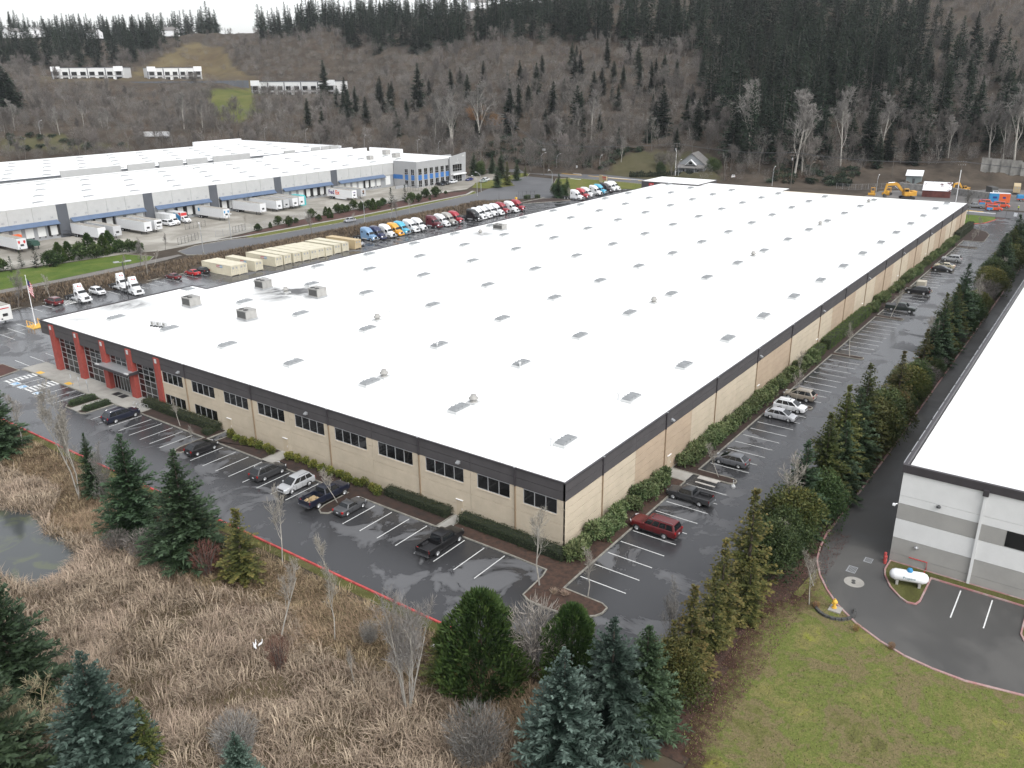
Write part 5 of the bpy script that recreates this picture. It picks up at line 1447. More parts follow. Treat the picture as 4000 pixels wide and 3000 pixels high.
def P_(L, W, H, zb, hood, belt, tail, cb0, cb1, cr0, cr1, wb, wr, off=0.0, **k):
 d = dict(L=L, W=W, H=H, zb=zb, hood=hood, belt=belt, tail=tail, cb0=cb0, cb1=cb1, cr0=cr0, cr1=cr1, xf=wb / 2 + off, xr=-wb / 2 + off, wr=wr)
 d.update(k); return d
SUVB = P_(5.15, 2.0, 1.78, .30, 1.06, 1.14, 1.20, -2.52, 1.50, -2.0, .35, 3.07, .38, .12, handles=(-.2, -1.25), seams=(.75, -.25, -1.3))
SUVM = P_(4.7, 1.88, 1.70, .28, .99, 1.06, 1.12, -2.28, 1.42, -1.72, .30, 2.70, .36, .05, handles=(-.15, -1.05), seams=(.7, -.2, -1.1))
HATCH = P_(4.35, 1.77, 1.53, .22, .88, .97, 1.03, -2.12, 1.42, -1.35, .22, 2.62, .32, .05, handles=(-.1, -1.0), seams=(.7, -.2, -1.05))
SEDAN = P_(4.75, 1.82, 1.45, .20, .86, .94, 1.0, -1.95, 1.25, -.95, .12, 2.75, .33, .05, handles=(-.1, -1.0), seams=(.65, -.25, -1.1))
BIGSUV = P_(5.6, 2.02, 1.88, .38, 1.15, 1.20, 1.25, -2.72, 1.30, -2.45, .62, 3.30, .38, .15, handles=(-.05, -1.0), seams=(.8, -.15, -1.15))
ROAD = P_(4.05, 1.76, 1.22, .18, .80, .86, .86, -1.15, .75, -.75, .1, 2.40, .32, .0, handles=(-.3,), seams=(.6, -.5))
PICK = P_(5.85, 2.02, 1.88, .45, 1.18, 1.24, 1.24, -.78, 1.55, -.62, .95, 3.56, .40, .18, handles=(.15, -.6), seams=(1.1, .1, -.72), bumper='chrome')
PICKS = P_(5.4, 1.86, 1.72, .42, 1.08, 1.14, 1.14, -.65, 1.40, -.5, .85, 3.3, .37, .12, handles=(.2, -.5), seams=(1.0, .1, -.6), bumper='dkgrey')
PICKL = P_(6.35, 2.05, 2.0, .52, 1.28, 1.34, 1.34, -.75, 1.75, -.6, 1.1, 4.06, .42, .15, handles=(.2, -.55), seams=(1.2, .15, -.7), bumper='chrome')

straw = mat('straw', (0.34, 0.25, 0.14), .9, var=.3, scale=4)
def place(t, x, y, heading, label, cat=None, group=None, color=None, name=None, z=0.008):
 t.location = (x, y, z)
 t.rotation_euler = (0, 0, R(heading))
 t['label'] = label
 if cat: t['category'] = cat
 if group: t['group'] = group
 if name: t.name = name
 if color:
  for o in [t] + list(t.children_recursive): o.color = (*color, 1)
 return t
GF, GR, GL = 'vehicles parked along the front of the warehouse', 'vehicles parked along the side of the warehouse', 'cars parked in the far left lot'
BLACK, NAVY, DGREY, SILVER, WHITE, RED = (.008, .008, .009), (.010, .013, .026), (.035, .036, .038), (.36, .37, .38), (.66, .67, .68), (.105, .009, .011)
place(car(SUVB, 3, True), -7.15, 73.05, 0, 'dark blue crossover with chrome roof rails nearest the entrance hedges', 'car', GF, NAVY)
place(car(HATCH, 3), -7.2, 53.35, 0, 'small black hatchback parked against the hedge end island', 'car', GF, BLACK)
place(car(SUVM, 3, True), -6.8, 40.0, 0, 'dark grey estate SUV parked beside the silver SUV', 'car', GF, DGREY)
place(car(SUVM, 3, True), -7.1, 34.45, 180, 'silver SUV backed in with its nose to the driveway', 'car', GF, SILVER)
place(pickup(PICKL, straw), -7.15, 29.15, 0, 'large navy pickup with straw in its bed beside a tree island', 'pickup truck', GF, NAVY)
place(car(ROAD, 1), -7.1, 25.0, 0, 'low dark grey convertible with black soft top', 'car', GF, (.06, .062, .066))
place(pickup(PICK), -7.3, 11.05, 0, 'black crew cab pickup with empty bed near the corner', 'pickup truck', GF, BLACK)
place(car(BIGSUV, 4, True, True), 8.7, -6.15, 90, 'long dark red SUV with roof rack and sunroof', 'car', GR, RED)
place(pickup(PICKS), 17.5, -6.2, 90, 'charcoal crew cab pickup between the red SUV and the picnic table', 'pickup truck', GR, DGREY)
place(car(HATCH, 3), 29.6, -6.35, 90, 'grey rounded hatchback beside the picnic table island', 'car', GR, (.12, .125, .135))
place(car(HATCH, 3), 47.9, -6.4, 270, 'silver hatchback with its nose out beside the white SUV', 'car', GR, (.42, .43, .45))
place(car(SUVM, 3, True, True), 51.9, -6.4, 270, 'white SUV with sunroof between silver hatchback and tan SUV', 'car', GR, WHITE)
place(car(SUVM, 3, True), 57.3, -6.0, 90, 'tan beige SUV parked nose in beyond the white SUV', 'car', GR, (.28, .245, .20))
place(pickup(PICK, None, True), 119.1, -6.8, 270, 'dark green pickup with covered bed next to a narrow island', 'pickup truck', GR, (.014, .022, .018))
place(car(SUVB, 3, True), 136.6, -6.5, 90, 'black boxy SUV parked beside the utility cabinet', 'car', GR, BLACK)
place(car(SEDAN, 3), 164.0, -6.5, 270, 'black sedan beside the cream sedan', 'car', GR, BLACK)
place(car(SEDAN, 3), 168.3, -6.3, 90, 'cream gold sedan between black sedan and silver SUV', 'car', GR, (.50, .45, .32))
place(car(SUVM, 3, True), 178.2, -6.2, 90, 'silver SUV furthest along the side lot', 'car', GR, SILVER)
place(car(SUVB, 3, True), 21.0, 148.4, 90, 'dark red minivan beside the lamp post', 'car', GL, RED)
place(car(SUVM, 3, True), 31.7, 149.2, 270, 'white SUV with roof rails between the white day cabs', 'car', GL, WHITE)
place(car(SEDAN, 3), 50.9, 148.6, 90, 'maroon sedan alone in its bays', 'car', GL, RED)
place(car(SEDAN, 2), 56.3, 148.4, 90, 'bright red coupe next to the black hatchback', 'car', GL, (.36, .012, .014))
place(car(HATCH, 3), 59.3, 148.6, 90, 'black hatchback tucked against the first container', 'car', GL, BLACK)
place(car(SEDAN, 3), 107.6, 141.6, 270, 'silver car between the tan container and the pale blue truck', 'car', GL, SILVER)
place(car(HATCH, 3), 135.7, 174.4, 178, 'silver hatchback driving on the service road', 'car', None, (.30, .31, .33))
GO = 'cars outside the office block'
place(car(SEDAN, 3), 228.6, 213.2, 265, 'black sedan nearest the office corner', 'car', GO, BLACK, z=0.01)
place(car(SUVM, 3), 232.6, 213.7, 265, 'black SUV between black sedan and white SUV at the office', 'car', GO, BLACK, z=0.01)
place(car(SUVB, 3, True), 238.0, 213.6, 190, 'white SUV before the office entrance', 'car', GO, WHITE, z=0.01)
place(car(SEDAN, 3), 250.2, 213.7, 185, 'deep blue coupe right of the office entrance', 'car', GO, (.012, .02, .14), z=0.01)
place(car(SEDAN, 3), 248.6, 204.0, 5, 'pale green grey sedan by the office drive bushes', 'car', GO, (.30, .36, .33), z=0.03)
place(car(SUVM, 3), 253.2, 206.0, 5, 'white SUV half hidden behind the bushes at the office drive', 'car', GO, WHITE, z=0.03)
place(pickup(PICK), 340.5, 121.5, 100, 'white pickup parked above the bungalow by the carport', 'pickup truck', None, WHITE, z=float(hill(340.5, 121.5)[0]) + .1)
M['redlogo'] = mat('red_logo', (0.42, 0.03, 0.03), .5)
def tractor(sleeper=True, style=0):
 t = thing('truck_tractor', 'truck', 'truck')
 xe = -1.45 if sleeper else .55
 def rg(x, hw, zb, zt, top=.62):
  L_ = [(x, hw, zb), (x, hw, zt - .62), (x, hw * .95, zt - .28), (x, hw * top + .1, zt - .05), (x, hw * .4, zt)]
  return L_ + [(a, -b, c) for a, b, c in L_[::-1]]
 top = (3.9, 3.95, 3.8)[style]
 if sleeper:
  st = [(xe, 1.2, .95, top), (-.2, 1.22, .95, top - .02), (.75, 1.22, .95, top - .22), (1.3, 1.16, .95, top - .6), (1.72, 1.1, .95, 3.0), (1.95, 1.08, .95, 2.72)]
 else:
  st = [(xe, 1.05, .95, 2.85), (1.2, 1.08, .95, 2.85), (1.72, 1.07, .95, 2.78), (1.95, 1.06, .95, 2.62)]
 st.append((2.35, 1.04, .95, 2.0))
 mb = MB(); mb.loft([rg(*s) for s in st]); obj('cab', mb, M['paint'], t)
 if not sleeper:
  mb = MB()
  mb.loft([[(xe, -1.0, 2.86), (xe, 1.0, 2.86), (xe, .85, 4.0), (xe, -.85, 4.0)], [(.95, -1.0, 2.86), (.95, 1.0, 2.86), (.95, .85, 3.8), (.95, -.85, 3.8)], [(1.75, -.9, 2.82), (1.75, .9, 2.82), (1.6, .7, 2.95), (1.6, -.7, 2.95)]])
  f = obj('roof_fairing', mb, M['paint'], t)
  mb = MB(); mb.loft([[(1.12, -.42, 3.66), (1.12, .42, 3.66), (1.16, .42, 3.68), (1.16, -.42, 3.68)], [(1.38, -.3, 3.30), (1.38, .5, 3.30), (1.42, .5, 3.32), (1.42, -.3, 3.32)]])
  obj('logo', mb, M['redlogo'], f)
  mb = MB(); mb.loft([[(1.2, -.2, 3.60), (1.2, .25, 3.60), (1.24, .25, 3.62), (1.24, -.2, 3.62)], [(1.32, -.1, 3.42), (1.32, .3, 3.42), (1.36, .3, 3.44), (1.36, -.1, 3.44)]])
  obj('logo_mark', mb, M['white'], f)
 hr = lambda x, hw, zb, zt: [(x, hw, zb), (x, hw, zt - .28), (x, hw * .82, zt - .04), (x, hw * .3, zt)] + [(x, -hw * .3, zt), (x, -hw * .82, zt - .04), (x, -hw, zt - .28), (x, -hw, zb)]
 mb = MB(); mb.loft([hr(2.2, 1.0, 1.0, 2.02), hr(2.9, .88, .95, 1.86), hr(3.6, .72, .9, 1.68), hr(3.82, .6, .9, 1.5)]); obj('hood', mb, M['paint'], t)
 for s in (-1, 1):
  mb = MB(); n = 9; rr_ = .68
  pts = [(2.75 + rr_ * math.cos(math.pi * k / n) * 1.12, .52 + rr_ * math.sin(math.pi * k / n)) for k in range(n + 1)]
  rings = [[(x, s * .62, z), (x, s * 1.2, z - .05), (x, s * 1.2, z - .12), (x, s * .62, z - .08)] for x, z in pts]
  mb.loft(rings); mb.loft([[(3.35, s * .6, .5), (3.35, s * 1.19, .5), (3.35, s * 1.17, 1.15), (3.35, s * .6, 1.3)], [(3.85, s * .55, .5), (3.7, s * 1.1, .5), (3.68, s * 1.08, 1.0), (3.85, s * .58, 1.15)]])
  obj('fender', mb, M['paint'], t)
  mb = MB(); mb.loft([[(3.62, s * .68, 1.0), (3.62, s * 1.13, 1.02), (3.6, s * 1.1, 1.22), (3.6, s * .68, 1.28)], [(3.88, s * .66, .98), (3.74, s * 1.06, .98), (3.7, s * 1.04, 1.12), (3.84, s * .66, 1.18)]]); obj('headlight', mb, M['lamp'], t)
  mb = MB(); mb.bbox(1.95, 2.1, s * 1.28, s * 1.5, 1.7, 2.5, .04); mb.tube([(1.9, s * 1.05, 2.4), (2.0, s * 1.3, 2.4)], .025, 4); obj('mirror', mb, M['darkplastic'], t)
  mb = MB(); mb.add([(1.15, s * 1.225, 1.95), (2.1, s * 1.1, 1.95), (1.92, s * 1.105, 2.55), (1.15, s * 1.225, 2.6)] if sleeper else [(.9, s * 1.09, 1.95), (2.15, s * 1.075, 1.95), (1.9, s * 1.085, 2.2), (.9, s * 1.09, 2.24)], [(0, 1, 2, 3) if s < 0 else (3, 2, 1, 0)]); obj('side_window', mb, M['glass'], t)
  if sleeper:
   mb = MB(); mb.add([(-.95, s * 1.225, 2.4), (-.45, s * 1.23, 2.4), (-.45, s * 1.23, 2.85), (-.95, s * 1.225, 2.85)], [(0, 1, 2, 3) if s < 0 else (3, 2, 1, 0)]); obj('sleeper_window', mb, M['glass'], t)
  mb = MB(); mb.tube([(-.9 if sleeper else -.6, s * .98, .68), (1.2, s * .98, .68)], .33, 10); obj('fuel_tank', mb, M['rim'], t)
  mb = MB(); mb.box(-1.35 if sleeper else -.3, 1.75, s * 1.12, s * 1.2, .45, 1.0); obj('side_skirt', mb, M['paint'], t)
 mb = MB(); mb.add([(1.985, -.92, 2.66), (1.985, .92, 2.66), (2.36, .95, 2.03), (2.36, -.95, 2.03)] if sleeper else [(1.985, -.9, 2.57), (1.985, .9, 2.57), (2.365, .94, 2.03), (2.365, -.94, 2.03)], [(0, 3, 2, 1)]); w_ = obj('windshield', mb, M['glass'], t)
 for v in w_.data.vertices: v.co.x += .02; v.co.z += .02
 mb = MB(); mb.box(3.80, 3.86, -.56, .56, .72, 1.40); obj('grille', mb, M['chrome' if style != 1 else 'darkplastic'], t)
 mb = MB()
 for k in range(5): mb.box(3.861, 3.87, -.5, .5, .8 + .12 * k, .85 + .12 * k)
 obj('grille_bars', mb, M['darkplastic'], t)
 mb = MB(); mb.bbox(3.72, 3.98, -1.18, 1.18, .38, .74, .06); obj('bumper', mb, M['paint'] if style == 0 else M['chrome'], t)
 xr = [-2.6, -3.9] if sleeper else [-1.3, -2.6]
 mb = MB()
 for s in (-1, 1): mb.box(xr[1] - .7, 3.5, s * .42 - .06, s * .42 + .06, .72, .98)
 mb.box(xr[1] - .7, xr[1] - .6, -.48, .48, .72, .98)
 obj('chassis', mb, M['dkgrey'], t)
 mb = MB(); mb.cyl(((xr[0] + xr[1]) / 2, 0, 1.08), 'z', .48, .1, 12); mb.box((xr[0] + xr[1]) / 2 - .3, (xr[0] + xr[1]) / 2 + .3, -.5, .5, .985, 1.03); obj('fifth_wheel', mb, M['dkgrey'], t)
 for s in (-1, 1):
  wheel(t, 2.75, s * 1.03, .5, .3)
  for x in xr: wheel(t, x, s * .9, .5, .56)
  mb = MB(); mb.box(xr[1] - .85, xr[1] - .8, s * .6, s * 1.2, .25, .95); obj('mud_flap', mb, M['darkplastic'], t)
 return t
TR = {k: Proto(tractor(True, k)) for k in (0, 1)}
GT = 'sleeper trucks parked in the row behind the warehouse'
row = [(113.76, 'pale blue', (.16, .27, .42), 1, 142.03), (116.9, 'navy blue', (.022, .028, .075), 0, 141.5), (120.7, 'white', WHITE, 1, 141.1), (124.39, 'golden yellow', (.62, .30, .035), 0, 141.2), (127.4, 'turquoise', (.07, .36, .52), 1, 141.2), (132.02, 'white', WHITE, 0, 141.6), (135.4, 'white', WHITE, 1, 141.2), (142.02, 'dark maroon', (.10, .014, .022), 0, 140.6), (145.69, 'white', WHITE, 0, 140.3), (149.21, 'silver grey', (.30, .29, .27), 1, 140.1), (152.95, 'cherry red', (.30, .022, .035), 1, 140.2), (159.78, 'black', (.012, .012, .013), 1, 137.8), (163.2, 'white', WHITE, 0, 138.6), (166.9, 'white', WHITE, 0, 139.0), (170.69, 'white', WHITE, 1, 139.2), (174.4, 'white', WHITE, 0, 139.2), (178.2, 'red', (.24, .02, .03), 1, 139.4), (182.2, 'white', WHITE, 0, 138.4), (186.4, 'red', (.28, .022, .035), 1, 138.2)]
wl_ = {120.7: 'between the navy and yellow trucks', 132.02: 'right of the turquoise truck', 135.4: 'two along from the turquoise truck', 145.69: 'right of the maroon truck', 163.2: 'right of the black truck', 166.9: 'two right of the black truck', 170.69: 'third right of the black truck', 174.4: 'left of the red truck', 182.2: 'between the last two red trucks', 178.2: 'two places before the gate', 186.4: 'last in the row beside the gate'}
for x, cn, c, st, yw in row:
 TR[st].put((x + 1.12, yw + 2.75 + .35, .01), R(270), '%s sleeper truck tractor %s' % (cn, wl_.get(x, 'in the long truck row')), GT, None, c)
GT2 = 'sleeper trucks parked behind the gate trees'
for i, (x, cn, c, st, ex) in enumerate([(221.66, 'white', WHITE, 1, 'nearest the conifers'), (226.5, 'red', (.36, .04, .05), 1, 'between the first white pair'), (230.3, 'white', WHITE, 1, 'right of the red one'), (237.4, 'white', WHITE, 1, 'left of the turquoise one'), (241.6, 'turquoise', (.07, .36, .52), 1, 'in the far group'), (246.8, 'dark brown', (.022, .012, .014), 0, 'with chrome bumper in the far group'), (250.8, 'white', WHITE, 1, 'right of the brown one'), (254.4, 'white', WHITE, 0, 'last of the far group on the grass edge')]):
 TR[st].put((x + 1.1, 137.6 + .25 * i + .4, .01), R(270), '%s sleeper truck tractor %s' % (cn, ex), GT2, None, c)
DC = Proto(tractor(False, 0))
GD = 'white day cabs with red logo in the left lot'
DC.put((26.0, 147.4, .01), R(272), 'white day cab truck with red roof logo beside the hatched bay', GD, None, WHITE)
DC.put((36.9, 143.4, .01), R(262), 'white day cab truck with red roof logo in front of its twin', GD, None, WHITE)
DC.put((37.4, 149.6, .01), R(268), 'white day cab truck with red roof logo behind its twin', GD, None, WHITE)
def trailer(L_=16.0, reefer=False, skirt=False):
 t = thing('semi_trailer', 'trailer', 'trailer')
 mb = MB(); mb.bbox(-L_ / 2, L_ / 2, -1.3, 1.3, 1.1, 4.1, .04); obj('box', mb, M['paint'], t)
 mb = MB(); mb.box(-L_ / 2 + .05, L_ / 2 - .05, -1.22, 1.22, 4.102, 4.115); obj('roof_skin', mb, mat('trailer_roof', (.27, .255, .225), .85, var=.25, scale=.7) if 'trailer_roof' not in bpy.data.materials else bpy.data.materials['trailer_roof'], t)
 mb = MB()
 n = int(L_ / 1.2)
 for s in (-1, 1):
  for k in range(n + 1): mb.box(-L_ / 2 + k * L_ / n - .03, -L_ / 2 + k * L_ / n + .03, s * 1.3, s * 1.315, 1.25, 3.95)
  mb.box(-L_ / 2, L_ / 2, s * 1.3, s * 1.325, 1.1, 1.24); mb.box(-L_ / 2, L_ / 2, s * 1.3, s * 1.325, 3.96, 4.08)
 obj('side_ribs', mb, M['paint'], t)
 mb = MB(); mb.box(L_ / 2 + .001, L_ / 2 + .02, -.5, .5, 1.9, 2.5); mb.box(L_ / 2 + .001, L_ / 2 + .03, -.9, -.6, 1.3, 1.6); obj('gladhand_panel', mb, M['darkplastic'], t)
 for s in (-1, 1):
  mb = MB(); mb.box(L_ / 2 - 3.0, L_ / 2 - 2.8, s * .9 - .08, s * .9 + .08, .05, 1.1); mb.box(L_ / 2 - 3.1, L_ / 2 - 2.7, s * .9 - .18, s * .9 + .18, 0, .05); obj('landing_leg', mb, M['dkgrey'], t)
  for x in (-L_ / 2 + 1.6, -L_ / 2 + 2.9): wheel(t, x, s * .95, .5, .56)
 mb = MB(); mb.box(-L_ / 2 + .6, -L_ / 2 + 4.6, -.5, .5, .7, 1.09); mb.box(L_ / 2 - 3.05, L_ / 2 - 2.75, -.85, .85, .5, .6); obj('bogie_frame', mb, M['dkgrey'], t)
 if reefer:
  mb = MB(); mb.bbox(L_ / 2 + .01, L_ / 2 + .55, -.95, .95, 2.3, 3.9, .1); obj('cooling_unit', mb, M['white'], t)
  mb = MB(); mb.box(L_ / 2 + .551, L_ / 2 + .58, -.8, .8, 2.9, 3.6); obj('cooling_grille', mb, M['darkplastic'], t)
 if skirt:
  for s in (-1, 1): 
   mb = MB(); mb.box(-L_ / 2 + 4.8, L_ / 2 - 3.4, s * 1.24, s * 1.28, .4, 1.09); obj('side_skirt', mb, M['white'], t)
 return t
TL, TLR = Proto(trailer()), Proto(trailer(16.0, True))
GTR = 'trailers backed up to the loading docks'
TW, TG = (.60, .61, .62), (.42, .43, .44)
tl = [(69.1, 213.2, TL, TW, 'white trailer at the dock nearest the second dock stair'), (73.4, 212.0, TL, TG, 'dusty grey trailer beside the white one at the second dock bay'), (83.2, 211.0, TL, TW, 'white trailer with dusty roof left of the refrigerated trailer'), (87.3, 211.8, TLR, TW, 'white refrigerated trailer with black grille on its nose'), (46.0, 215.0, TL, TW, 'white trailer with red shield emblems at the left edge docks'), (114.0, 212.6, TL, TW, 'white trailer with small blue emblem at the middle docks'), (137.5, 213.2, TL, TW, 'left trailer of the group of four at the third awning'), (141.2, 213.6, TL, TG, 'second trailer of the group of four at the third awning'), (145.6, 213.8, TL, TW, 'third trailer of the group of four at the third awning'), (149.2, 214.4, TL, TW, 'fourth trailer of the group of four, nearest the teal cover'), (129.6, 212.5, TL, TW, 'white trailer alone just left of the group of four')]
for x, yf, p, c, lab in tl:
 o = p.put((x, yf + 8.0, .01), R(270), lab, GTR, None, c)
for (x, y, z, c, w, h) in ((69.1 - 1.32, 215.5, 3.4, 'blue', 1.4, .3), (83.2 - 1.32, 219, 3.4, 'grey', .8, .25), (46.0 - 1.32, 217, 1.9, 'red', .9, .9), (114 - 1.32, 226, 3.1, 'blue', .9, 1.0)):
 pass
bt = Proto(trailer(14.6, False, True))
o = bt.put((173.3, 218.2, .01), R(270), 'white parcel trailer with large purple and orange lettering', GTR, None, WHITE)
M['purple'] = mat('purple_print', (.055, .012, .13), .5)
M['oprint'] = mat('orange_print', (.72, .08, .02), .5)
text_mesh('Fed', 2.3, M['purple'], 'lettering', o, (-4.6, -1.335, 2.75), (R(90), 0, 0), bold=.06)
text_mesh('Ex', 2.3, M['oprint'], 'lettering', o, (-1.1, -1.335, 2.75), (R(90), 0, 0), bold=.06)
text_mesh('FedEx', .55, M['purple'], 'lettering', o, (7.33, 0, 3.2), (R(90), 0, R(90)), bold=.02)
o = TL.put((178.9, 219.5, .01), R(270), 'grey trailer with round brown emblem beside the parcel trailer', GTR, None, TG)
mb = MB(); mb.cyl((8.02, 0, 3.0), 'x', .5, .03, 14); obj('emblem', mb, mat('brown_print', (.12, .05, .02), .5), o)
for lab, part in (('white trailer with red shield emblems at the left edge docks', 'red'), ('white trailer with small blue emblem at the middle docks', 'blue')):
 for t in COL.objects:
  if t.get('label') == lab:
   mb = MB()
   for yy in (-.75, .75): mb.loft([[(8.02, yy - .3, 3.5), (8.02, yy + .3, 3.5), (8.03, yy + .3, 3.5), (8.03, yy - .3, 3.5)], [(8.02, yy - .3, 2.95), (8.02, yy + .3, 2.95), (8.03, yy + .3, 2.95), (8.03, yy - .3, 2.95)], [(8.02, yy - .04, 2.6), (8.02, yy + .04, 2.6), (8.03, yy + .04, 2.6), (8.03, yy - .04, 2.6)]])
   for xx in (-6.0,): mb.box(xx - .5, xx + .5, -1.34, -1.328, 2.4, 3.6)
   obj('emblem', mb, M[part], t)

def box_truck(box_c, cab_c, L_=7.5):
 t = thing('box_truck', 'box truck', 'truck')
 mb = MB(); mb.bbox(-L_ / 2 - 1.2, L_ / 2 - 1.2, -1.2, 1.2, .95, 3.6, .04); obj('cargo_box', mb, box_c, t)
 x = L_ / 2 - 1.1
 def rg(xx, hw, zb, zt): return [(xx, hw, zb), (xx, hw, zt - .15), (xx, hw * .8, zt), (xx, -hw * .8, zt), (xx, -hw, zt - .15), (xx, -hw, zb)]
 mb = MB(); mb.loft([rg(x, 1.0, .6, 2.35), rg(x + .9, 1.0, .6, 2.35), rg(x + 1.4, .98, .6, 1.75), rg(x + 2.3, .9, .6, 1.5), rg(x + 2.5, .85, .65, 1.2)]); obj('cab', mb, cab_c, t)
 mb = MB(); mb.add([(x + .93, -.8, 2.33), (x + .93, .8, 2.33), (x + 1.43, .85, 1.77), (x + 1.43, -.85, 1.77)], [(0, 3, 2, 1)]); obj('windshield', mb, M['glass'], t)
 for s in (-1, 1):
  mb = MB(); mb.add([(x + .15, s * 1.01, 1.6), (x + 1.2, s * 1.0, 1.6), (x + .9, s * 1.01, 2.15), (x + .15, s * 1.01, 2.15)], [(0, 1, 2, 3) if s < 0 else (3, 2, 1, 0)]); obj('side_window', mb, M['glass'], t)
  mb = MB(); mb.box(x + 2.42, x + 2.53, s * .55, s * .85, .95, 1.2); obj('headlight', mb, M['lamp'], t)
  wheel(t, x + 1.7, s * .92, .45, .28); wheel(t, -L_ / 2 + .9, s * .9, .45, .5)
 mb = MB(); mb.box(-L_ / 2 - 1.1, x + 2.2, -.45, .45, .55, .9); obj('chassis', mb, M['dkgrey'], t)
 mb = MB(); mb.bbox(x + 2.4, x + 2.62, -1, 1, .45, .75, .04); mb.box(x + 2.5, x + 2.54, -.5, .5, .8, 1.15); obj('bumper', mb, M['chrome'], t)
 return t
place(box_truck(M['dirtywhite'], M['white'], 8.5), 98.6, 224.0, 270, 'white box truck with arrow emblem left of the red printed truck', 'truck', 'box trucks at the docks')
bt2 = place(box_truck(M['dirtywhite'], M['white'], 8.5), 103.2, 224.6, 270, 'box truck with red and blue printed sides and white cab', 'truck', 'box trucks at the docks')
mb = MB(); mb.add([(-2, -1.212, 1.0), (2.5, -1.212, 1.0), (3.04, -1.212, 2.3), (-1, -1.212, 3.5)], [(0, 1, 2, 3)]); obj('printed_panel', mb, M['blue'], bt2)
mb = MB(); mb.add([(1.5, -1.212, 3.55), (3.04, -1.213, 3.55), (3.04, -1.213, 1.9)], [(0, 2, 1)]); mb.box(3.06, 3.075, -1.1, 1.1, 2.5, 3.5); obj('printed_panel', mb, M['red'], bt2)
place(car(P_(5.3, 2.0, 2.1, .35, 1.2, 1.3, 1.35, -2.4, 1.5, -2.3, .9, 3.2, .38), 2), 96.6, 221.0, 270, 'small white van parked before the white box truck', 'van', None, WHITE, 'delivery_van', z=.01)
t = thing('orange_dumpster', 'orange waste compactor between the left edge docks', 'dumpster', (50.2, 225.5, .01))
mb = MB(); mb.loft([[(-1.2, -3, .2), (1.2, -3, .2), (1.2, 3, .2), (-1.2, 3, .2)], [(-1.2, -3.4, 1.9), (1.2, -3.4, 1.9), (1.2, 3, 2.3), (-1.2, 3, 2.3)]]); obj('bin', mb, M['orange'], t)
mb = MB(); mb.box(-1.25, 1.25, 1.0, 3.1, 2.31, 3.3); obj('hopper', mb, M['orange'], t)
t = thing('green_trailer', 'dark green flat trailer rack beside the orange compactor', 'trailer', (50.4, 219.0, .01))
mb = MB(); mb.box(-1.2, 1.2, -2.6, 2.6, 1.1, 2.2); mb.box(-1.0, 1.0, -2.4, 2.4, 2.21, 2.6); obj('rack', mb, mat('dark_green', (.02, .06, .045), .6, var=.2), t)
mb = MB(); mb.box(-.9, -.75, -2.2, -2.0, 0, 1.09); mb.box(.75, .9, -2.2, -2.0, 0, 1.09); mb.box(-.9, .9, 1.6, 1.8, .0, 1.09); obj('leg', mb, M['dkgrey'], t)
t = thing('teal_cover', 'teal covered stack between trailers at the third awning', 'cover', (153.5, 221.5, .01))
mb = MB(); mb.loft([[(-1.3, -3, 0), (1.3, -3, 0), (1.3, 3, 0), (-1.3, 3, 0)], [(-1.3, -3, 3.4), (1.3, -3, 3.4), (1.3, 3, 3.4), (-1.3, 3, 3.4)], [(-.9, -2.6, 3.9), (.9, -2.6, 3.9), (.9, 2.6, 3.9), (-.9, 2.6, 3.9)]]); obj('tarpaulin', mb, mat('teal_tarp', (.05, .36, .38), .5), t)
o = TL.put((8.4 - 1.3, 139.6 + 8.1, .01), R(270), 'white trailer parked nose out at the left edge of the far lot', GTR, None, (.62, .63, .62))
o['group'] = 'trailer in the left lot'
mb = MB(); mb.box(8.02, 8.035, -.9, .9, 3.45, 3.65); obj('nose_stripe', mb, M['redlogo'], o)
M['cream'] = mat('cream_container', (0.56, 0.52, 0.40), .6, var=.07, scale=.5)
M['creamtan'] = mat('tan_container', (0.47, 0.37, 0.22), .6, var=.07, scale=.5)
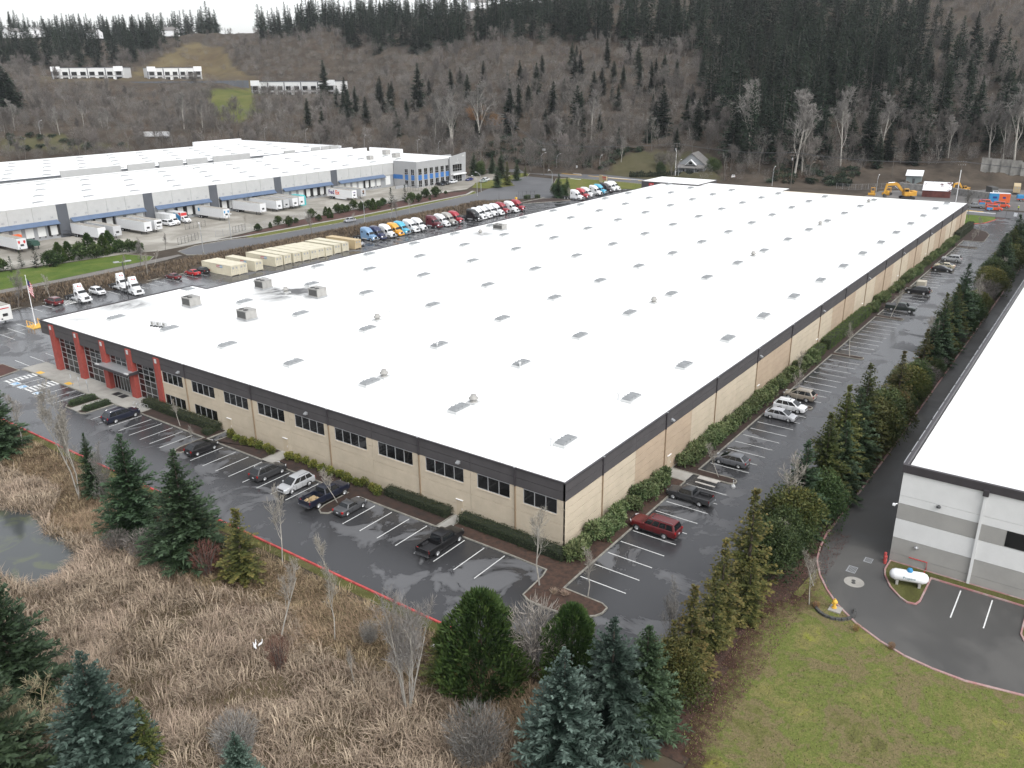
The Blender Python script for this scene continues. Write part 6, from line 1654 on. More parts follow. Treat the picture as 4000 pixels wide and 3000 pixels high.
def container(m, logo=True):
 L_, W, H = 12.2, 2.44, 2.6
 t = thing('shipping_container', 'container', 'container')
 mb = MB(); mb.box(-L_ / 2 + .05, L_ / 2 - .08, -W / 2 + .06, W / 2 - .06, .12, H - .08); obj('shell', mb, m, t)
 mb = MB()
 n = 42
 for s in (-1, 1):
  for k in range(n):
   x = -L_ / 2 + .15 + (L_ - .3) * (k + .25) / n; w = (L_ - .3) / n * .5
   mb.loft([[(x, s * (W / 2 - .06), .18), (x + w, s * (W / 2 - .06), .18), (x + w * .8, s * (W / 2 - .02), .18), (x + w * .2, s * (W / 2 - .02), .18)], [(x, s * (W / 2 - .06), H - .12), (x + w, s * (W / 2 - .06), H - .12), (x + w * .8, s * (W / 2 - .02), H - .12), (x + w * .2, s * (W / 2 - .02), H - .12)]])
 obj('corrugation', mb, m, t)
 mb = MB()
 for x in (-L_ / 2, L_ / 2 - .14):
  for s in (-1, 1): mb.box(x, x + .14, s * W / 2 - .07 * (1 + s), s * W / 2 + .07 * (1 - s), 0, H)
 for s in (-1, 1):
  mb.box(-L_ / 2 + .14, L_ / 2 - .14, s * (W / 2 - .05) - .05, s * (W / 2 - .05) + .05, 0, .15); mb.box(-L_ / 2 + .14, L_ / 2 - .14, s * (W / 2 - .05) - .05, s * (W / 2 - .05) + .05, H - .11, H)
 mb.box(-L_ / 2 + .02, L_ / 2 - .02, -W / 2 + .1, W / 2 - .1, H - .07, H - .02)
 obj('frame', mb, m, t)
 for s in (-1, 1):
  mb = MB(); mb.box(L_ / 2 - .075, L_ / 2 - .02, min(s * .02, s * (W / 2 - .15)), max(s * .02, s * (W / 2 - .15)), .16, H - .13)
  d = obj('door', mb, m, t)
  mb = MB()
  for q in (.28, .78): mb.tube([(L_ / 2 + .01, s * q, .12), (L_ / 2 + .01, s * q, H - .1)], .022, 5); mb.box(L_ / 2 - .01, L_ / 2 + .03, s * q - .02, s * q + .25 * s if s > 0 else s * q + .02, 1.1, 1.16) if s > 0 else mb.box(L_ / 2 - .01, L_ / 2 + .03, s * q - .25, s * q + .02, 1.1, 1.16)
  obj('locking_bar', mb, M['galv'], d)
  mb = MB(); mb.box(L_ / 2 - .019, L_ / 2 - .012, s * .5 - .22, s * .5 + .22, 1.7, 2.2); obj('placard', mb, M['galv'], d)
 if logo:
  mb = MB(); mb.box(.2, 1.6, -W / 2 - .012, -W / 2 + .02, 1.75, 2.3); lg = obj('logo_panel', mb, M['redlogo'], t)
  mb = MB(); mb.box(1.62, 2.6, -W / 2 - .012, -W / 2 + .02, 1.75, 2.3); obj('logo_panel', mb, M['blue'], t)
  mb = MB(); mb.box(.3, 2.5, -W / 2 - .018, -W / 2 - .013, 1.92, 2.12); obj('logo_bar', mb, M['white'], t)
 return t
CL, CN, CT = Proto(container(M['cream'])), Proto(container(M['cream'], False)), Proto(container(M['creamtan'], False))
cx = [60.7, 63.15, 67.8, 74.2, 77.3, 80.35, 83.1, 85.75, 88.2, 90.7, 94.5, 97.8, 102.7]
cy_ = [138.4, 138.35, 138.05, 137.9, 138.15, 137.9, 137.45, 137.3, 137.2, 136.7, 137.4, 137.65, 137.6]
GC = 'cream storage containers lined up behind the warehouse'
cl = ['cream container with red and blue emblem nearest the black hatchback', 'cream container tight against the one by the black hatchback', 'cream container alone in the gap, emblem in view', 'cream container at the left end of the long block', 'cream container second from the left in the long block', 'cream container third from the left in the long block', 'cream container fourth from the left in the long block', 'cream container in the middle of the long block', 'cream container right of the middle of the long block', 'cream container at the right end of the tight block', 'cream container second left of the tan one', 'cream container just left of the tan one', 'tan container at the right end of the container row']
for i, (x, y) in enumerate(zip(cx, cy_)):
 p = CT if i == 12 else (CL if i in (0, 2, 3, 6) else CN)
 p.put((x + 1.22, y + 6.1, .01), R(270), cl[i], GC)
def street_lamp(h=8.2, arm=2.4):
 t = thing('street_lamp', 'lamp', 'street lamp')
 pts = [(0, 0, 0), (0, 0, h * .72)] + [(arm * (1 - math.cos(R(a))) , 0, h * .72 + (h * .28) * math.sin(R(a))) for a in (20, 40, 60, 80, 90)]
 mb = MB(); mb.tube(pts, [.12, .09, .08, .075, .07, .06, .06], 7); obj('pole', mb, M['galv'], t)
 mb = MB(); mb.bbox(arm - .1, arm + .75, -.16, .16, h - .08, h + .1, .05); obj('lamp_head', mb, M['white'], t)
 mb = MB(); mb.lathe((0, 0, 0), [(.3, 0), (.3, .2), (.13, .3)], 8); obj('base', mb, M['kerb'], t)
 return t
SLP = Proto(street_lamp())
GS = 'curved street lamps along the streets'
sl = [(309.9, 213.2, 'beside the pole with two transformers', 330), (308.5, 202.5, 'beside the road left of the yellow marker', 350), (312.9, 179.4, 'at the brush edge across from the truck row', 10), (245.8, 163.9, 'at the driveway mouth by the conifers', 180), (311.5, 135.4, 'in front of the bungalow', 5), (303.8, 87.1, 'alone against the dark firs behind the roof', 5), (293.8, 41.5, 'beside the excavator yard', 5), (137.4, 168.9, 'by the service road near the silver hatchback', 95), (92.6, 181.6, 'at the yard gate on the verge', 250), (74.6, 170.0, 'on the cul-de-sac edge', 60), (220.5, 183.4, 'near the office drive entrance', 90), (209.1, 176.5, 'at the east end of the verge', 85)]
for x, y, lab, r in sl: SLP.put((x, y, 0), R(r), 'grey curved street lamp ' + lab, GS)
for i, (px_, py_, az_) in enumerate([(205.1, 523.1, 0), (291.4, 413.2, 0), (303.2, 387.9, 0), (310.2, 365.6, 0), (313.1, 346.3, 0), (319.3, 308.2, 0), (318.4, 291.1, 0)]):
 SLP.put((px_, py_, float(hill(px_, py_)[0]) - .1), R(20), 'grey curved street lamp %s beyond the white roofs' % ('furthest left, alone by the road', 'first from the left', 'second from the left', 'third from the left', 'fourth from the left', 'fifth from the left', 'sixth from the left')[i], GS)
def utility_pole(h=15, transformers=0, rz=0, cream=False):
 t = thing('utility_pole', 'pole', 'utility pole')
 mb = MB(); mb.tube([(0, 0, -.5), (0, 0, h)], [.2, .13], 8); obj('pole', mb, M['wood'], t)
 for z in (h - .4, h - 1.5):
  mb = MB(); mb.box(-.07, .07, -1.3, 1.3, z - .08, z + .08); a = obj('crossarm', mb, M['wood'], t)
  mb = MB()
  for y in (-1.15, -.4, .4, 1.15): mb.lathe((0, y, z + .08), [(.05, 0), (.09, .05), (.05, .22)], 6)
  obj('insulator', mb, M['galv'], a)
 for k in range(transformers):
  mb = MB(); mb.lathe((.0, -.45 + .9 * k if transformers > 1 else .45, h - 3.4), [(.12, 0), (.28, .05), (.28, .95), (.15, 1.05)], 10); obj('transformer', mb, M['galv'], t)
 if cream:
  mb = MB(); mb.tube([(-.28, 0, 0), (-.28, 0, h - 3.2)], .12, 6); obj('conduit', mb, M['white'], t)
 return t
GP = 'wooden utility poles along the street'
poles = [(375, 330, 14.5, 0, 'furthest left behind the office block'), (337, 258, 14.5, 0, 'behind the office entrance tower'), (288, 196.7, 15, 2, 'with two transformers by the side street'), (311.5, 137, 15, 1, 'with a pale conduit before the bungalow'), (301, 78, 15, 1, 'standing dark beside the far firs'), (294.8, 12.6, 15, 0, 'with a pale conduit at the excavator yard')]
for i, (x, y, h, tr, lab) in enumerate(poles):
 t = utility_pole(h, tr, cream='conduit' in lab)
 t.location = (x, y, float(hill(x, y)[0])); t.rotation_euler = (0, 0, R(90 if i < 2 else 8)); t['label'] = 'wooden utility pole ' + lab; t['group'] = GP
pz = [(x, y, h + float(hill(x, y)[0])) for x, y, h, _, _ in poles] + [(278, -75, 15)]
for i in range(len(pz) - 1):
 mb = MB()
 a, b = Vector(pz[i]), Vector(pz[i + 1])
 for off in (-1.1, -.4, .4, 1.1):
  pts = [a + (b - a) * t + Vector((off, 0, -.15 - 1.5 * 4 * t * (1 - t))) for t in [k / 10 for k in range(11)]]
  mb.tube(pts, .035, 3)
 tag(obj('power_line', mb, M['dkgrey']), 'power lines strung %s' % ('past the office block', 'from the office block to the transformer pole', 'over the side street to the bungalow pole', 'from the bungalow past the dark firs', 'above the excavator yard', 'leaving the frame at the right')[i], 'power line', 'power lines along the street')
for i, (x, y) in enumerate(((375.5, 48), (342, 47))):
 mb = MB(); mb.tube([(x, y, hill(x, y)[0] - .5), (x + .2, y, hill(x, y)[0] + 10)], [.16, .1], 6)
 tag(obj('bare_pole', mb, M['wood']), ('thin bare pole behind the small pale shed', 'short bare pole left of the small pale shed')[i], 'pole')
t = thing('lot_lamp', 'dark lot lamp post with flat double head by the maroon minivan', 'lamp post', (26.5, 126.8, 0), R(-20))
mb = MB(); mb.tube([(0, 0, .7), (0, 0, 11.2)], [.12, .1], 8); obj('pole', mb, M['dkgrey'], t)
mb = MB(); mb.cyl((0, 0, .35), 'z', .32, .75, 10); obj('base', mb, M['kerb'], t)
mb = MB(); mb.box(-1.6, 1.6, -.06, .06, 11.1, 11.2); mb.bbox(-1.75, -.6, -.35, .35, 11.2, 11.38, .05); mb.bbox(.6, 1.75, -.35, .35, 11.2, 11.38, .05); obj('lamp_head', mb, M['galv'], t)
t = thing('flagpole', 'white flagpole with limp striped flag beside the building corner', 'flagpole', (10.1, 134.2, 0))
mb = MB(); mb.tube([(0, 0, 0), (0, 0, 10.4)], [.1, .05], 8); mb.lathe((0, 0, 10.4), [(.03, 0), (.1, .06), (.1, .14), (.03, .2)], 8); obj('pole', mb, M['white'], t)
fl = MB(); n = 15
for k in range(13):
 z1, z0 = 9.9 - k * .22, 9.9 - (k + 1) * .22
 mi = 0 if k % 2 == 0 else 1
 for j in range(6):
  def P3(jj, z): return (.1 + .10 * jj + .02 * math.sin(z * 5), -.08 * jj + .14 * math.sin(jj * 1.9 + z * 1.1), z - .22 * jj)
  if k < 6 and j < 3: mi2 = 2
  else: mi2 = mi
  fl.add([P3(j, z0), P3(j + 1, z0), P3(j + 1, z1), P3(j, z1)], [(0, 1, 2, 3)], mi2)
f = obj('flag', fl, [M['red'], M['white'], mat('flag_blue', (.02, .03, .12), .7)], t)
t = thing('guard_base', 'yellow guard rail frame round the flagpole base', 'guard rail', (10.0, 133.8, 0))
mb = MB(); mb.bbox(-1.3, 1.3, -1.5, 1.5, 0, .18, .04); obj('plinth', mb, M['yellow'], t)
for x in (-1.1, 1.1):
 for y in (-1.3, 0, 1.3):
  mb = MB(); mb.cyl((x, y, .75), 'z', .1, 1.13, 8); obj('post', mb, mat('pale_orange', (.60, .36, .14), .6) if 'pale_orange' not in bpy.data.materials else bpy.data.materials['pale_orange'], t)
mb = MB(); mb.tube([(-1.1, -1.3, 1.2), (-1.1, 1.3, 1.2)], .05, 5); mb.tube([(1.1, -1.3, 1.2), (1.1, 1.3, 1.2)], .05, 5); obj('rail', mb, M['yellow'], t)
for i, y in enumerate((92.6, 90.2, 87.7)):
 t = thing('parking_sign', ('left', 'middle', 'right')[i] + ' of three thin parking sign posts on the front pavement', 'sign', (-4.2, y, .13), 0, 'parking signs on the pavement')
 mb = MB(); mb.tube([(0, 0, 0), (0, 0, 2.1)], .04, 6); obj('post', mb, M['galv'], t)
 mb = MB(); mb.box(-.05, -.042, -.17, .17, 1.55, 2.1); obj('sign_plate', mb, M['plate'], t)
for i in range(4):
 t = thing('bike_rack', 'grey hoop bike rack, %s from the entrance' % ('first', 'second', 'third', 'fourth')[i], 'bike rack', (-3.3, 75.6 - .85 * i, .13), 0, 'bike racks by the hedge')
 mb = MB(); mb.tube([(-.4, 0, 0), (-.4, 0, .65), (-.28, 0, .82), (0, 0, .88), (.28, 0, .82), (.4, 0, .65), (.4, 0, 0)], .04, 6); obj('hoop', mb, M['galv'], t)
t = thing('picnic_table', 'pale picnic table with benches on the tarmac beside the tree island', 'picnic table', (22.4, -6.3, 0), R(90))
mb = MB()
for k in range(5): mb.box(-1.25, 1.25, -.42 + .17 * k, -.27 + .17 * k, .74, .78)
obj('table_top', mb, mat('pale_board', (.42, .40, .37), .8, var=.15, scale=1.5), t)
for s in (-1, 1):
 mb = MB(); mb.box(-1.25, 1.25, s * .82 - .14, s * .82 + .14, .43, .47); obj('bench', mb, bpy.data.materials['pale_board'], t)
 mb = MB(); mb.tube([(s * .9, -.8, .43), (s * .9, .8, .43)], .03, 4); mb.tube([(s * .9, -.7, 0), (s * .9, -.25, .74)], .03, 4); mb.tube([(s * .9, .7, 0), (s * .9, .25, .74)], .03, 4); obj('frame', mb, M['dkgrey'], t)
t = thing('ash_urn', 'small pale ash urn at the tip of the picnic island', 'ash urn', (23.5, -9.1, 0))
mb = MB(); mb.lathe((0, 0, 0), [(.26, 0), (.28, .2), (.2, .38), (.06, .48)], 10); obj('base', mb, M['curbwhite'], t)
mb = MB(); mb.lathe((0, 0, .48), [(.05, 0), (.05, .5), (.08, .52)], 8); obj('neck', mb, M['curbwhite'], t)
t = thing('utility_cabinet', 'beige utility cabinet on the island beside the black boxy SUV', 'cabinet', (141.0, -6.3, .12))
mb = MB(); mb.bbox(-1.1, 1.1, -.9, .9, 0, 2.0, .05); obj('cabinet', mb, mat('cabinet_beige', (.42, .39, .32), .7), t)
mb = MB(); mb.box(-1.12, -1.101, -.8, -.03, .15, 1.85); mb.box(-1.12, -1.101, .03, .8, .15, 1.85); obj('door', mb, bpy.data.materials['cabinet_beige'], t)
mb = MB(); mb.bbox(-.9, .9, -.7, .7, 0, .03, .01)
for i, (x, y, lx, ly, lab) in enumerate(((16.1, -26.7, .5, .4, 'nearer the striped building'), (13.4, -25.8, .65, .45, 'in the middle of the side driveway'))):
 mb = MB(); mb.box(x - lx, x + lx, y - ly, y + ly, .005, .018); q = obj('drain_cover', mb, M['grey']); tag(q, 'rectangular drain cover ' + lab, 'drain cover')
 mb = MB()
 for k in range(6): mb.box(x - lx * .8, x + lx * .8, y - ly * .8 + ly * 1.6 * k / 6, y - ly * .8 + ly * 1.6 * k / 6 + ly * .13, .018, .026)
 obj('grate', mb, M['hvacdark'], q)
mb = MB(); mb.lathe((11.2, -26.6, .008), [(.95, 0), (.95, .012), (.9, .015)], 20); q = obj('drain_cover', mb, M['concrete']); tag(q, 'round pale drain cover patch at the bend of the side driveway', 'drain cover')
mb = MB(); mb.cyl((11.0, -26.6, .03), 'z', .2, .02, 10); mb.cyl((11.4, -26.5, .03), 'z', .2, .02, 10); obj('lid', mb, M['hvacdark'], q)
t = thing('propane_tank', 'white horizontal propane tank with blue dome on grass by the striped wall', 'gas tank', (13.6, -31.0, .12), R(-75))
mb = MB(); mb.tube([(-1.75, 0, .95), (-1.72, 0, .95), (-1.55, 0, .95), (-1.25, 0, .95), (1.25, 0, .95), (1.55, 0, .95), (1.72, 0, .95), (1.75, 0, .95)], [.05, .22, .44, .56, .56, .44, .22, .05], 18); obj('tank', mb, M['white'], t, smooth=True)
mb = MB(); mb.lathe((0, 0, 1.48), [(.27, 0), (.27, .16), (.2, .3), (.06, .34)], 12); obj('dome', mb, M['blue'], t)
for x in (-1, 1):
 mb = MB(); mb.box(x - .12, x + .12, -.4, .4, 0, .5); obj('saddle', mb, M['concrete'], t)
text_mesh('Propane', .34, mat('tank_print', (.03, .12, .14), .6), 'lettering', t, (0, -.56, .98), (R(90), 0, 0))
def hydrant(x, y, z, lab):
 t = thing('fire_hydrant', lab, 'fire hydrant', (x, y, z), R(40), 'yellow fire hydrants')
 mb = MB(); mb.lathe((0, 0, 0), [(.24, 0), (.24, .06), (.16, .08), (.16, .62), (.24, .64), (.24, .70), (.18, .82), (.06, .9), (.06, .98)], 10); obj('barrel', mb, M['yellow'], t)
 mb = MB(); mb.cyl((0, .18, .52), 'y', .09, .18, 8); mb.cyl((0, -.18, .52), 'y', .09, .18, 8); mb.cyl((.2, 0, .48), 'x', .12, .16, 8); obj('outlet', mb, M['yellow'], t)
hydrant(5.55, -26.3, .16, 'yellow fire hydrant on a concrete pad at the driveway bend')
hydrant(118.3, -21.2, .05, 'small yellow fire hydrant in the hedge gap far up the driveway')
mb = MB(); mb.box(4.95, 6.0, -27.0, -25.9, .05, .15); tag(obj('concrete_pad', mb, M['concrete']), 'square concrete pad under the near hydrant', 'pad')
mb = MB()
pts = arc(5.5, -26.4, 1.75, 95, 300, 12)
for a, b in zip(pts[:-1], pts[1:]):
 u = (Vector(b) - Vector(a)); n = Vector((-u.y, u.x)).normalized() * .12
 mb.loft([[(*(Vector(a) - n), -.02), (*(Vector(a) + n), -.02), (*(Vector(a) + n), .3), (*(Vector(a) - n), .3)], [(*(Vector(a) + u * .92 - n), -.02), (*(Vector(a) + u * .92 + n), -.02), (*(Vector(a) + u * .92 + n), .3), (*(Vector(a) + u * .92 - n), .3)]])
tag(obj('stone_edging', mb, M['hvacdark']), 'dark curved stone edging round the near hydrant', 'edging')
for i, (x, y) in enumerate(((-20.0, 0.6), (-19.4, 57.5))):
 mb = MB(); mb.bbox(x - .5, x + .5, y - .35, y + .35, -.1, .18, .04)
 tag(obj('drain_box', mb, M['curbwhite']), ('pale drain box in the grass behind the red kerb, nearest', 'pale drain box by the red kerb near the birch')[i], 'drain box')
for i, (x, y, z) in enumerate(((-27.6, 3.9, -.5), (-27.9, 4.2, -.5), (-28.1, 4.0, -.55))):
 t = thing('white_bird', 'white egret like bird, %s of three in the reeds' % ('upper', 'middle', 'lower')[i], 'bird', (x - 1.5, y + 9.5, z + .3), R(40 * i), 'white birds in the reeds')
 mb = MB(); mb.tube([(-.25, 0, .30), (-.1, 0, .36), (.08, 0, .38), (.18, 0, .42), (.24, 0, .58), (.23, 0, .68), (.30, 0, .70)], [.02, .09, .10, .05, .028, .035, .01], 7); obj('body', mb, M['white'], t, smooth=True)
 mb = MB(); mb.tube([(0, -.03, .32), (0, -.03, 0)], .012, 4); mb.tube([(0, .03, .32), (0, .03, 0)], .012, 4); obj('leg', mb, M['dkgrey'], t)
def fence(name, label, pts, h=2.0, sp=3.0, m='dkgrey', cat='fence', wires=7, dense=0):
 t = thing(name, label, cat)
 pts = [Vector(p) for p in pts]
 pp = MB(); pp.tube([(0, 0, -.2), (0, 0, h + .1)], .05, 5); pm_ = mesh_from('post', pp, M[m])
 first = True
 for a, b in zip(pts[:-1], pts[1:]):
  L_ = (b - a).length; n = max(1, round(L_ / sp))
  for k in range(n + (1 if b is pts[-1] else 0)):
   p = a + (b - a) * (k / n); link('post', pm_, t, (p.x, p.y, float(hill(p.x, p.y)[0])))
  mb = MB()
  for w in range(wires):
   z = .1 + (h - .1) * w / (wires - 1)
   q = [a + (b - a) * (k / n) for k in range(n + 1)]
   mb.tube([(v.x, v.y, z + float(hill(v.x, v.y)[0])) for v in q], .028 if w in (0, wires - 1) else .012, 3)
  nd = int(L_ / (dense or 1.0))
  for k in range(nd):
   p = a + (b - a) * (k / nd); z0 = float(hill(p.x, p.y)[0]); mb.tube([(p.x, p.y, z0 + .1), (p.x, p.y, z0 + h)], .013, 3)
  obj('mesh_panel', mb, M[m], t)
 return t
fence('chain_fence', 'chain link fence between the dock yard and the shrub bed', [(92, 188.5), (109, 189.4), (133, 194.2), (165, 193.8), (190, 196.2), (206, 197.6)], m='galv')
fence('yard_gate', 'black barred gate left of the yard lamp, standing open', [(78, 187.4), (87, 190.2)], 2.1, 1.6, 'dkgrey', 'gate', 4, .35)
fence('yard_gate', 'black barred gate right of the yard lamp, standing open', [(99.5, 190.0), (105.5, 191.5)], 2.1, 1.6, 'dkgrey', 'gate', 4, .35)
fence('yard_gate', 'black gate panel before the white box trucks', [(95.0, 209.0), (103.0, 209.5)], 2.0, 1.6, 'dkgrey', 'gate', 4, .4)
fence('yard_gate', 'black gate across the yard below the office corner', [(204.5, 211.0), (218, 209.0)], 2.2, 1.6, 'dkgrey', 'gate', 4, .5)
fence('yard_gate', 'black gate at the east end of the shrub bed', [(206.5, 197.6), (214, 199.6)], 2.2, 1.6, 'dkgrey', 'gate', 4, .5)
fence('lot_gate', 'black barred gate leaf at the end of the truck row', [(192.2, 147.4), (197.5, 148.8)], 2.2, 1.6, 'dkgrey', 'gate', 4, .4)
fence('lot_gate', 'black barred gate leaf beside the yellow gate motor', [(208.5, 156.3), (213.6, 149.9)], 2.2, 1.6, 'dkgrey', 'gate', 4, .4)
fence('lot_gate', 'black fence with red sign beside the conifer bed', [(216.4, 161.0), (221.5, 156.5)], 2.2, 1.6, 'dkgrey', 'gate', 4, .5)
fence('lot_gate', 'dark rolling gate across the far end of the side lot', [(262.5, -5.2), (260.2, -20.0)], 2.3, 3.2, 'dkgrey', 'gate', 3, .5)
mb = MB(); mb.box(261.0, 261.06, -11.5, -10.5, 1.0, 2.2); tag(obj('gate_sign', mb, M['plate']), 'small white sign hung on the far rolling gate', 'sign')
mb = MB(); mb.bbox(208.0, 208.9, 156.0, 156.8, 0, 1.3, .1); tag(obj('gate_motor', mb, M['yellow']), 'yellow gate motor box at the lot entrance', 'gate motor')
fence('chain_fence', 'chain link fence climbing from the street beside the excavator yard', [(312, 62), (309, 56), (322, 41), (330, 38)], 2.2, 3.0, 'galv')
t = thing('monument_sign', 'tan monument sign on the street lawn behind the far trucks', 'sign', (277.5, 158.0, 0), R(-20))
mb = MB(); mb.bbox(-.3, .3, -1.0, 1.0, 0, 3.2, .04); obj('pillar', mb, mat('tan_sign', (.38, .31, .2), .8), t)
mb = MB(); mb.bbox(-.25, .25, -4.2, -1.02, .9, 3.0, .04); obj('sign_panel', mb, bpy.data.materials['tan_sign'], t)
mb = MB(); mb.box(-.29, -.252, -4.0, -1.2, 2.2, 2.7); mb.box(-.29, -.252, -4.0, -1.5, 1.5, 1.8); obj('sign_stripe', mb, M['redlogo'], t)
t = thing('marker_post', 'white and yellow marker post at the street edge', 'marker', (310.5, 191.5, .3))
mb = MB(); mb.tube([(0, 0, -.4), (0, 0, 2.2)], .06, 6); obj('post', mb, M['galv'], t)
mb = MB(); mb.box(-.08, -.05, -.45, .45, 1.3, 2.6); obj('marker_plate', mb, M['white'], t)
place(car(P_(5.0, 2.0, 2.2, .3, 1.2, 1.4, 1.9, -2.3, 1.6, -2.2, 1.1, 3.0, .36), 2), 315.0, 109.5, 20, 'small white van with its back to the street below the carport', 'van', None, WHITE, 'delivery_van', z=.35)
sheet('gravel_drive', [(300, 112), (306, 116), (316, 113), (330, 114), (345, 118), (346, 108), (330, 106), (318, 104), (304, 106)], .03, M['gravel'])
sheet('gravel_yard', [(282.5, 46), (284.5, 7), (282, -12), (274, -60), (345, -60), (345, 10), (325, 30), (312, 44)], .02, asphalt('yard_gravel', (.15, .145, .14), (.085, .08, .076), .4, .62, .06, .7, .95))
M['cat'] = mat('machine_yellow', (.52, .27, .03), .55, var=.12, scale=1)
def excavator(x, y, rz, lab, s=1.0):
 t = thing('excavator', lab, 'excavator', (x, y, .05), R(rz), 'yellow diggers in the yard'); t.scale = (s, s, s)
 for q in (-1, 1):
  mb = MB(); mb.loft([[(a, q * 1.3 - .3, z) for a, z in ((-2, .35), (-1.7, 0), (1.7, 0), (2, .35), (2, .65), (1.7, .95), (-1.7, .95), (-2, .65))], [(a, q * 1.3 + .3, z) for a, z in ((-2, .35), (-1.7, 0), (1.7, 0), (2, .35), (2, .65), (1.7, .95), (-1.7, .95), (-2, .65))]]); obj('track', mb, M['darkplastic'], t)
 mb = MB(); mb.cyl((0, 0, 1.05), 'z', .8, .3, 14); mb.bbox(-2.4, 1.3, -1.35, 1.35, 1.2, 2.3, .15); mb.bbox(-2.5, -1.0, -1.3, 1.3, 2.301, 2.6, .1); obj('house', mb, M['cat'], t)
 mb = MB(); mb.bbox(-.1, 1.35, .3, 1.3, 2.31, 3.3, .08); obj('cab', mb, M['cat'], t)
 mb = MB(); mb.box(1.36, 1.38, .4, 1.2, 2.45, 3.15); mb.box(.05, 1.2, 1.31, 1.33, 2.45, 3.15); mb.box(.05, 1.2, .27, .29, 2.45, 3.15); obj('cab_window', mb, M['glass'], t)
 def beam(p, q, a, b, name):
  p, q = Vector(p), Vector(q); u = (q - p).normalized(); n = Vector((-u.z, 0, u.x))
  mb = MB(); mb.loft([[tuple(p + n * a + Vector((0, -.25, 0))), tuple(p + n * a + Vector((0, .25, 0))), tuple(p - n * a + Vector((0, .25, 0))), tuple(p - n * a + Vector((0, -.25, 0)))], [tuple(q + n * b + Vector((0, -.2, 0))), tuple(q + n * b + Vector((0, .2, 0))), tuple(q - n * b + Vector((0, .2, 0))), tuple(q - n * b + Vector((0, -.2, 0)))]]); return obj(name, mb, M['cat'], t)
 beam((1.0, -.2, 2.0), (3.4, -.2, 4.6), .35, .42, 'boom'); beam((3.4, -.2, 4.6), (6.4, -.2, 4.3), .42, .25, 'boom'); beam((6.2, -.2, 4.7), (6.9, -.2, 1.6), .3, .2, 'stick')
 mb = MB(); mb.tube([(2.0, -.2, 2.3), (4.2, -.2, 4.2)], .1, 6); mb.tube([(4.0, -.2, 5.1), (6.0, -.2, 4.9)], .1, 6); obj('ram', mb, M['chrome'], t)
 mb = MB(); mb.loft([[(a, -.85, z) for a, z in ((6.9, 1.7), (6.3, 1.3), (6.1, .6), (6.5, .2), (7.0, .6))], [(a, .45, z) for a, z in ((6.9, 1.7), (6.3, 1.3), (6.1, .6), (6.5, .2), (7.0, .6))]]); obj('bucket', mb, M['dkgrey'], t)
 return t
excavator(292.0, 29.5, 118, 'yellow excavator with raised boom in front of the gravel yard', 1.25)
excavator(322, 14.5, 150, 'older yellow digger on the slope beside the white cab truck', .9)
def loader(x, y, rz, lab):
 t = thing('bulldozer', lab, 'bulldozer', (x, y, .1), R(rz), 'yellow diggers in the yard')
 for q in (-1, 1):
  mb = MB(); mb.loft([[(a, q * .95 - .25, z) for a, z in ((-1.5, .4), (-1.2, 0), (1.2, 0), (1.5, .4), (1.1, .85), (-1.1, .85))], [(a, q * .95 + .25, z) for a, z in ((-1.5, .4), (-1.2, 0), (1.2, 0), (1.5, .4), (1.1, .85), (-1.1, .85))]]); obj('track', mb, M['darkplastic'], t)
 mb = MB(); mb.bbox(-.2, 1.5, -.6, .6, .8, 1.7, .1); obj('engine_hood', mb, M['cat'], t)
 mb = MB(); mb.box(-1.4, -.2, -.8, .8, 2.7, 2.85)
 for a in (-1.3, -.3):
  for b in (-.7, .7): mb.box(a - .06, a + .06, b - .06, b + .06, .9, 2.7)
 obj('canopy', mb, M['cat'], t)
 mb = MB(); mb.box(-1.2, -.3, -.5, .5, .8, 1.4); obj('seat', mb, M['darkplastic'], t)
 mb = MB(); mb.loft([[(2.1, -1.5, .1), (2.2, -1.5, .6), (2.1, -1.5, 1.1), (2.0, -1.5, .6)], [(2.1, 1.5, .1), (2.2, 1.5, .6), (2.1, 1.5, 1.1), (2.0, 1.5, .6)]]); mb.box(.9, 2.05, -.9, -.75, .4, .6); mb.box(.9, 2.05, .75, .9, .4, .6); obj('blade', mb, M['cat'], t)
loader(297, 43.5, 190, 'small yellow bulldozer at the left end of the gravel yard')
loader(300.5, 38.5, 170, 'second small yellow bulldozer beside the street lamp')
t = thing('site_shed', 'small grey shed with bright white metal roof above the excavator', 'shed', (339, 37.0, 1.0), R(8))
mb = MB(); mb.box(-2.5, 2.5, -3, 3, -1, 3.4); obj('wall', mb, mat('shed_grey', (.17, .20, .20), .8, var=.15, scale=.8, stretch=(1, 3, .4)), t)
mb = MB(); mb.loft([[(-3.2, -3.4, 3.2), (3, -3.4, 5.0), (3, -3.4, 5.15), (-3.2, -3.4, 3.35)], [(-3.2, 3.4, 3.2), (3, 3.4, 5.0), (3, 3.4, 5.15), (-3.2, 3.4, 3.35)]]); obj('roof', mb, M['white'], t)
mb = MB(); mb.box(-2.56, -2.51, -.5, .5, .0, 2.1); obj('door', mb, M['dkgrey'], t)
t = thing('worn_container', 'rust red container with peeling white roof in the gravel yard', 'container', (305, 21.5, .03), R(97))
mb = MB(); mb.box(-5.0, 5.0, -1.8, 1.8, 0, 2.6); obj('shell', mb, mat('rust_red', (.10, .03, .025), .85, var=.3, scale=.8), t)
def peel():
 m = mat('peeling_white', (.68, .69, .72), .7, col2=(.12, .075, .075), scale=.42, detail=3)
 m.node_tree.nodes['Color Ramp'].color_ramp.elements[0].position = .56; m.node_tree.nodes['Color Ramp'].color_ramp.elements[1].position = .58
 return m
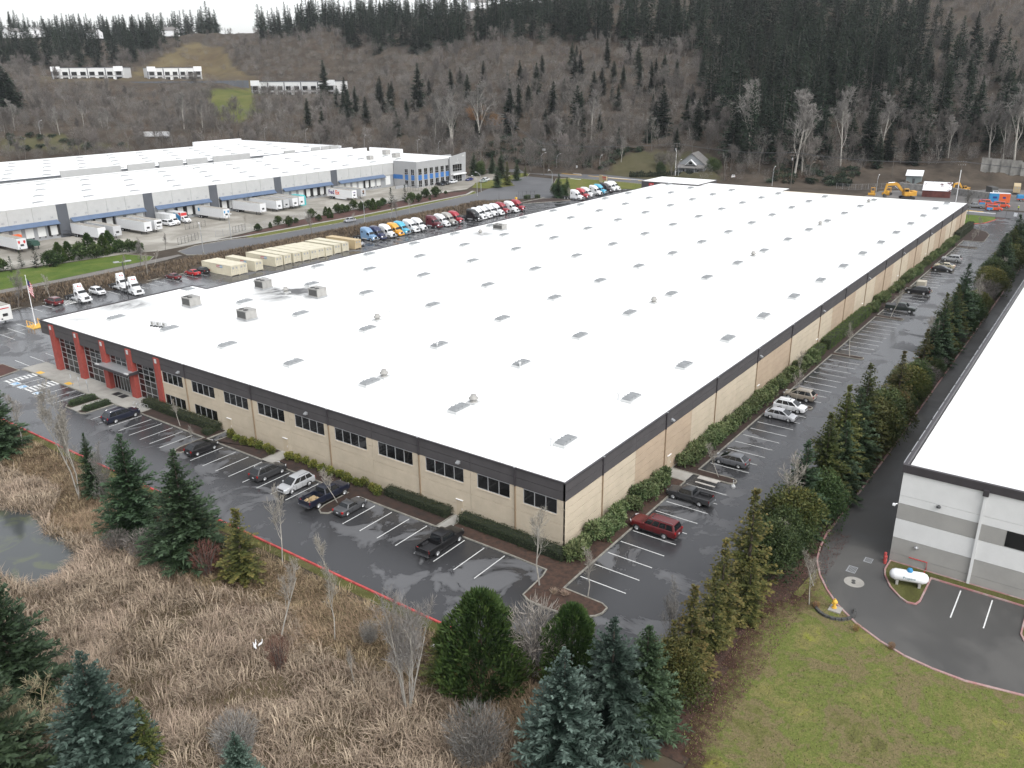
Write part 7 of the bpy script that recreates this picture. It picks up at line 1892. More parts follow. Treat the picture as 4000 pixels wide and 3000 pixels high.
mb = MB(); mb.loft([[(-5.1, 1.9, 2.5), (5.1, 1.9, 2.5), (5.1, 1.9, 2.65), (-5.1, 1.9, 2.65)], [(-5.1, -2.1, 5.4), (5.1, -2.1, 5.4), (5.1, -2.1, 5.55), (-5.1, -2.1, 5.55)]]); mb.box(-5.0, 5.0, -2.05, -1.9, 2.6, 5.39); obj('roof', mb, peel(), t)
t = thing('block_wall', 'grey concrete block retaining wall through the gravel yard', 'wall', (0, 0, 0))
bk = MB(); bk.bbox(-.4, .4, -.88, .88, 0, .88, .05); bkm = mesh_from('block', bk, mat('yard_block', (.24, .235, .225), .9, var=.2, scale=.6, coords='World'))
for (x0, y0, x1, y1, rows) in ((322, 38, 317, 20, 3), (316, 18, 306, 1, 3)):
 L_ = math.hypot(x1 - x0, y1 - y0); n = int(L_ / 1.8); a = math.atan2(y1 - y0, x1 - x0) - R(90)
 for k in range(n):
  for r in range(rows):
   link('block', bkm, t, (x0 + (x1 - x0) * (k + .5 * (r % 2)) / n, y0 + (y1 - y0) * (k + .5 * (r % 2)) / n, .9 * r), a)
t = thing('far_wall', 'stained concrete slab wall under the trees at the back of the yard', 'wall', (0, 0, 0))
sb = MB(); sb.box(-.15, .15, 0, 3.9, -3, 5.2); sbm = mesh_from('slab', sb, mat('stained_slab', (.22, .215, .20), .9, var=.35, scale=.35, coords='World', detail=8))
for k in range(11):
 q = link('slab', sbm, t, (372 - .5 * k, 12.5 - 4 * k, float(hill(372, 12 - 4 * k)[0]) + .6 - .4 * (k > 3)), R(-180 + 4 * rnd.random()))
 q.rotation_euler = (0, 0, R(7))
def work_truck(x, y, rz, lab, kind):
 if kind == 'van':
  t = car(P_(5.4, 2.0, 2.25, .32, 1.15, 1.3, 1.9, -2.6, 1.55, -2.5, .95, 3.3, .38), 2)
 else:
  t = pickup(PICKL)
 place(t, x, y, rz, lab, 'work truck', 'orange and blue work trucks in the yard', (.50, .055, .015), 'work_truck', z=.05)
 mb = MB()
 if kind == 'van':
  for s in (-1, 1): mb.box(-2.55, -.6, s * 1.0, s * 1.012, .5, 1.28)
  mb.box(-2.4, -.5, -.72, .72, 2.262, 2.275)
 else:
  mb.bbox(-3.1, -.85, -1.06, 1.06, 1.0, 2.3, .05); mb.box(-3.25, -3.1, -1.0, 1.0, .9, 2.2)
 obj('blue_panel', mb, M['blue'], t)
 mb = MB(); mb.box(-.6, -.45, -1.02, -1.01, .5, 1.28); mb.box(-.6, -.45, 1.01, 1.02, .5, 1.28); obj('stripe', mb, M['yellow'], t)
 return t
work_truck(277.5, -2.5, 290, 'orange and blue work van nearest the street by the person', 'van')
work_truck(289.5, 1.5, 285, 'orange and blue work van in front of the big printed box', 'van')
work_truck(287.0, -3.6, 282, 'orange and blue work van tucked behind the one at the printed box', 'van')
work_truck(309.5, -9.0, 285, 'orange utility truck with blue body beside the rust container stack', 'pickup')
work_truck(302, -17.5, 285, 'orange utility truck with blue body at the right edge of the yard', 'pickup')
work_truck(310, -20.5, 285, 'orange utility truck with blue body furthest right behind the others', 'pickup')
t = thing('printed_box', 'blue and orange printed box body with white roof in the yard', 'box body', (296, -1.5, .05), R(282))
mb = MB(); mb.bbox(-3.4, 3.4, -1.25, 1.25, .7, 4.0, .03); obj('box', mb, M['blue'], t)
mb = MB(); mb.box(-.2, 3.42, -1.27, 1.27, .72, 3.95); obj('orange_half', mb, M['orange'], t)
mb = MB(); mb.box(-3.4, 3.4, -1.25, 1.25, 4.002, 4.06); obj('roof', mb, M['white'], t)
mb = MB(); mb.box(-2.2, -.9, -1.30, -1.255, 2.2, 2.9); mb.box(1.0, 2.0, -1.30, -1.275, 2.2, 2.9); obj('printed_letters', mb, mat('navy_print', (.01, .03, .18), .5), t)
mb = MB(); mb.box(-3.0, 3.0, -.5, .5, .2, .69); obj('chassis', mb, M['dkgrey'], t)
for x in (-2, 2):
 for s in (-1, 1): wheel(t, x, s * 1.0, .45, .3)
place(pickup(PICK), 281.5, 4.0, 112, 'grey crew cab pickup parked by the street in the yard', 'pickup truck', None, (.19, .2, .21), z=.05)
bt3 = place(box_truck(M['hvacdark'], M['white'], 5.5), 318, 3.5, 210, 'white cab over truck with dark bed on the yard slope', 'truck', None, None, z=.05)
for i, (x, y, m_, lab) in enumerate(((322, -9.5, 'creamtan', 'tan container beside the rust red one in the yard'), (320.5, -12.6, None, 'rust red container beside the tan one in the yard'), (333, -3, 'yellow', 'yellowish flat roofed container at the back of the yard'))):
 c_ = container(M['creamtan'] if m_ else bpy.data.materials['rust_red'], False); c_.location = (x, y, .05 if i < 2 else .8); c_.rotation_euler = (0, 0, R(186)); c_['label'] = lab; c_['group'] = 'containers in the gravel yard'
tf = dup(TL.root, (252, 470, float(hill(252, 470)[0]) + .1), R(128), 'white trailer truck driving on the distant road behind bare trees', 'truck on the far road', None, (.62, .63, .64))
def person(x, y, z, rz, lab):
 t = thing('person', lab, 'person', (x, y, z), R(rz))
 sk = [((0, 0, .95), .15), ((0, 0, 1.15), .14), ((0, 0, 1.36), .17), ((0, 0, 1.50), .07), ((0, 0, 1.56), .06), ((.01, 0, 1.66), .10), ((.01, 0, 1.76), .09),
    ((0, .1, .88), .10), ((.10, .11, .5), .07), ((.04, .12, .08), .05), ((.16, .13, .04), .045),
    ((0, -.1, .88), .10), ((-.08, -.11, .5), .07), ((-.20, -.12, .10), .05), ((-.08, -.13, .05), .045),
    ((0, .21, 1.40), .07), ((-.06, .27, 1.13), .05), ((.06, .26, .92), .04), ((0, -.21, 1.40), .07), ((.06, -.27, 1.13), .05), ((.14, -.25, .93), .04)]
 ed = [(0, 1), (1, 2), (2, 3), (3, 4), (4, 5), (5, 6), (0, 7), (7, 8), (8, 9), (9, 10), (0, 11), (11, 12), (12, 13), (13, 14), (2, 15), (15, 16), (16, 17), (2, 18), (18, 19), (19, 20)]
 mb = MB()
 me = bpy.data.meshes.new('body'); me.from_pydata([s[0] for s in sk], ed, [])
 o = link('body', me, t)
 md = o.modifiers.new('skin', 'SKIN')
 for i, s in enumerate(sk): me.skin_vertices[0].data[i].radius = (s[1], s[1])
 me.skin_vertices[0].data[0].use_root = True
 o.modifiers.new('sub', 'SUBSURF').levels = 1
 me.materials.append(mat('dark_workwear', (.02, .02, .024), .9))
 mb = MB(); mb.loft([[(a * .19, b * .26, 1.0) for a, b in ((1, .6), (.6, 1), (-.6, 1), (-1, .6), (-1, -.6), (-.6, -1), (.6, -1), (1, -.6))], [(a * .2, b * .27, 1.25) for a, b in ((1, .6), (.6, 1), (-.6, 1), (-1, .6), (-1, -.6), (-.6, -1), (.6, -1), (1, -.6))], [(a * .17, b * .25, 1.48) for a, b in ((1, .6), (.6, 1), (-.6, 1), (-1, .6), (-1, -.6), (-.6, -1), (.6, -1), (1, -.6))]]); obj('vest', mb, mat('hi_vis', (.55, .70, .05), .7), t)
 mb = MB(); mb.lathe((.01, 0, 1.70), [(.13, 0), (.12, .06), (.07, .13), (.01, .15)], 10); obj('hard_hat', mb, M['white'], t)
person(282.5, -9.5, .03, 120, 'person in yellow hi vis vest walking in the gravel yard')
M['bark'] = mat('grey_bark', (.115, .104, .092), .9, var=.25, scale=3)
M['palebark'] = mat('pale_bark', (.30, .285, .255), .9, var=.25, scale=2)
M['darkbark'] = mat('dark_bark', (.055, .042, .033), .95, var=.3, scale=2)
M['spruce'] = leaf_mat('spruce_needles', (.011, .024, .011), (.038, .066, .026), (.095, .145, .085))
M['bluespruce'] = leaf_mat('blue_spruce_needles', (.011, .023, .016), (.036, .062, .045), (.150, .205, .170))
M['fir'] = leaf_mat('fir_needles', (.007, .014, .009), (.021, .037, .021), (.042, .064, .036), objvar=.45)
M['cedar'] = leaf_mat('cedar_sprays', (.022, .036, .010), (.070, .088, .022), (.125, .110, .030))
M['goldcedar'] = leaf_mat('golden_cedar_sprays', (.026, .035, .010), (.084, .085, .024), (.150, .112, .036))
M['arbor'] = leaf_mat('arborvitae_sprays', (.016, .036, .010), (.050, .086, .018), (.085, .120, .030))
M['laurel'] = leaf_mat('laurel_leaves', (.032, .060, .022), (.125, .170, .066), (.20, .22, .11))
M['rhodo'] = leaf_mat('yellow_green_leaves', (.030, .048, .012), (.130, .150, .028), (.21, .20, .045))
M['hedge'] = leaf_mat('hedge_leaves', (.013, .026, .010), (.042, .060, .022), (.075, .070, .032))
M['boxhedge'] = leaf_mat('bright_hedge_leaves', (.022, .050, .010), (.075, .120, .022), (.110, .150, .035))
M['shrub'] = leaf_mat('dark_shrub_leaves', (.012, .027, .010), (.040, .068, .022), (.075, .100, .035))
M['twig'] = leaf_mat('grey_twigs', (.100, .094, .087), (.225, .215, .200), objvar=.3)
M['paletwig'] = leaf_mat('pale_twigs', (.17, .155, .13), (.34, .315, .275), objvar=.15)
M['browntwig'] = leaf_mat('brown_twigs', (.082, .074, .067), (.185, .168, .154), objvar=.35)
M['redtwig'] = leaf_mat('red_twigs', (.075, .028, .026), (.17, .075, .062), objvar=.2)
M['orangetwig'] = leaf_mat('orange_twigs', (.16, .085, .035), (.30, .18, .08), objvar=.15)
M['reed'] = leaf_mat('dead_reeds', (.110, .078, .054), (.42, .335, .25), objvar=.0)
M['strawgrass'] = leaf_mat('dead_grass', (.115, .082, .048), (.36, .275, .17), objvar=.0)
M['brush'] = leaf_mat('brown_brush', (.055, .038, .028), (.165, .118, .080), objvar=.3)

class Cloud:
 """leaf-sized kites (flat four-cornered sprays), one mesh"""
 def __init__(self): self.a = []
 def add(self, p, d, l, w, tint, tip, up=None):
  """p origins, d unit directions, l lengths, w widths"""
  n = len(p)
  d = d / np.maximum(np.linalg.norm(d, axis=1, keepdims=True), 1e-6)
  if up is None: up = nr.normal(0, 1, (n, 3))
  s = np.cross(d, up)
  s = s / np.maximum(np.linalg.norm(s, axis=1, keepdims=True), 1e-6)
  l = np.broadcast_to(np.asarray(l, float).reshape(-1, 1), (n, 1)); w = np.broadcast_to(np.asarray(w, float).reshape(-1, 1), (n, 1))
  q = np.stack([p, p + d * l * .45 + s * w * .5, p + d * l, p + d * l * .45 - s * w * .5], 1)
  self.a.append((q, np.broadcast_to(tint, n).astype(float), np.broadcast_to(tip, n).astype(float)))
 def mesh(self, name, m):
  q = np.concatenate([a[0] for a in self.a]); t = np.concatenate([a[1] for a in self.a]); tp = np.concatenate([a[2] for a in self.a])
  n = len(q)
  me = bpy.data.meshes.new(name)
  me.vertices.add(4 * n); me.vertices.foreach_set('co', q.reshape(-1).astype(np.float32))
  me.loops.add(4 * n); me.loops.foreach_set('vertex_index', np.arange(4 * n, dtype=np.int32))
  me.polygons.add(n); me.polygons.foreach_set('loop_start', np.arange(0, 4 * n, 4, dtype=np.int32))
  try: me.polygons.foreach_set('loop_total', np.full(n, 4, dtype=np.int32))
  except Exception: pass
  me.update(calc_edges=True)
  for nm, v in (('tint', t), ('tip', tp)):
   at = me.attributes.new(nm, 'FLOAT', 'FACE'); at.data.foreach_set('value', v.astype(np.float32))
  me.materials.append(m)
  return me

def unit(az, el): return np.stack([np.cos(az) * np.cos(el), np.sin(az) * np.cos(el), np.sin(el)], -1)

def conifer(h, rb, m, z0=.06, dz=.42, per=7, dens=1.0, droop=.25, lift=.35, tw=.13, power=.85, tipw=.5, name='crown', ragged=.25, lmax=.75, step=.26):
 """layered branches; every branch carries side sprays that pale towards the tips"""
 c = Cloud()
 z = z0 * h
 rr_ = []
 while z < h * .985:
  f = z / h
  R_ = rb * (1 - f) ** power * (1 if f > .16 else .72 + .28 * f / .16)
  n = max(3, int(per * (.55 + .45 * (1 - f))))
  for k in range(n):
   rr_.append((z + nr.uniform(-.4, .4) * dz, nr.uniform(0, 6.283), max(.22, R_ * nr.uniform(1 - ragged * 1.6, 1 + ragged * .6)), f))
  z += dz * (.65 + .35 * (1 - f))
 for z, az, L_, f in rr_:
  el0 = (-droop * (1 - f) + .55 * f)
  nn = max(2, int(L_ / step * dens))
  t = (np.arange(nn) + .6) / nn
  r = t * L_ * math.cos(el0)
  zz = z + L_ * (math.sin(el0) * t + lift * .28 * t * t - .05 * t)
  p = np.stack([r * math.cos(az), r * math.sin(az), zz], 1)
  for s in (-1, 1, 0):
   a = az + s * nr.uniform(.65, 1.05, nn)
   d = unit(a, np.full(nn, el0 + .15) + nr.normal(0, .18, nn))
   ln = np.clip(L_ * .30 * (1.15 - t * .65), .16, lmax) * nr.uniform(.7, 1.2, nn)
   if s == 0: d[:, 2] -= nr.uniform(.1, .7, nn)
   c.add(p, d, ln, tw * nr.uniform(.8, 1.4, nn), np.clip(nr.normal(.45, .22, nn), 0, 1), np.clip((t - .45) * 1.6, 0, 1) * tipw * nr.uniform(.2, 1.3, nn), up=np.tile(np.array([[0, 0, 1.]]), (nn, 1)) + nr.normal(0, .45, (nn, 3)))
 n = 10
 c.add(np.tile([[0, 0, h * .95]], (n, 1)), unit(nr.uniform(0, 6.28, n), nr.uniform(.6, 1.5, n)), .35 + .03 * h * .5, tw, .6, tipw)
 return c.mesh(name, m)

def conecloud(h, rb, m, n, power=.7, down=False, lump=.2, leaf=.42, wid=.17, base=.25, name='crown'):
 """cedar or arborvitae: vertical sprays over a lumpy cone"""
 c = Cloud()
 f = nr.uniform(0, 1, n) ** 1.25
 az = nr.uniform(0, 6.283, n)
 prof = rb * np.where(f < base, .80 + .20 * f / base, ((1 - f) / (1 - base)) ** power)
 ph = nr.uniform(0, 6.28, 6)
 lm = 1 + lump * (np.sin(az * 3 + ph[0] + f * 5) * .5 + np.sin(az * 5 + ph[1] - f * 9) * .35 + np.sin(az * 9 + ph[2] + f * 17) * .3)
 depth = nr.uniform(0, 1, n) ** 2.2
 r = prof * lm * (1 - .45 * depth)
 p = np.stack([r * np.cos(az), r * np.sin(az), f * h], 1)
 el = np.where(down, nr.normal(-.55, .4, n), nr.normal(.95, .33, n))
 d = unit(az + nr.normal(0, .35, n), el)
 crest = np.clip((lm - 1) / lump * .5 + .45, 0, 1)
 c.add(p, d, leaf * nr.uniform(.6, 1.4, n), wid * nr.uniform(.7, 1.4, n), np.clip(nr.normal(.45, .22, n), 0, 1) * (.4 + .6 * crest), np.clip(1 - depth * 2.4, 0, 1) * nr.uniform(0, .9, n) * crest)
 k = 14
 c.add(np.tile([[0, 0, h * .94]], (k, 1)) + nr.normal(0, .06, (k, 3)), unit(nr.uniform(0, 6.28, k), nr.uniform(.9, 1.5, k)), .55, .14, .6, .5)
 return c.mesh(name, m)

def lumpy(R_, H_, m, n, lobes=14, leaf=.22, wid=.13, flat=.0, name='foliage', out=.6):
 """leafy shrub of several uneven lobes"""
 c = Cloud()
 L_ = []
 for k in range(lobes):
  a, e = nr.uniform(0, 6.28), nr.uniform(.0, 1.3)
  rr_ = nr.uniform(.25, .72)
  L_.append((R_ * rr_ * math.cos(a) * math.cos(e), R_ * rr_ * math.sin(a) * math.cos(e), H_ * (.26 + .50 * math.sin(e) * nr.uniform(.6, 1.1)), nr.uniform(.28, .50)))
 per = n // lobes
 for (x, y, z, s) in L_:
  v = nr.normal(0, 1, (per, 3)); v /= np.linalg.norm(v, axis=1, keepdims=True)
  v[:, 2] = np.where(nr.uniform(0, 1, per) < .6, np.abs(v[:, 2]), v[:, 2])
  rad = nr.uniform(.72, 1.02, per).reshape(-1, 1)
  p = np.array([[x, y, z]]) + v * np.array([[R_ * s, R_ * s, H_ * s * .75]]) * rad
  p[:, 2] = np.maximum(p[:, 2], .04)
  d = v * out + nr.normal(0, .5, (per, 3)); d[:, 2] += flat
  c.add(p, d, leaf * nr.uniform(.6, 1.35, per), wid * nr.uniform(.7, 1.3, per), np.clip(nr.normal(.45, .25, per), 0, 1), np.clip(v[:, 2], 0, 1) * nr.uniform(0, 1, per))
 return c.mesh(name, m)

def boxcloud(lx, ly, h, m, dens=70, leaf=.13, name='foliage', rnds=.2):
 """clipped hedge: leaves over a rounded block with a few stray shoots"""
 c = Cloud()
 A = [('t', lx * ly), ('x', ly * h), ('x2', ly * h), ('y', lx * h), ('y2', lx * h)]
 for k, ar in A:
  n = int(ar * dens) + 20
  u, v = nr.uniform(-.5, .5, n), nr.uniform(-.5, .5, n)
  if k == 't': p = np.stack([u * lx, v * ly, np.full(n, h)], 1); nv = np.array([0, 0, 1.])
  elif k[0] == 'x': s = 1 if k == 'x' else -1; p = np.stack([np.full(n, s * lx / 2), u * ly, (v + .5) * h], 1); nv = np.array([s, 0, 0.])
  else: s = 1 if k == 'y' else -1; p = np.stack([u * lx, np.full(n, s * ly / 2), (v + .5) * h], 1); nv = np.array([0, s, 0.])
  ex = np.maximum(np.abs(p[:, 0]) - (lx / 2 - rnds), 0) + np.maximum(np.abs(p[:, 1]) - (ly / 2 - rnds), 0)
  p[:, 2] -= np.where(p[:, 2] > h - rnds, ex * .5, 0)
  w = .07 * np.sin(p[:, 0] * 2.1 + p[:, 1] * 1.3) + .05 * np.sin(p[:, 0] * 5.3 + p[:, 2] * 4 + p[:, 1] * 4.4)
  p += nv * (w + nr.normal(-.03, .05, n)).reshape(-1, 1)
  d = nv * .7 + nr.normal(0, .6, (n, 3)); d[:, 2] += .25
  c.add(p, d, leaf * nr.uniform(.7, 1.5, n), leaf * .65 * nr.uniform(.7, 1.3, n), np.clip(nr.normal(.45, .25, n), 0, 1), (nr.uniform(0, 1, n) ** 2) * (1.0 if k == 't' else .5))
 return c.mesh(name, m)

def bare_tree(h, spread, seed, thick=.12, up=.8, trunks=1, levels=4, first=.28, twigs=9, slim=1.0, lean=0.0, tw=.016):
 """leafless tree: tapered trunk and limbs (MB tubes) and a cloud of fine twigs"""
 rg = random.Random(seed)
 mb, c = MB(), Cloud()
 tw_p, tw_d, tw_l = [], [], []
 def grow(p, d, L_, r, lv):
  n = 3 if lv < 2 else 2
  pts, q, dd = [p], p.copy(), d.copy()
  for k in range(n):
   dd = (dd + Vector((rg.gauss(0, .12), rg.gauss(0, .12), rg.gauss(.05, .08)))).normalized()
   q = q + dd * (L_ / n); pts.append(q.copy())
  rad = [r * (1 - .62 * k / n) for k in range(n + 1)]
  mb.tube(pts, rad, 6 if lv == 0 else (4 if lv == 1 else 3), caps=False)
  if lv >= levels - 1:
   for k in range(twigs):
    t = rg.uniform(.1, 1); b = pts[0] + (pts[-1] - pts[0]) * t
    e = (dd + Vector((rg.gauss(0, .75), rg.gauss(0, .75), rg.gauss(.25, .5)))).normalized()
    tw_p.append(tuple(b)); tw_d.append(tuple(e)); tw_l.append(L_ * rg.uniform(.4, 1.0))
   return
  kids = int((7 if lv == 0 else 5) * slim) or 2
  for k in range(kids):
   t = (first if lv == 0 else .25) + (1 - (first if lv == 0 else .25)) * (k + rg.random()) / kids
   i = min(int(t * n), n - 1); b = pts[i] + (pts[i + 1] - pts[i]) * (t * n - i)
   a = rg.uniform(0, 6.283)
   side = Vector((math.cos(a), math.sin(a), 0))
   e = (side * (1 - up) * 1.25 + Vector((0, 0, 1)) * up * (1.1 if lv == 0 else .7) + dd * .35 + Vector((rg.gauss(0, .18), rg.gauss(0, .18), 0))).normalized()
   grow(b, e, L_ * (.52 if lv == 0 else .58) * rg.uniform(.75, 1.15) * (spread if lv == 0 else 1) * (1.15 - .45 * t), max(r * (1 - .6 * t) * .55, .008), lv + 1)
 for k in range(trunks):
  a = 6.283 * k / trunks + rg.random()
  o = Vector((math.cos(a), math.sin(a), 0)) * (.0 if trunks == 1 else .25)
  d = Vector((math.cos(a) * .14 * (trunks > 1) + lean, math.sin(a) * .14 * (trunks > 1), 1)).normalized()
  grow(o, d, h * rg.uniform(.72, .82), thick * (1 if trunks == 1 else .75), 0)
 n = len(tw_p)
 c.add(np.array(tw_p), np.array(tw_d), np.array(tw_l), tw * 2 * nr.uniform(.8, 1.5, n), np.clip(nr.normal(.5, .25, n), 0, 1), 0.0)
 P2 = np.array(tw_p) + np.array(tw_d) * np.array(tw_l).reshape(-1, 1) * .5
 D2 = np.array(tw_d) + nr.normal(0, .55, (n, 3))
 c.add(P2, D2, np.array(tw_l) * .6, tw * 1.6, np.clip(nr.normal(.6, .25, n), 0, 1), 0.0)
 return mb, c

def trunk_mesh(h, r, m=None, name='trunk', n=7):
 mb = MB(); mb.tube([(0, 0, -.6), (0, 0, 0), (0, 0, h * .35), (0, 0, h * .97)], [r * 1.25, r, r * .72, r * .08], n)
 return mesh_from(name, mb, m or M['darkbark'])

class Plant:
 """a kind of plant: crown and trunk meshes shared by all its copies"""
 def __init__(self, name, cat, parts, size): self.name, self.cat, self.parts, self.size = name, cat, parts, size
 def put(self, x, y, h, label, group=None, z=None, rz=None, sx=1.0, name=None):
  s = h / self.size
  z = float(ground_z(x, y)[0]) if z is None else z
  t = thing(name or self.name, label, self.cat, (x, y, z), rnd.uniform(0, 6.28) if rz is None else rz, group)
  t.scale = (s * sx, s * sx, s)
  for n, me in self.parts: link(n, me, t)
  return t

def pl_bare(name, h, m_t, m_w, **k):
 mb, c = bare_tree(h, **k)
 return Plant(name, 'tree', [('trunk', mesh_from('trunk', mb, m_t)), ('crown', c.mesh('crown', m_w))], h)
SPR = [Plant('spruce_tree', 'tree', [('crown', conifer(12, 4.4, M['spruce'], .03, .38, 14, 1.25, tw=.17, power=.8)), ('trunk', trunk_mesh(12, .2))], 12), Plant('spruce_tree', 'tree', [('crown', conifer(12, 4.3, M['spruce'], .02, .36, 14, 1.25, .3, .45, .17, .85)), ('trunk', trunk_mesh(12, .2))], 12)]
BLU = [Plant('blue_spruce', 'tree', [('crown', conifer(11, 4.3, M['bluespruce'], .02, .36, 14, 1.25, .2, .5, .17, .8, .75)), ('trunk', trunk_mesh(11, .2))], 11), Plant('blue_spruce', 'tree', [('crown', conifer(11, 4.1, M['bluespruce'], .02, .36, 14, 1.25, .28, .4, .17, .75, .4)), ('trunk', trunk_mesh(11, .2))], 11)]
HED = [Plant('fir_tree', 'tree', [('crown', conifer(11, 3.3, M['cedar'] if k == 1 else M['spruce'], .02, .36, 12, 1.2, .35, .25, .19, .75, .6)), ('trunk', trunk_mesh(11, .17))], 11) for k in range(3)]
CED = [Plant('cedar_tree', 'tree', [('crown', conifer(9, 2.1, M['goldcedar'], .02, .30, 10, 1.25, .35, .35, .17, .8, .7, ragged=.4)), ('trunk', trunk_mesh(9, .14))], 9), Plant('cedar_tree', 'tree', [('crown', conifer(9, 2.5, M['cedar'], .02, .30, 10, 1.25, .4, .3, .17, .75, .7, ragged=.4)), ('trunk', trunk_mesh(9, .15))], 9)]
ARB = Plant('arborvitae', 'tree', [('crown', conecloud(9, 3.2, M['arbor'], 9000, .62, False, .42, .6, .17, .4)), ('trunk', trunk_mesh(8, .16))], 9)
def shrubp(name, m, R_, H_, n, **k):
 mb = MB()
 for j in range(5):
  a = 1.256 * j; mb.tube([(0, 0, -.1), (R_ * .4 * math.cos(a), R_ * .4 * math.sin(a), H_ * .55)], [.04, .015], 4)
 return Plant(name, 'shrub', [('foliage', lumpy(R_, H_, m, n, **k)), ('stem', mesh_from('stem', mb, M['darkbark']))], H_)
BIGS = [shrubp('evergreen_shrub', M['shrub'], 3.0, 5.5, 13000, lobes=34, leaf=.24, wid=.12), shrubp('evergreen_shrub', M['cedar'], 2.8, 5.0, 12000, lobes=34, leaf=.24, wid=.11)]
LAU = [shrubp('laurel_shrub', M['laurel'], 1.05, 1.7, 1500, lobes=13, leaf=.30, wid=.12, out=.8) for k in range(3)]
RHO = [shrubp('yellow_green_shrub', M['rhodo'], .62, 1.05, 700, lobes=12, leaf=.20, wid=.11, out=.9) for k in range(2)]
SMC = [Plant('small_conifer', 'tree', [('crown', conecloud(4, 1.3, M['arbor'], 1300, .7, False, .25, .42, .2)), ('trunk', trunk_mesh(4, .08, n=5))], 4), Plant('small_conifer', 'tree', [('crown', conifer(4.5, 1.5, M['fir'], .04, .32, 7, .9, .1, .3, .16, .9, .5)), ('trunk', trunk_mesh(4.5, .08, n=5))], 4.5)]
SMS = [shrubp('round_shrub', M['shrub'], 1.6, 2.6, 1300, lobes=14, leaf=.34, wid=.22), shrubp('round_shrub', M['shrub'], 1.4, 2.4, 1100, lobes=12, leaf=.34, wid=.22)]
BIRCH = pl_bare('birch_tree', 12, M['palebark'], M['paletwig'], spread=.8, seed=3, thick=.13, up=.86, trunks=2, levels=4, first=.3, twigs=8)
ALDER = pl_bare('bare_tree', 10, M['bark'], M['twig'], spread=.95, seed=8, thick=.13, up=.72, trunks=1, levels=4, first=.22, twigs=9)
CLUMP = pl_bare('bare_clump_tree', 10, M['palebark'], M['twig'], spread=.8, seed=14, thick=.12, up=.8, trunks=6, levels=3, first=.2, twigs=12)
SAP = [pl_bare('bare_sapling', 5, M['palebark'], M['paletwig'], spread=.75, seed=21 + k, thick=.055, up=.76, levels=3, first=.38, twigs=9, tw=.011) for k in range(2)]
def bushp(name, m, R_, H_, n, mt=None):
 """many-stemmed leafless bush"""
 c, mb = Cloud(), MB()
 for k in range(26):
  a, s = nr.uniform(0, 6.28), nr.uniform(.2, 1) * .8
  mb.tube([(.15 * R_ * math.cos(a), .15 * R_ * math.sin(a), -.1), (R_ * s * .5 * math.cos(a), R_ * s * .5 * math.sin(a), H_ * .5), (R_ * s * math.cos(a), R_ * s * math.sin(a), H_ * nr.uniform(.75, .95))], [.035, .022, .006], 3, caps=False)
 a = nr.uniform(0, 6.28, n); s = np.sqrt(nr.uniform(0, 1, n)); z = nr.uniform(.15, .92, n)
 rr_ = R_ * s * (.25 + .75 * z) * np.sqrt(np.clip(1.08 - z * .55, .1, 1))
 p = np.stack([rr_ * np.cos(a), rr_ * np.sin(a), z * H_ * (1.05 - .25 * s * s)], 1)
 d = np.stack([np.cos(a) * s * .8, np.sin(a) * s * .8, np.full(n, .9)], 1) + nr.normal(0, .42, (n, 3))
 c.add(p, d, nr.uniform(.25, .6, n) * H_ * .32, .022 + .006 * R_, np.clip(nr.normal(.5, .28, n), 0, 1), 0.0)
 return Plant(name, 'shrub', [('twigs', c.mesh('twigs', m)), ('stem', mesh_from('stem', mb, mt or M['bark']))], H_)
BUSH = bushp('bare_bush', M['twig'], 2.6, 4.6, 2600)
BUSHP = bushp('bare_bush', M['paletwig'], 2.6, 4.6, 2200)
BUSHR = bushp('red_stemmed_bush', M['redtwig'], 1.5, 2.8, 1200)
BUSHB = bushp('brown_bush', M['browntwig'], 1.8, 2.8, 1500)
BUSHO = bushp('orange_bush', M['orangetwig'], 3.0, 6.0, 2400)
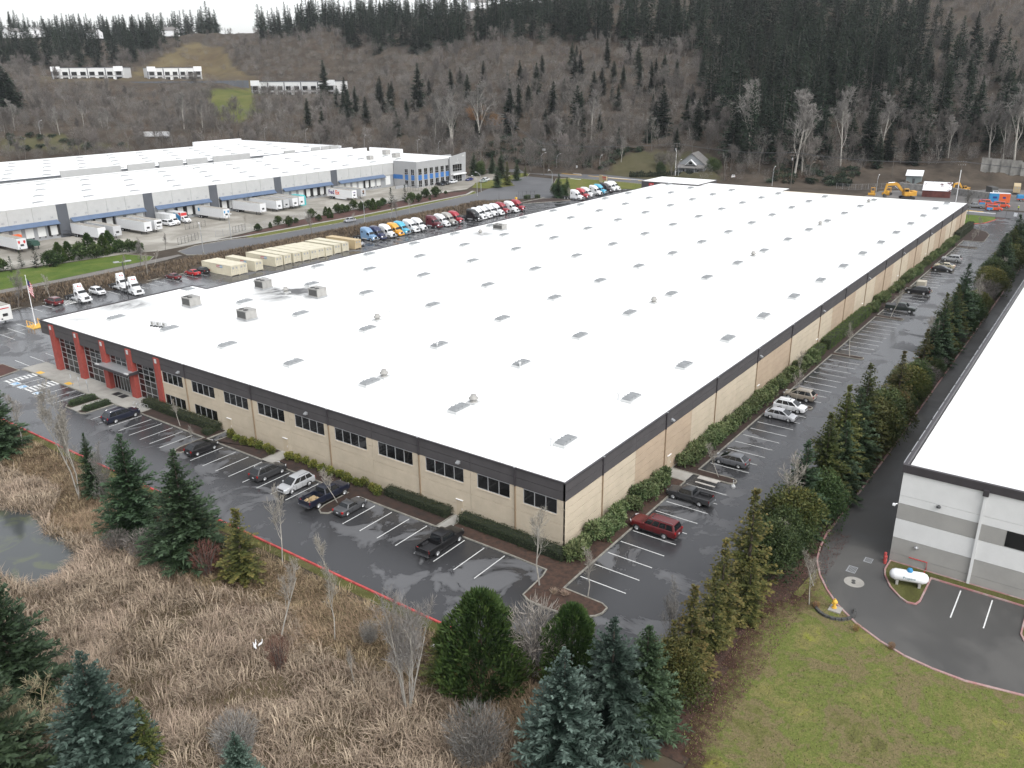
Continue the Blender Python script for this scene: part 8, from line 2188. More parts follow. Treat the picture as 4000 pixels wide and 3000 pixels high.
W = [
 (SPR[0], -22.8, 76.5, 12.2, 'dark spruce half out of frame at the left edge by the red kerb', None, 1.0),
 (SAP[0], -20.3, 75.6, 7.8, 'pale bare sapling in front of the left edge spruce', None, 1.0),
 (SPR[1], -21.75, 54.3, 8.6, 'narrow dark spruce right of the white birch', None, .66),
 (BIRCH, -23.3, 55.4, 14.0, 'tall white birch with twin trunks by the pond', None, .8),
 (SPR[0], -23.9, 41.5, 12.8, 'big spruce left of the widest spruce pair', None, .98),
 (SPR[1], -23.8, 31.8, 13.2, 'widest big spruce, right one of the pair by the pond', None, 1.12),
 (CED[0], -22.5, 24.5, 8.2, 'golden cone shaped cedar right of the big spruce pair', None, 1.65),
 (ALDER, -24.3, 46.2, 9.0, 'thin bare tree between narrow spruce and big spruce', None, .7),
 (BUSHR, -24.2, 28.2, 4.0, 'dark red bush at the foot of the golden cedar', None, 1.0),
 (BUSHB, -25.9, 36.4, 3.4, 'brown bush between the two big spruces', None, 1.3),
 (BUSHB, -27.2, 40.0, 2.6, 'brown bush at the pond edge below the big spruce', None, 1.2),
 (SPR[1], -50.5, 24.5, 15.0, 'dark spruce at the lower left edge behind the mossy bare tree', None, 1.0),
 (SPR[0], -45.0, 23.6, 13.5, 'tall spruce above the mossy fallen branches at lower left', None, 1.0),
 (SPR[0], -50.6, 14.5, 14.0, 'spruce cut by the lower left frame corner', None, 1.1),
 (BLU[1], -45.0, 10.6, 11.6, 'blue spruce in front at lower left', None, 1.0),
 (CED[1], -42.3, 9.6, 6.6, 'small drooping cedar right of the lower left blue spruce', None, .8),
 (BLU[0], -39.6, 2.4, 5.2, 'little blue spruce tip at the bottom edge', None, .9),
 (BUSH, -28.0, -10.2, 5.2, 'large fuzzy bare bush at the bottom edge', None, 1.1),
 (BUSH, -38.2, 4.6, 4.2, 'greyish bare bush right of the drooping cedar', None, 1.0),
 (ARB, -21.4, -5.5, 9.2, 'broad bright green arborvitae by the red kerb', None, 1.0),
 (CED[1], -22.9, -2.6, 6.4, 'olive cedar leaning on the left of the broad arborvitae', None, 1.2),
 (BUSHP, -17.9, -8.6, 6.6, 'pale bare bush between arborvitae and dark spruce', None, 1.05),
 (ARB, -17.0, -11.5, 7.2, 'green arborvitae behind the pale bare bush', None, .9),
 (BLU[0], -25.1, -15.9, 11.2, 'frosty blue spruce at the bottom centre', None, .95),
 (BLU[1], -20.9, -17.4, 11.2, 'dark spruce right behind the frosty blue one', None, 1.0),
 (SPR[0], -18.4, -18.9, 9.6, 'dark green spruce at the right end of the bottom clump', None, 1.05),
 (BIGS[1], -14.9, -19.4, 5.8, 'bushy light green evergreen at the corner of the red kerbs', None, .95),
 (ALDER, -11.4, -17.2, 7.0, 'bare young tree standing by the red kerb corner', None, .8),
 (CLUMP, -26.6, -1.9, 11.2, 'bare clump tree with many pale stems among the reeds', None, .72),
 (SAP[1], -26.8, 13.7, 9.8, 'slim pale sapling left in the straw grass', None, .7),
 (SAP[0], -23.9, 9.6, 8.0, 'slim pale sapling right in the straw grass', None, .7),
 (SAP[1], -27.2, 3.6, 5.4, 'small pale sapling among pinkish reeds', None, .7),
 (BUSHR, -29.6, 10.3, 3.6, 'red stemmed bush alone in the reeds', None, .7),
 (SAP[0], -19.2, 22.4, 8.6, 'thin bare tree by the red kerb right of the golden cedar', None, .8),
 (SAP[1], -17.9, 16.6, 6.2, 'thin bare tree leaning over the red kerb below the black pickup', None, .8),
 (BUSH, -22.6, 6.4, 2.4, 'low bare bush in the grass near the clump tree', None, .9),
]
for p, x, y, h, lab, grp, sx in W: p.put(x, y, h, lab, grp, sx=sx)
mbT, cT = bare_tree(7.5, 1.2, 77, .2, .55, 1, 4, .3, 8, 1.0, .9)
FT = Plant('mossy_tree', 'tree', [('trunk', mesh_from('trunk', mbT, mat('mossy_bark', (.26, .22, .13), .95, var=.25, scale=2))), ('crown', cT.mesh('crown', leaf_mat('mossy_twigs', (.14, .115, .07), (.33, .28, .19))))], 7.5)
FT.put(-44.2, 15.2, 9.0, 'leaning mossy bare tree with many twigs at lower left', rz=R(150))
GI = 'young bare trees in the car park beds'
for x, y, h, lab in ((-7.2, -1.6, 8.6, 'left of two bare trees on the big corner island'), (-6.3, -6.6, 5.2, 'right of two bare trees on the big corner island'), (-6.9, 27.4, 5.6, 'bare white tree beside the navy pickup'), (-3.9, 63.3, 4.4, 'bare white tree before the long dark hedge'), (-6.8, 55.9, 3.8, 'thin bare tree on the island by the black hatchback'), (25.0, -6.6, 5.2, 'bare tree on the picnic island'), (54.3, -6.4, 5.4, 'bare tree on the island beside the tan SUV'), (82.4, -6.6, 6.4, 'bare tree on the island past the tan SUV'), (112.4, -6.4, 6.6, 'bare tree on the island by the dark green pickup'), (200.4, -6.5, 6.0, 'thin bare tree on the farthest narrow island'), (221, -6.0, 5.5, 'low bare tree on the far rounded island'), (67, -2.6, 4.2, 'small bare tree at the edge of the side bed')):
 SAP[rnd.random() < .5].put(x, y, h, lab, GI, z=.1)
ALDER.put(256.5, 2.2, 8.5, 'spreading bare tree on the far gate lawn', z=0)
for i, (x, y) in enumerate(((-7.6, -3.6), (-7.2, -4.6))):
 n = 160; c = Cloud(); a = nr.uniform(0, 6.28, n)
 c.add(np.zeros((n, 3)) + nr.normal(0, .08, (n, 3)) * [[1, 1, 0]], unit(a, nr.uniform(.4, 1.4, n)), nr.uniform(.5, .8, n), .03, np.clip(nr.normal(.7, .2, n), 0, 1), 0.0)
 tag(link('ornamental_grass', c.mesh('ornamental_grass', M['reed']), None, (x, y, .1)), ('left', 'right')[i] + ' of two dry grass tufts on the corner island', 'grass tuft', 'dry grass tufts on the island')
def hedge(x0, x1, y0, y1, h, m, lab, name='hedge', z=.12, dens=70, grp=None):
 t = thing(name, lab, 'hedge', ((x0 + x1) / 2, (y0 + y1) / 2, z), 0, grp)
 link('foliage', boxcloud(x1 - x0, y1 - y0, h, m, dens), t)
 mb = MB(); mb.bbox(-(x1 - x0) / 2 + .12, (x1 - x0) / 2 - .12, -(y1 - y0) / 2 + .12, (y1 - y0) / 2 - .12, -.05, h - .1, .1)
 obj('branches', mb, mat('hedge_core', (.012, .018, .008), 1.0) if 'hedge_core' not in bpy.data.materials else bpy.data.materials['hedge_core'], t)
hedge(-2.6, -1.15, 57.2, 75.2, 1.15, M['hedge'], 'long dark clipped hedge under the double row of office windows')
hedge(-3.9, -2.55, 56.9, 58.2, .8, M['hedge'], 'short hedge corner below the end of the long dark hedge')
hedge(-2.5, -1.1, 14.5, 24.2, 1.0, M['hedge'], 'clipped dark hedge left of the corner door')
hedge(-2.6, -1.1, -1.3, 12.7, 1.1, M['hedge'], 'clipped dark hedge right of the corner door, ending at the building corner')
hedge(-8.9, -4.9, 83.7, 85.0, .75, M['shrub'], 'left of the two low hedges beside the entrance walk', grp='low hedges by the entrance walk')
hedge(-8.9, -4.9, 79.8, 81.0, .75, M['shrub'], 'right of the two low hedges beside the entrance walk', grp='low hedges by the entrance walk')
hedge(84.0, 111.5, -2.7, -.9, 1.9, M['boxhedge'], 'long bright clipped hedge along the side wall', dens=55)
hedge(76.0, 82.2, -2.6, -.9, 1.7, M['boxhedge'], 'short bright rounded hedge before the long bright hedge', dens=55)
GLa = 'laurel shrubs along the side wall'
x = -1.2
while x < 76:
 if not (21.4 < x < 24.3):
  rnd.choice(LAU).put(x, -1.95 + rnd.uniform(-.15, .15), rnd.uniform(1.75, 2.35), 'leafy laurel shrub in the row along the near half of the side wall', GLa, z=.1)
 x += rnd.uniform(1.55, 1.95)
x = 113.5
while x < 208:
 if not (129 < x < 133 or 141 < x < 144):
  rnd.choice(LAU).put(x, -1.9 + rnd.uniform(-.2, .2), rnd.uniform(1.5, 2.1), 'leafy laurel shrub in the row along the far half of the side wall', 'laurel shrubs along the far side wall', z=.1)
 x += rnd.uniform(1.8, 2.3)
hedge(211, 234, -2.8, -1.0, 2.2, M['hedge'], 'dark bushy hedge at the far end of the side wall', dens=40)
for i, (x, y, lab) in enumerate(((114.6, -3.0, 'beside the covered pickup'), (135.0, -3.0, 'left of the utility cabinet'), (138.6, -2.6, 'behind the utility cabinet'), (198.0, -3.0, 'by the farthest narrow island'), (52.6, -2.2, 'behind the white SUV'))):
 SMS[0].put(x, y, 1.1, 'small round dark shrub ' + lab, 'small shrubs in the side bed', z=.1)
GRh = 'yellow green shrubs along the front wall'
for i, (x, y) in enumerate([(-2.2, 53.9), (-2.5, 52), (-2.5, 50.4), (-2.3, 49.0), (-2.2, 47.55), (-2.2, 46.2), (-2.35, 44.9), (-2.4, 41.4), (-2.15, 40.0), (-2.05, 38.6), (-2.15, 37.0), (-2.25, 35.1), (-2.15, 33.6), (-2.15, 32.1), (-2.3, 30.4), (-2.4, 28.8), (-2.15, 27.8), (-2.35, 26.0), (-2.55, 24.9)]):
 RHO[i % 2].put(x, y, rnd.uniform(.95, 1.25), 'round yellow green shrub %s the walk to the middle door' % ('left of' if i < 7 else 'right of'), GRh, z=.1)
GB = 'mixed evergreens in the belt between the driveways'
B = [(CED[0], -13.2, -18.6, 6.6, 'olive cedar at the near end of the belt', 1.17), (CED[0], -10.2, -18.9, 8.4, 'golden cedar second from the near end of the belt', 1.37), (CED[0], -7.0, -19.4, 8.2, 'golden cedar third from the near end of the belt', 1.17), (CED[0], -3.8, -18.8, 9.4, 'tall golden cedar fourth from the near end of the belt', 1.23), (CED[0], -.6, -20.2, 6.5, 'short golden cedar tucked behind the tallest two', 1.43), (CED[0], 2.7, -18.8, 11.6, 'tallest golden cedar, opposite the red SUV', 1.23),
  (BIGS[0], 7.0, -19.6, 6.2, 'dark rounded evergreen right of the tallest golden cedar', 1.0), (BIGS[0], 11.5, -19.8, 5.6, 'dark rounded evergreen behind the first dark one', 1.0), (BIGS[1], 14.0, -19.2, 6.8, 'lighter rounded evergreen with bare stems in front', 1.05), (HED[0], 17.4, -19.0, 11.0, 'dark fir behind the bare white sapling in the belt', 1.05), (BIGS[0], 20.6, -20.4, 6.0, 'dark evergreen at the driveway side of the first fir', 1.0), (HED[1], 24.4, -19.2, 11.8, 'olive fir second in the fir group', 1.1), (HED[0], 27.6, -20.3, 10.0, 'fir third in the fir group', 1.1), (HED[1], 31.2, -19.1, 13.0, 'tallest fir of the group opposite the grey hatchback', 1.05), (HED[2], 35.4, -19.6, 11.5, 'dark fir right of the tallest one', 1.1), (HED[1], 39.8, -19.3, 13.2, 'tall olive fir opposite the silver hatchback', 1.0), (BIGS[1], 44.0, -20.0, 7.2, 'lighter bushy evergreen after the tall olive fir', 1.1), (BIGS[0], 48.2, -19.6, 7.0, 'dark bushy evergreen opposite the white SUV', 1.1), (BIGS[1], 53.0, -19.8, 6.0, 'lighter bushy evergreen opposite the tan SUV', 1.15), (BUSHO, 57.0, -20.4, 4.4, 'rusty leafless bush at the driveway edge of the belt', .7), (CED[0], 60.4, -19.2, 9.4, 'golden cedar rising alone in the middle of the belt', 1.23), (BIGS[1], 64.5, -19.6, 6.0, 'olive bushy evergreen after the lone golden cedar', 1.1), (BIGS[0], 68.6, -19.8, 5.4, 'dark bushy evergreen in the middle of the belt', 1.1), (BUSHB, 72.6, -19.6, 4.4, 'brown leafless bush in the middle of the belt', 1.0), (CED[0], 77.0, -19.2, 8.6, 'golden cedar opposite the bright clipped hedge', 1.17), (HED[2], 81.2, -19.6, 9.4, 'dark fir right of the golden cedar opposite the bright hedge', 1.1), (SAP[0], 85.0, -18.6, 8.6, 'pale bare tree leaning out in front of the dark firs', .9), (HED[0], 86.0, -20.0, 10.0, 'dark fir behind the pale bare tree', 1.1), (HED[1], 90.6, -19.2, 11.6, 'olive fir right of the pale bare tree', 1.05), (HED[0], 95.6, -19.8, 10.2, 'dark fir in the middle of the far fir group', 1.1), (HED[1], 101.0, -19.3, 11.0, 'olive fir in the far fir group', 1.1), (HED[2], 105.6, -19.6, 11.4, 'fir left of the pointed tall fir', 1.05), (HED[0], 110.0, -19.2, 13.2, 'pointed tall fir opposite the covered pickup', .95), (BIGS[0], 115.4, -19.8, 6.4, 'dark bushy evergreen beside the far hydrant', 1.1), (SAP[1], 122.0, -18.8, 8.4, 'pale bare tree left of the brown thicket', 1.0), (BIGS[1], 122.6, -20.2, 5.4, 'lighter shrub under the pale bare tree', 1.0), (BUSHB, 128.4, -19.6, 4.6, 'brown thicket left of the far bushy shrubs', 1.2), (SAP[0], 132.0, -18.8, 7.0, 'pale bare tree before the brown thicket', 1.0), (BUSHB, 136.0, -19.8, 5.0, 'brown thicket at the bend of the view', 1.2), (BIGS[1], 143.0, -19.6, 6.4, 'bushy evergreen after the brown thicket', 1.2), (BIGS[0], 150.0, -19.6, 7.0, 'dark bushy evergreen among the last belt trees', 1.2), (SAP[1], 154.0, -18.4, 8.0, 'pale bare tree before the last belt trees', 1.0), (HED[2], 159.9, -19.4, 11.4, 'fir fourth from the far end of the belt', 1.1), (HED[0], 166.0, -19.8, 9.4, 'dark fir third from the far end of the belt', 1.2), (BIGS[1], 172.0, -19.6, 6.6, 'bushy evergreen low among the far firs', 1.2), (HED[1], 177.0, -19.4, 10.6, 'olive fir second from the far end of the belt', 1.2), (HED[0], 183.2, -19.4, 12.6, 'tall fir near the far end of the belt', 1.1), (BIGS[0], 190, -19.8, 7.4, 'bushy evergreen beyond the tall far fir', 1.2), (HED[2], 197, -19.6, 10.4, 'fir at the far end of the belt before the gate', 1.2), (BIGS[1], 205, -19.8, 7, 'bushy evergreen nearest the far gate', 1.2), (HED[0], 213, -19.8, 10, 'last fir behind the bushes at the far gate', 1.2)]
for p, x, y, h, lab, sx in B: p.put(x, y, h, lab, GB, z=0, sx=sx)
x = 22
while x < 225:
 (BIGS[rnd.random() < .5] if rnd.random() < .75 else BUSHB).put(x, -20.7 + rnd.uniform(-.4, .5), rnd.uniform(2.2, 3.8), 'low shrub filling the driveway side of the tree belt', 'low shrubs filling the tree belt', z=0, sx=1.1)
 x += rnd.uniform(3.2, 5.5)
for i, (x, y, h) in enumerate(((15.4, -18.3, 9.6), (9.4, -18.2, 6.6), (4.9, -24.2, 5.2), (8.2, -23.6, 4.2))):
 SAP[i % 2].put(x, y, h, ('white bare sapling in front of the lighter rounded evergreen', 'thin bare sapling on the lot side of the dark evergreens', 'white twin stemmed sapling by the near hydrant', 'low bare sapling beside the driveway bend')[i], z=0)
for i, (x, y) in enumerate(((4.0, -28.6), (3.1, -31.8), (5.4, -24.6))):
 BUSHO.put(x - .7, y - .3, .8, 'small orange dead shrub on the lawn, %s the hydrant' % ('just below', 'farther below', 'left of')[i], 'small dead shrubs on the lawn', sx=1.1)
GY = 'shrubs in the red mulch bed of the dock yard'
for i, (x, y, k, h) in enumerate([(119.0, 191.4, 's', 2.8), (118.2, 185.1, 's', 3.2), (123.9, 188.1, 's', 1.8), (113.0, 188.2, 'c', 1.8), (106.5, 186.2, 's', 2.4), (134.4, 192.1, 's', 3.2), (131.5, 185.2, 's', 2.2), (140.7, 191.8, 'c', 3.0), (137.9, 186.7, 'c', 3.4), (146.8, 192.1, 's', 3.4), (148.8, 191.5, 's', 3.0), (156.8, 194.4, 's', 3.4), (151.6, 192.2, 's', 2.4), (155.5, 188.7, 's', 3.2), (161.9, 191.8, 's', 3.0), (159.8, 187.1, 'c', 4.0), (163.1, 187.2, 's', 3.0), (169.3, 191.2, 's', 2.8), (168.8, 186.4, 'p', 7.0), (181.9, 191.4, 'p', 6.5), (180.9, 187.1, 's', 4.0), (184.8, 186.9, 's', 3.0), (195.1, 192.1, 's', 3.6), (198.6, 189.8, 's', 4.2), (190.8, 186.4, 's', 1.0), (207.5, 192.1, 's', 1.4)]):
 (SMS[i % 2] if k == 's' else (SMC[0] if k == 'c' else SMC[1])).put(x, y, h, 'round dark shrub in the red mulch bed' if k == 's' else ('small green conifer in the red mulch bed' if k == 'c' else 'little spruce sticking up from the red mulch bed'), GY if k == 's' else 'small conifers in the red mulch bed', z=.03)
GLn = 'small conifers along the lawn of the dock yard'
for i, (x, y, k, h) in enumerate([(30.3, 193.7, 's', 3.5), (31.8, 191.4, 'p', 4.0), (36.1, 195.1, 'p', 4.4), (38.0, 190.9, 'p', 6.0), (40.8, 189.2, 's', 4.2), (44.9, 192.3, 'c', 5.2), (47.8, 192.9, 'c', 5.0), (50.5, 191.6, 's', 4.6), (54.6, 194.5, 'c', 6.0), (53.9, 189.9, 's', 3.8), (57.4, 191.8, 'c', 5.4), (59.9, 193.1, 'c', 6.0), (62.2, 192.0, 's', 3.6), (63.7, 189.7, 's', 3.4), (65.0, 187.7, 's', 3.2), (41.9, 188.9, 's', 4.0)]):
 (SMS[i % 2] if k == 's' else (SMC[0] if k == 'c' else SMC[1])).put(x, y, h, 'round dark shrub between lawn and dock yard' if k == 's' else ('cone shaped conifer between lawn and dock yard' if k == 'c' else 'layered little spruce between lawn and dock yard'), GLn if k != 's' else 'shrubs along the lawn of the dock yard', z=.02)
for i, (x, y, h) in enumerate([(109.2, 163.2, 6.8), (129.8, 166.2, 4.6), (147.7, 166.8, 5.8), (146.4, 162.0, 6.7), (155.2, 164.4, 6.2), (49.6, 167.2, 4.9), (50.8, 162.9, 6.7), (47.5, 154.2, 5.5), (17.7, 155.6, 4.2), (14.2, 150.2, 7.7), (21.1, 150.5, 6.4), (56.8, 166.4, 5.0), (71.5, 184.0, 4.0), (107.1, 193.1, 4.5)]):
 (ALDER, SAP[0], SAP[1])[i % 3].put(x, y, h, 'slender bare street tree beside the service road', 'bare trees along the service road')
GC2 = 'conifers at the lot gate and office drive'
for i, (x, y, k, h) in enumerate([(222.8, 145.6, 'f', 9.6), (231.4, 147.2, 'f', 7.4), (225.4, 149.0, 's', 5.0), (226.3, 145.6, 's', 4.9), (220.7, 139.6, 'b', 4.8), (266.7, 223.9, 'f', 11.1), (272.8, 223.5, 'o', 7.9), (279.5, 222.4, 'f', 9.6), (265.9, 206.5, 'f', 12.4), (236.9, 187.1, 'f', 9.0), (245.8, 188.2, 'o', 10.2), (262.2, 194.8, 'f', 9.0), (277.8, 200.8, 'o', 5.2), (268.4, 221.2, 's', 6.7)]):
 p = {'f': HED[0], 'o': CED[1], 's': BIGS[0], 'c': CED[0], 'b': SAP[0]}[k]
 p.put(x, y, h, ['tall pointed conifer at the lot gate', 'shorter conifer right of the tall one at the gate', 'dark evergreen skirt left under the gate conifers', 'dark evergreen skirt right under the gate conifers', 'pale bare sapling at the end of the gate bed', 'conifer just right of the office entrance tower', 'olive cedar second right of the office tower', 'dark conifer third right of the office tower', 'tall dark conifer fourth right of the office tower', 'conifer in front of the office drive', 'brownish conifer beside the office drive', 'conifer at the left of the corner lawn', 'small olive cedar on the corner lawn', 'low evergreen under the office drive conifers'][i], GC2, z=.05)
for i, (x, y, w, d, h) in enumerate(((214.6, 155.4, 2.6, 2.0, 1.4), (218.5, 153.0, 1.8, 1.8, 1.3))):
 hedge(x - w / 2, x + w / 2, y - d / 2, y + d / 2, h, M['boxhedge'], ('left', 'right')[i] + ' of two clipped blocks under the gate conifers', z=.05, dens=40, grp='clipped blocks at the gate')
pcl = Plant('cypress', 'shrub', [('foliage', conecloud(2.4, .42, M['fir'], 150, .4, False, .1, .4, .25, .5, 'foliage'))], 2.4)
(xa, ya), (xb, yb) = [(300.4, 155.3), (320.0, 129.5)]
for k in range(32):
 pcl.put(xa + (xb - xa) * k / 31 + .3, ya + (yb - ya) * k / 31, rnd.uniform(2.0, 2.8), 'small dark cypress in the clipped row along the street', 'cypress row along the street', z=.1)
BIGS[0].put(318, 121, 6.5, 'big dark shrub right of the bungalow', sx=1.3); BIGS[0].put(317, 147.5, 5.5, 'dark round shrub left of the bungalow'); BUSHB.put(327, 152, 7.5, 'large brown bare shrub left of the bungalow', sx=1.2); BUSHO.put(362, 296, 11, 'big tawny orange thicket by the street behind the office block', sx=1.7); BUSHO.put(354, 280, 9, 'middle tawny orange thicket beside the big one', sx=1.8); BUSHO.put(349, 268, 8, 'right tawny orange thicket beside the big one', sx=1.7)
def blades(name, m, p, phi, tilt, l, w, tint, label, cat='reeds'):
 n = len(p)
 d0 = unit(phi, np.pi / 2 - tilt * .45); d1 = unit(phi, np.pi / 2 - tilt * 1.55)
 s = np.stack([-np.sin(phi), np.cos(phi), np.zeros(n)], 1) * (w / 2).reshape(-1, 1)
 a = p; b = p + d0 * (l * .55).reshape(-1, 1); c = b + d1 * (l * .5).reshape(-1, 1)
 V = np.stack([a - s, a + s, b + s * .9, b - s * .9, c], 1).reshape(-1, 3)
 k = np.arange(n) * 5
 me = bpy.data.meshes.new(name)
 me.vertices.add(5 * n); me.vertices.foreach_set('co', V.reshape(-1).astype(np.float32))
 li = np.stack([k, k + 1, k + 2, k + 3, k + 3, k + 2, k + 4], 1).reshape(-1)
 me.loops.add(7 * n); me.loops.foreach_set('vertex_index', li.astype(np.int32))
 me.polygons.add(2 * n)
 ls = np.stack([np.arange(n) * 7, np.arange(n) * 7 + 4], 1).reshape(-1)
 me.polygons.foreach_set('loop_start', ls.astype(np.int32))
 try: me.polygons.foreach_set('loop_total', np.tile([4, 3], n).astype(np.int32))
 except Exception: pass
 me.update(calc_edges=True)
 at = me.attributes.new('tint', 'FLOAT', 'FACE'); at.data.foreach_set('value', np.repeat(tint, 2).astype(np.float32))
 at = me.attributes.new('tip', 'FLOAT', 'FACE'); at.data.foreach_set('value', np.zeros(2 * n, np.float32))
 me.materials.append(m)
 o = link(name, me); o['kind'] = 'stuff'; o['label'] = label; o['category'] = cat
 return o
def fieldn(x, y, s, k):
 return (np.sin(x * s + 2.1 * np.sin(y * s * .7 + k)) + np.sin(y * s * 1.3 + 1.7 * np.sin(x * s * .6 + 2 * k)) + .6 * np.sin((x + y) * s * 2.3 + k)) / 2.6
def wet_points(n, xa, xb, ya, yb):
 x, y = nr.uniform(xa, xb, n), nr.uniform(ya, yb, n)
 ok = ~inpoly(offset_poly(POND, .6), x, y)
 return x[ok], y[ok]
def tussocks(nc, per, xa, xb, ya, yb, sd):
 cx_, cy2 = nr.uniform(xa, xb, nc), nr.uniform(ya, yb, nc)
 k = np.repeat(np.arange(nc), per)
 ox, oy = nr.normal(0, sd, nc * per), nr.normal(0, sd, nc * per)
 x, y = cx_[k] + ox, cy2[k] + oy
 ok = ~inpoly(offset_poly(POND, .6), x, y)
 return x[ok], y[ok], np.arctan2(oy, ox)[ok], nr.normal(0, .26, nc)[k][ok], nr.uniform(.7, 1.35, nc)[k][ok]
x, y, ph, tt, sz = tussocks(1500, 52, -62, -22, -14, 78, .62)
keep = (x < -25.5 - 3.0 * fieldn(x, y, .13, 1.0)) & (x > -62 + .15 * y)
x, y, ph, tt, sz = x[keep], y[keep], ph[keep], tt[keep], sz[keep]; n = len(x)
blades('reed_tussocks', M['reed'], np.stack([x, y, ground_z(x, y) + .1], 1), ph + nr.normal(0, .45, n), np.clip(nr.normal(.95, .25, n), .2, 1.45), nr.uniform(.8, 1.7, n) * sz, nr.uniform(.035, .075, n), np.clip(.6 + tt + nr.normal(0, .2, n), 0, 1), 'tussocks of collapsed dead reeds round the pond')
x, y, ph, tt, sz = tussocks(1100, 34, -34, -19.2, -13, 78, .45)
keep = (x > -26.5 - 3.0 * fieldn(x, y, .13, 1.0))
x, y, ph, tt, sz = x[keep], y[keep], ph[keep], tt[keep], sz[keep]; n = len(x)
blades('grass_tussocks', M['strawgrass'], np.stack([x, y, ground_z(x, y) + .03], 1), ph + nr.normal(0, .5, n), np.clip(nr.normal(.9, .25, n), .2, 1.4), nr.uniform(.5, 1.0, n) * sz, nr.uniform(.03, .06, n), np.clip(.6 + tt + nr.normal(0, .2, n), 0, 1), 'tussocks of tawny dead grass', 'grass')
x, y = wet_points(95000, -62, -21, -14, 78)
edge = -21.5 - 4.0 - 3.0 * fieldn(x, y, .13, 1.0) - 4.0 * sstep(y, 10, 22) * (1 - sstep(y, 30, 48)) * 0
keep = (x < edge) & (x > -62 + .15 * y)
x, y = x[keep], y[keep]; n = len(x)
f1 = fieldn(x, y, .42, 3)
phi = 2.2 + 2.6 * fieldn(x, y, .30, 5) + 1.2 * fieldn(x, y, .8, 9) + nr.normal(0, .95, n)
blades('cattail_reeds', M['reed'], np.stack([x, y, ground_z(x, y) - .05], 1), phi, np.clip(np.where(nr.uniform(0, 1, n) < .80, nr.normal(1.18, .15, n), nr.normal(.6, .25, n)) - .22 * f1, .1, 1.45), nr.uniform(.7, 1.7, n) * np.clip(1.0 + .6 * f1, .4, 1.6), nr.uniform(.035, .07, n), np.clip(.52 + .36 * f1 + nr.normal(0, .24, n) + .22 * fieldn(x, y, .09, 8), 0, 1), 'matted dead cattail reeds round the pond')
x, y = wet_points(80000, -38, -18.55, -13, 80)
edge = -21.5 - 5.0 - 3.0 * fieldn(x, y, .13, 1.0)
keep = (x > edge - .8)
x, y = x[keep], y[keep]; n = len(x)
f1 = fieldn(x, y, .5, 4)
phi = 2.6 + 2.2 * fieldn(x, y, .16, 2) + nr.normal(0, .6, n)
thin = sstep(-x, 18.5, 20.5)
blades('tawny_grass', M['strawgrass'], np.stack([x, y, ground_z(x, y) - .03], 1), phi, np.clip(nr.normal(.95, .25, n), .2, 1.4), nr.uniform(.45, 1.05, n) * (1 + .35 * f1) * (.3 + .7 * thin), nr.uniform(.03, .06, n), np.clip(.48 + .34 * f1 + .2 * fieldn(x, y, .11, 3) + nr.normal(0, .2, n), 0, 1), 'tawny dead grass between reeds and kerb', 'grass')
x, y = nr.uniform(-25, 205, 26000), nr.uniform(151.9, 166.5, 26000)
keep = (y > 152.0 + np.where(x > 100, 0, 0)) & (fieldn(x, y, .35, 2) > -.55) & ~((x > 196) & (y > 158))
x, y = x[keep], y[keep]; n = len(x)
blades('bank_brush', M['brush'], np.stack([x, y, ground_z(x, y) - .05], 1), nr.uniform(0, 6.28, n), np.clip(nr.normal(.8, .35, n), .1, 1.4), nr.uniform(.6, 1.5, n), nr.uniform(.08, .16, n), np.clip(.5 + .3 * fieldn(x, y, .2, 6) + nr.normal(0, .25, n), 0, 1), 'brown bramble thicket on the bank above the left lot', 'brambles')
lawn_poly = [(11.5, -23.2), (6.0, -26.9), (2.6, -31.5), (1.3, -35), (1.2, -38), (2.1, -42.5), (3.5, -58), (-52, -58), (-40, -38), (-24, -24.8), (-16, -21.2), (-5.5, -20.9), (3.2, -20.6)]
x, y = nr.uniform(-50, 12, 30000), nr.uniform(-58, -20.5, 30000)
keep = inpoly(lawn_poly, x, y)
x, y = x[keep], y[keep]; n = len(x)
M['lawnblade'] = leaf_mat('lawn_blades', (.070, .066, .026), (.20, .215, .05), objvar=0)
blades('lawn_grass', M['lawnblade'], np.stack([x, y, np.full(n, .05)], 1), nr.uniform(0, 6.28, n), np.clip(nr.normal(.9, .3, n), .1, 1.4), nr.uniform(.07, .20, n), nr.uniform(.03, .07, n), np.clip(.42 + .45 * fieldn(x, y, .2, 7) + .25 * fieldn(x, y, .6, 2) + nr.normal(0, .2, n), 0, 1), 'rough patchy lawn grass', 'grass')
x, y = nr.uniform(-19, 20, 9000), nr.uniform(-24.0, -17.0, 9000); n = len(x)
c = Cloud(); a = nr.uniform(0, 6.28, n)
c.add(np.stack([x, y, np.full(n, .07)], 1), unit(a, nr.uniform(-.1, .4, n)), nr.uniform(.08, .16, n), nr.uniform(.06, .11, n), np.clip(nr.normal(.4, .3, n), 0, 1), 0.0, up=np.tile([[0, 0, 1.]], (n, 1)) + nr.normal(0, .3, (n, 3)))
o = link('fallen_leaves', c.mesh('fallen_leaves', leaf_mat('dead_leaves', (.045, .022, .018), (.17, .095, .075), objvar=0))); o['kind'] = 'stuff'; o['label'] = 'reddish fallen leaves under the tree belt'; o['category'] = 'leaves'
M['farbark'] = mat('far_bark', (.11, .10, .088), .9)
FIR = []
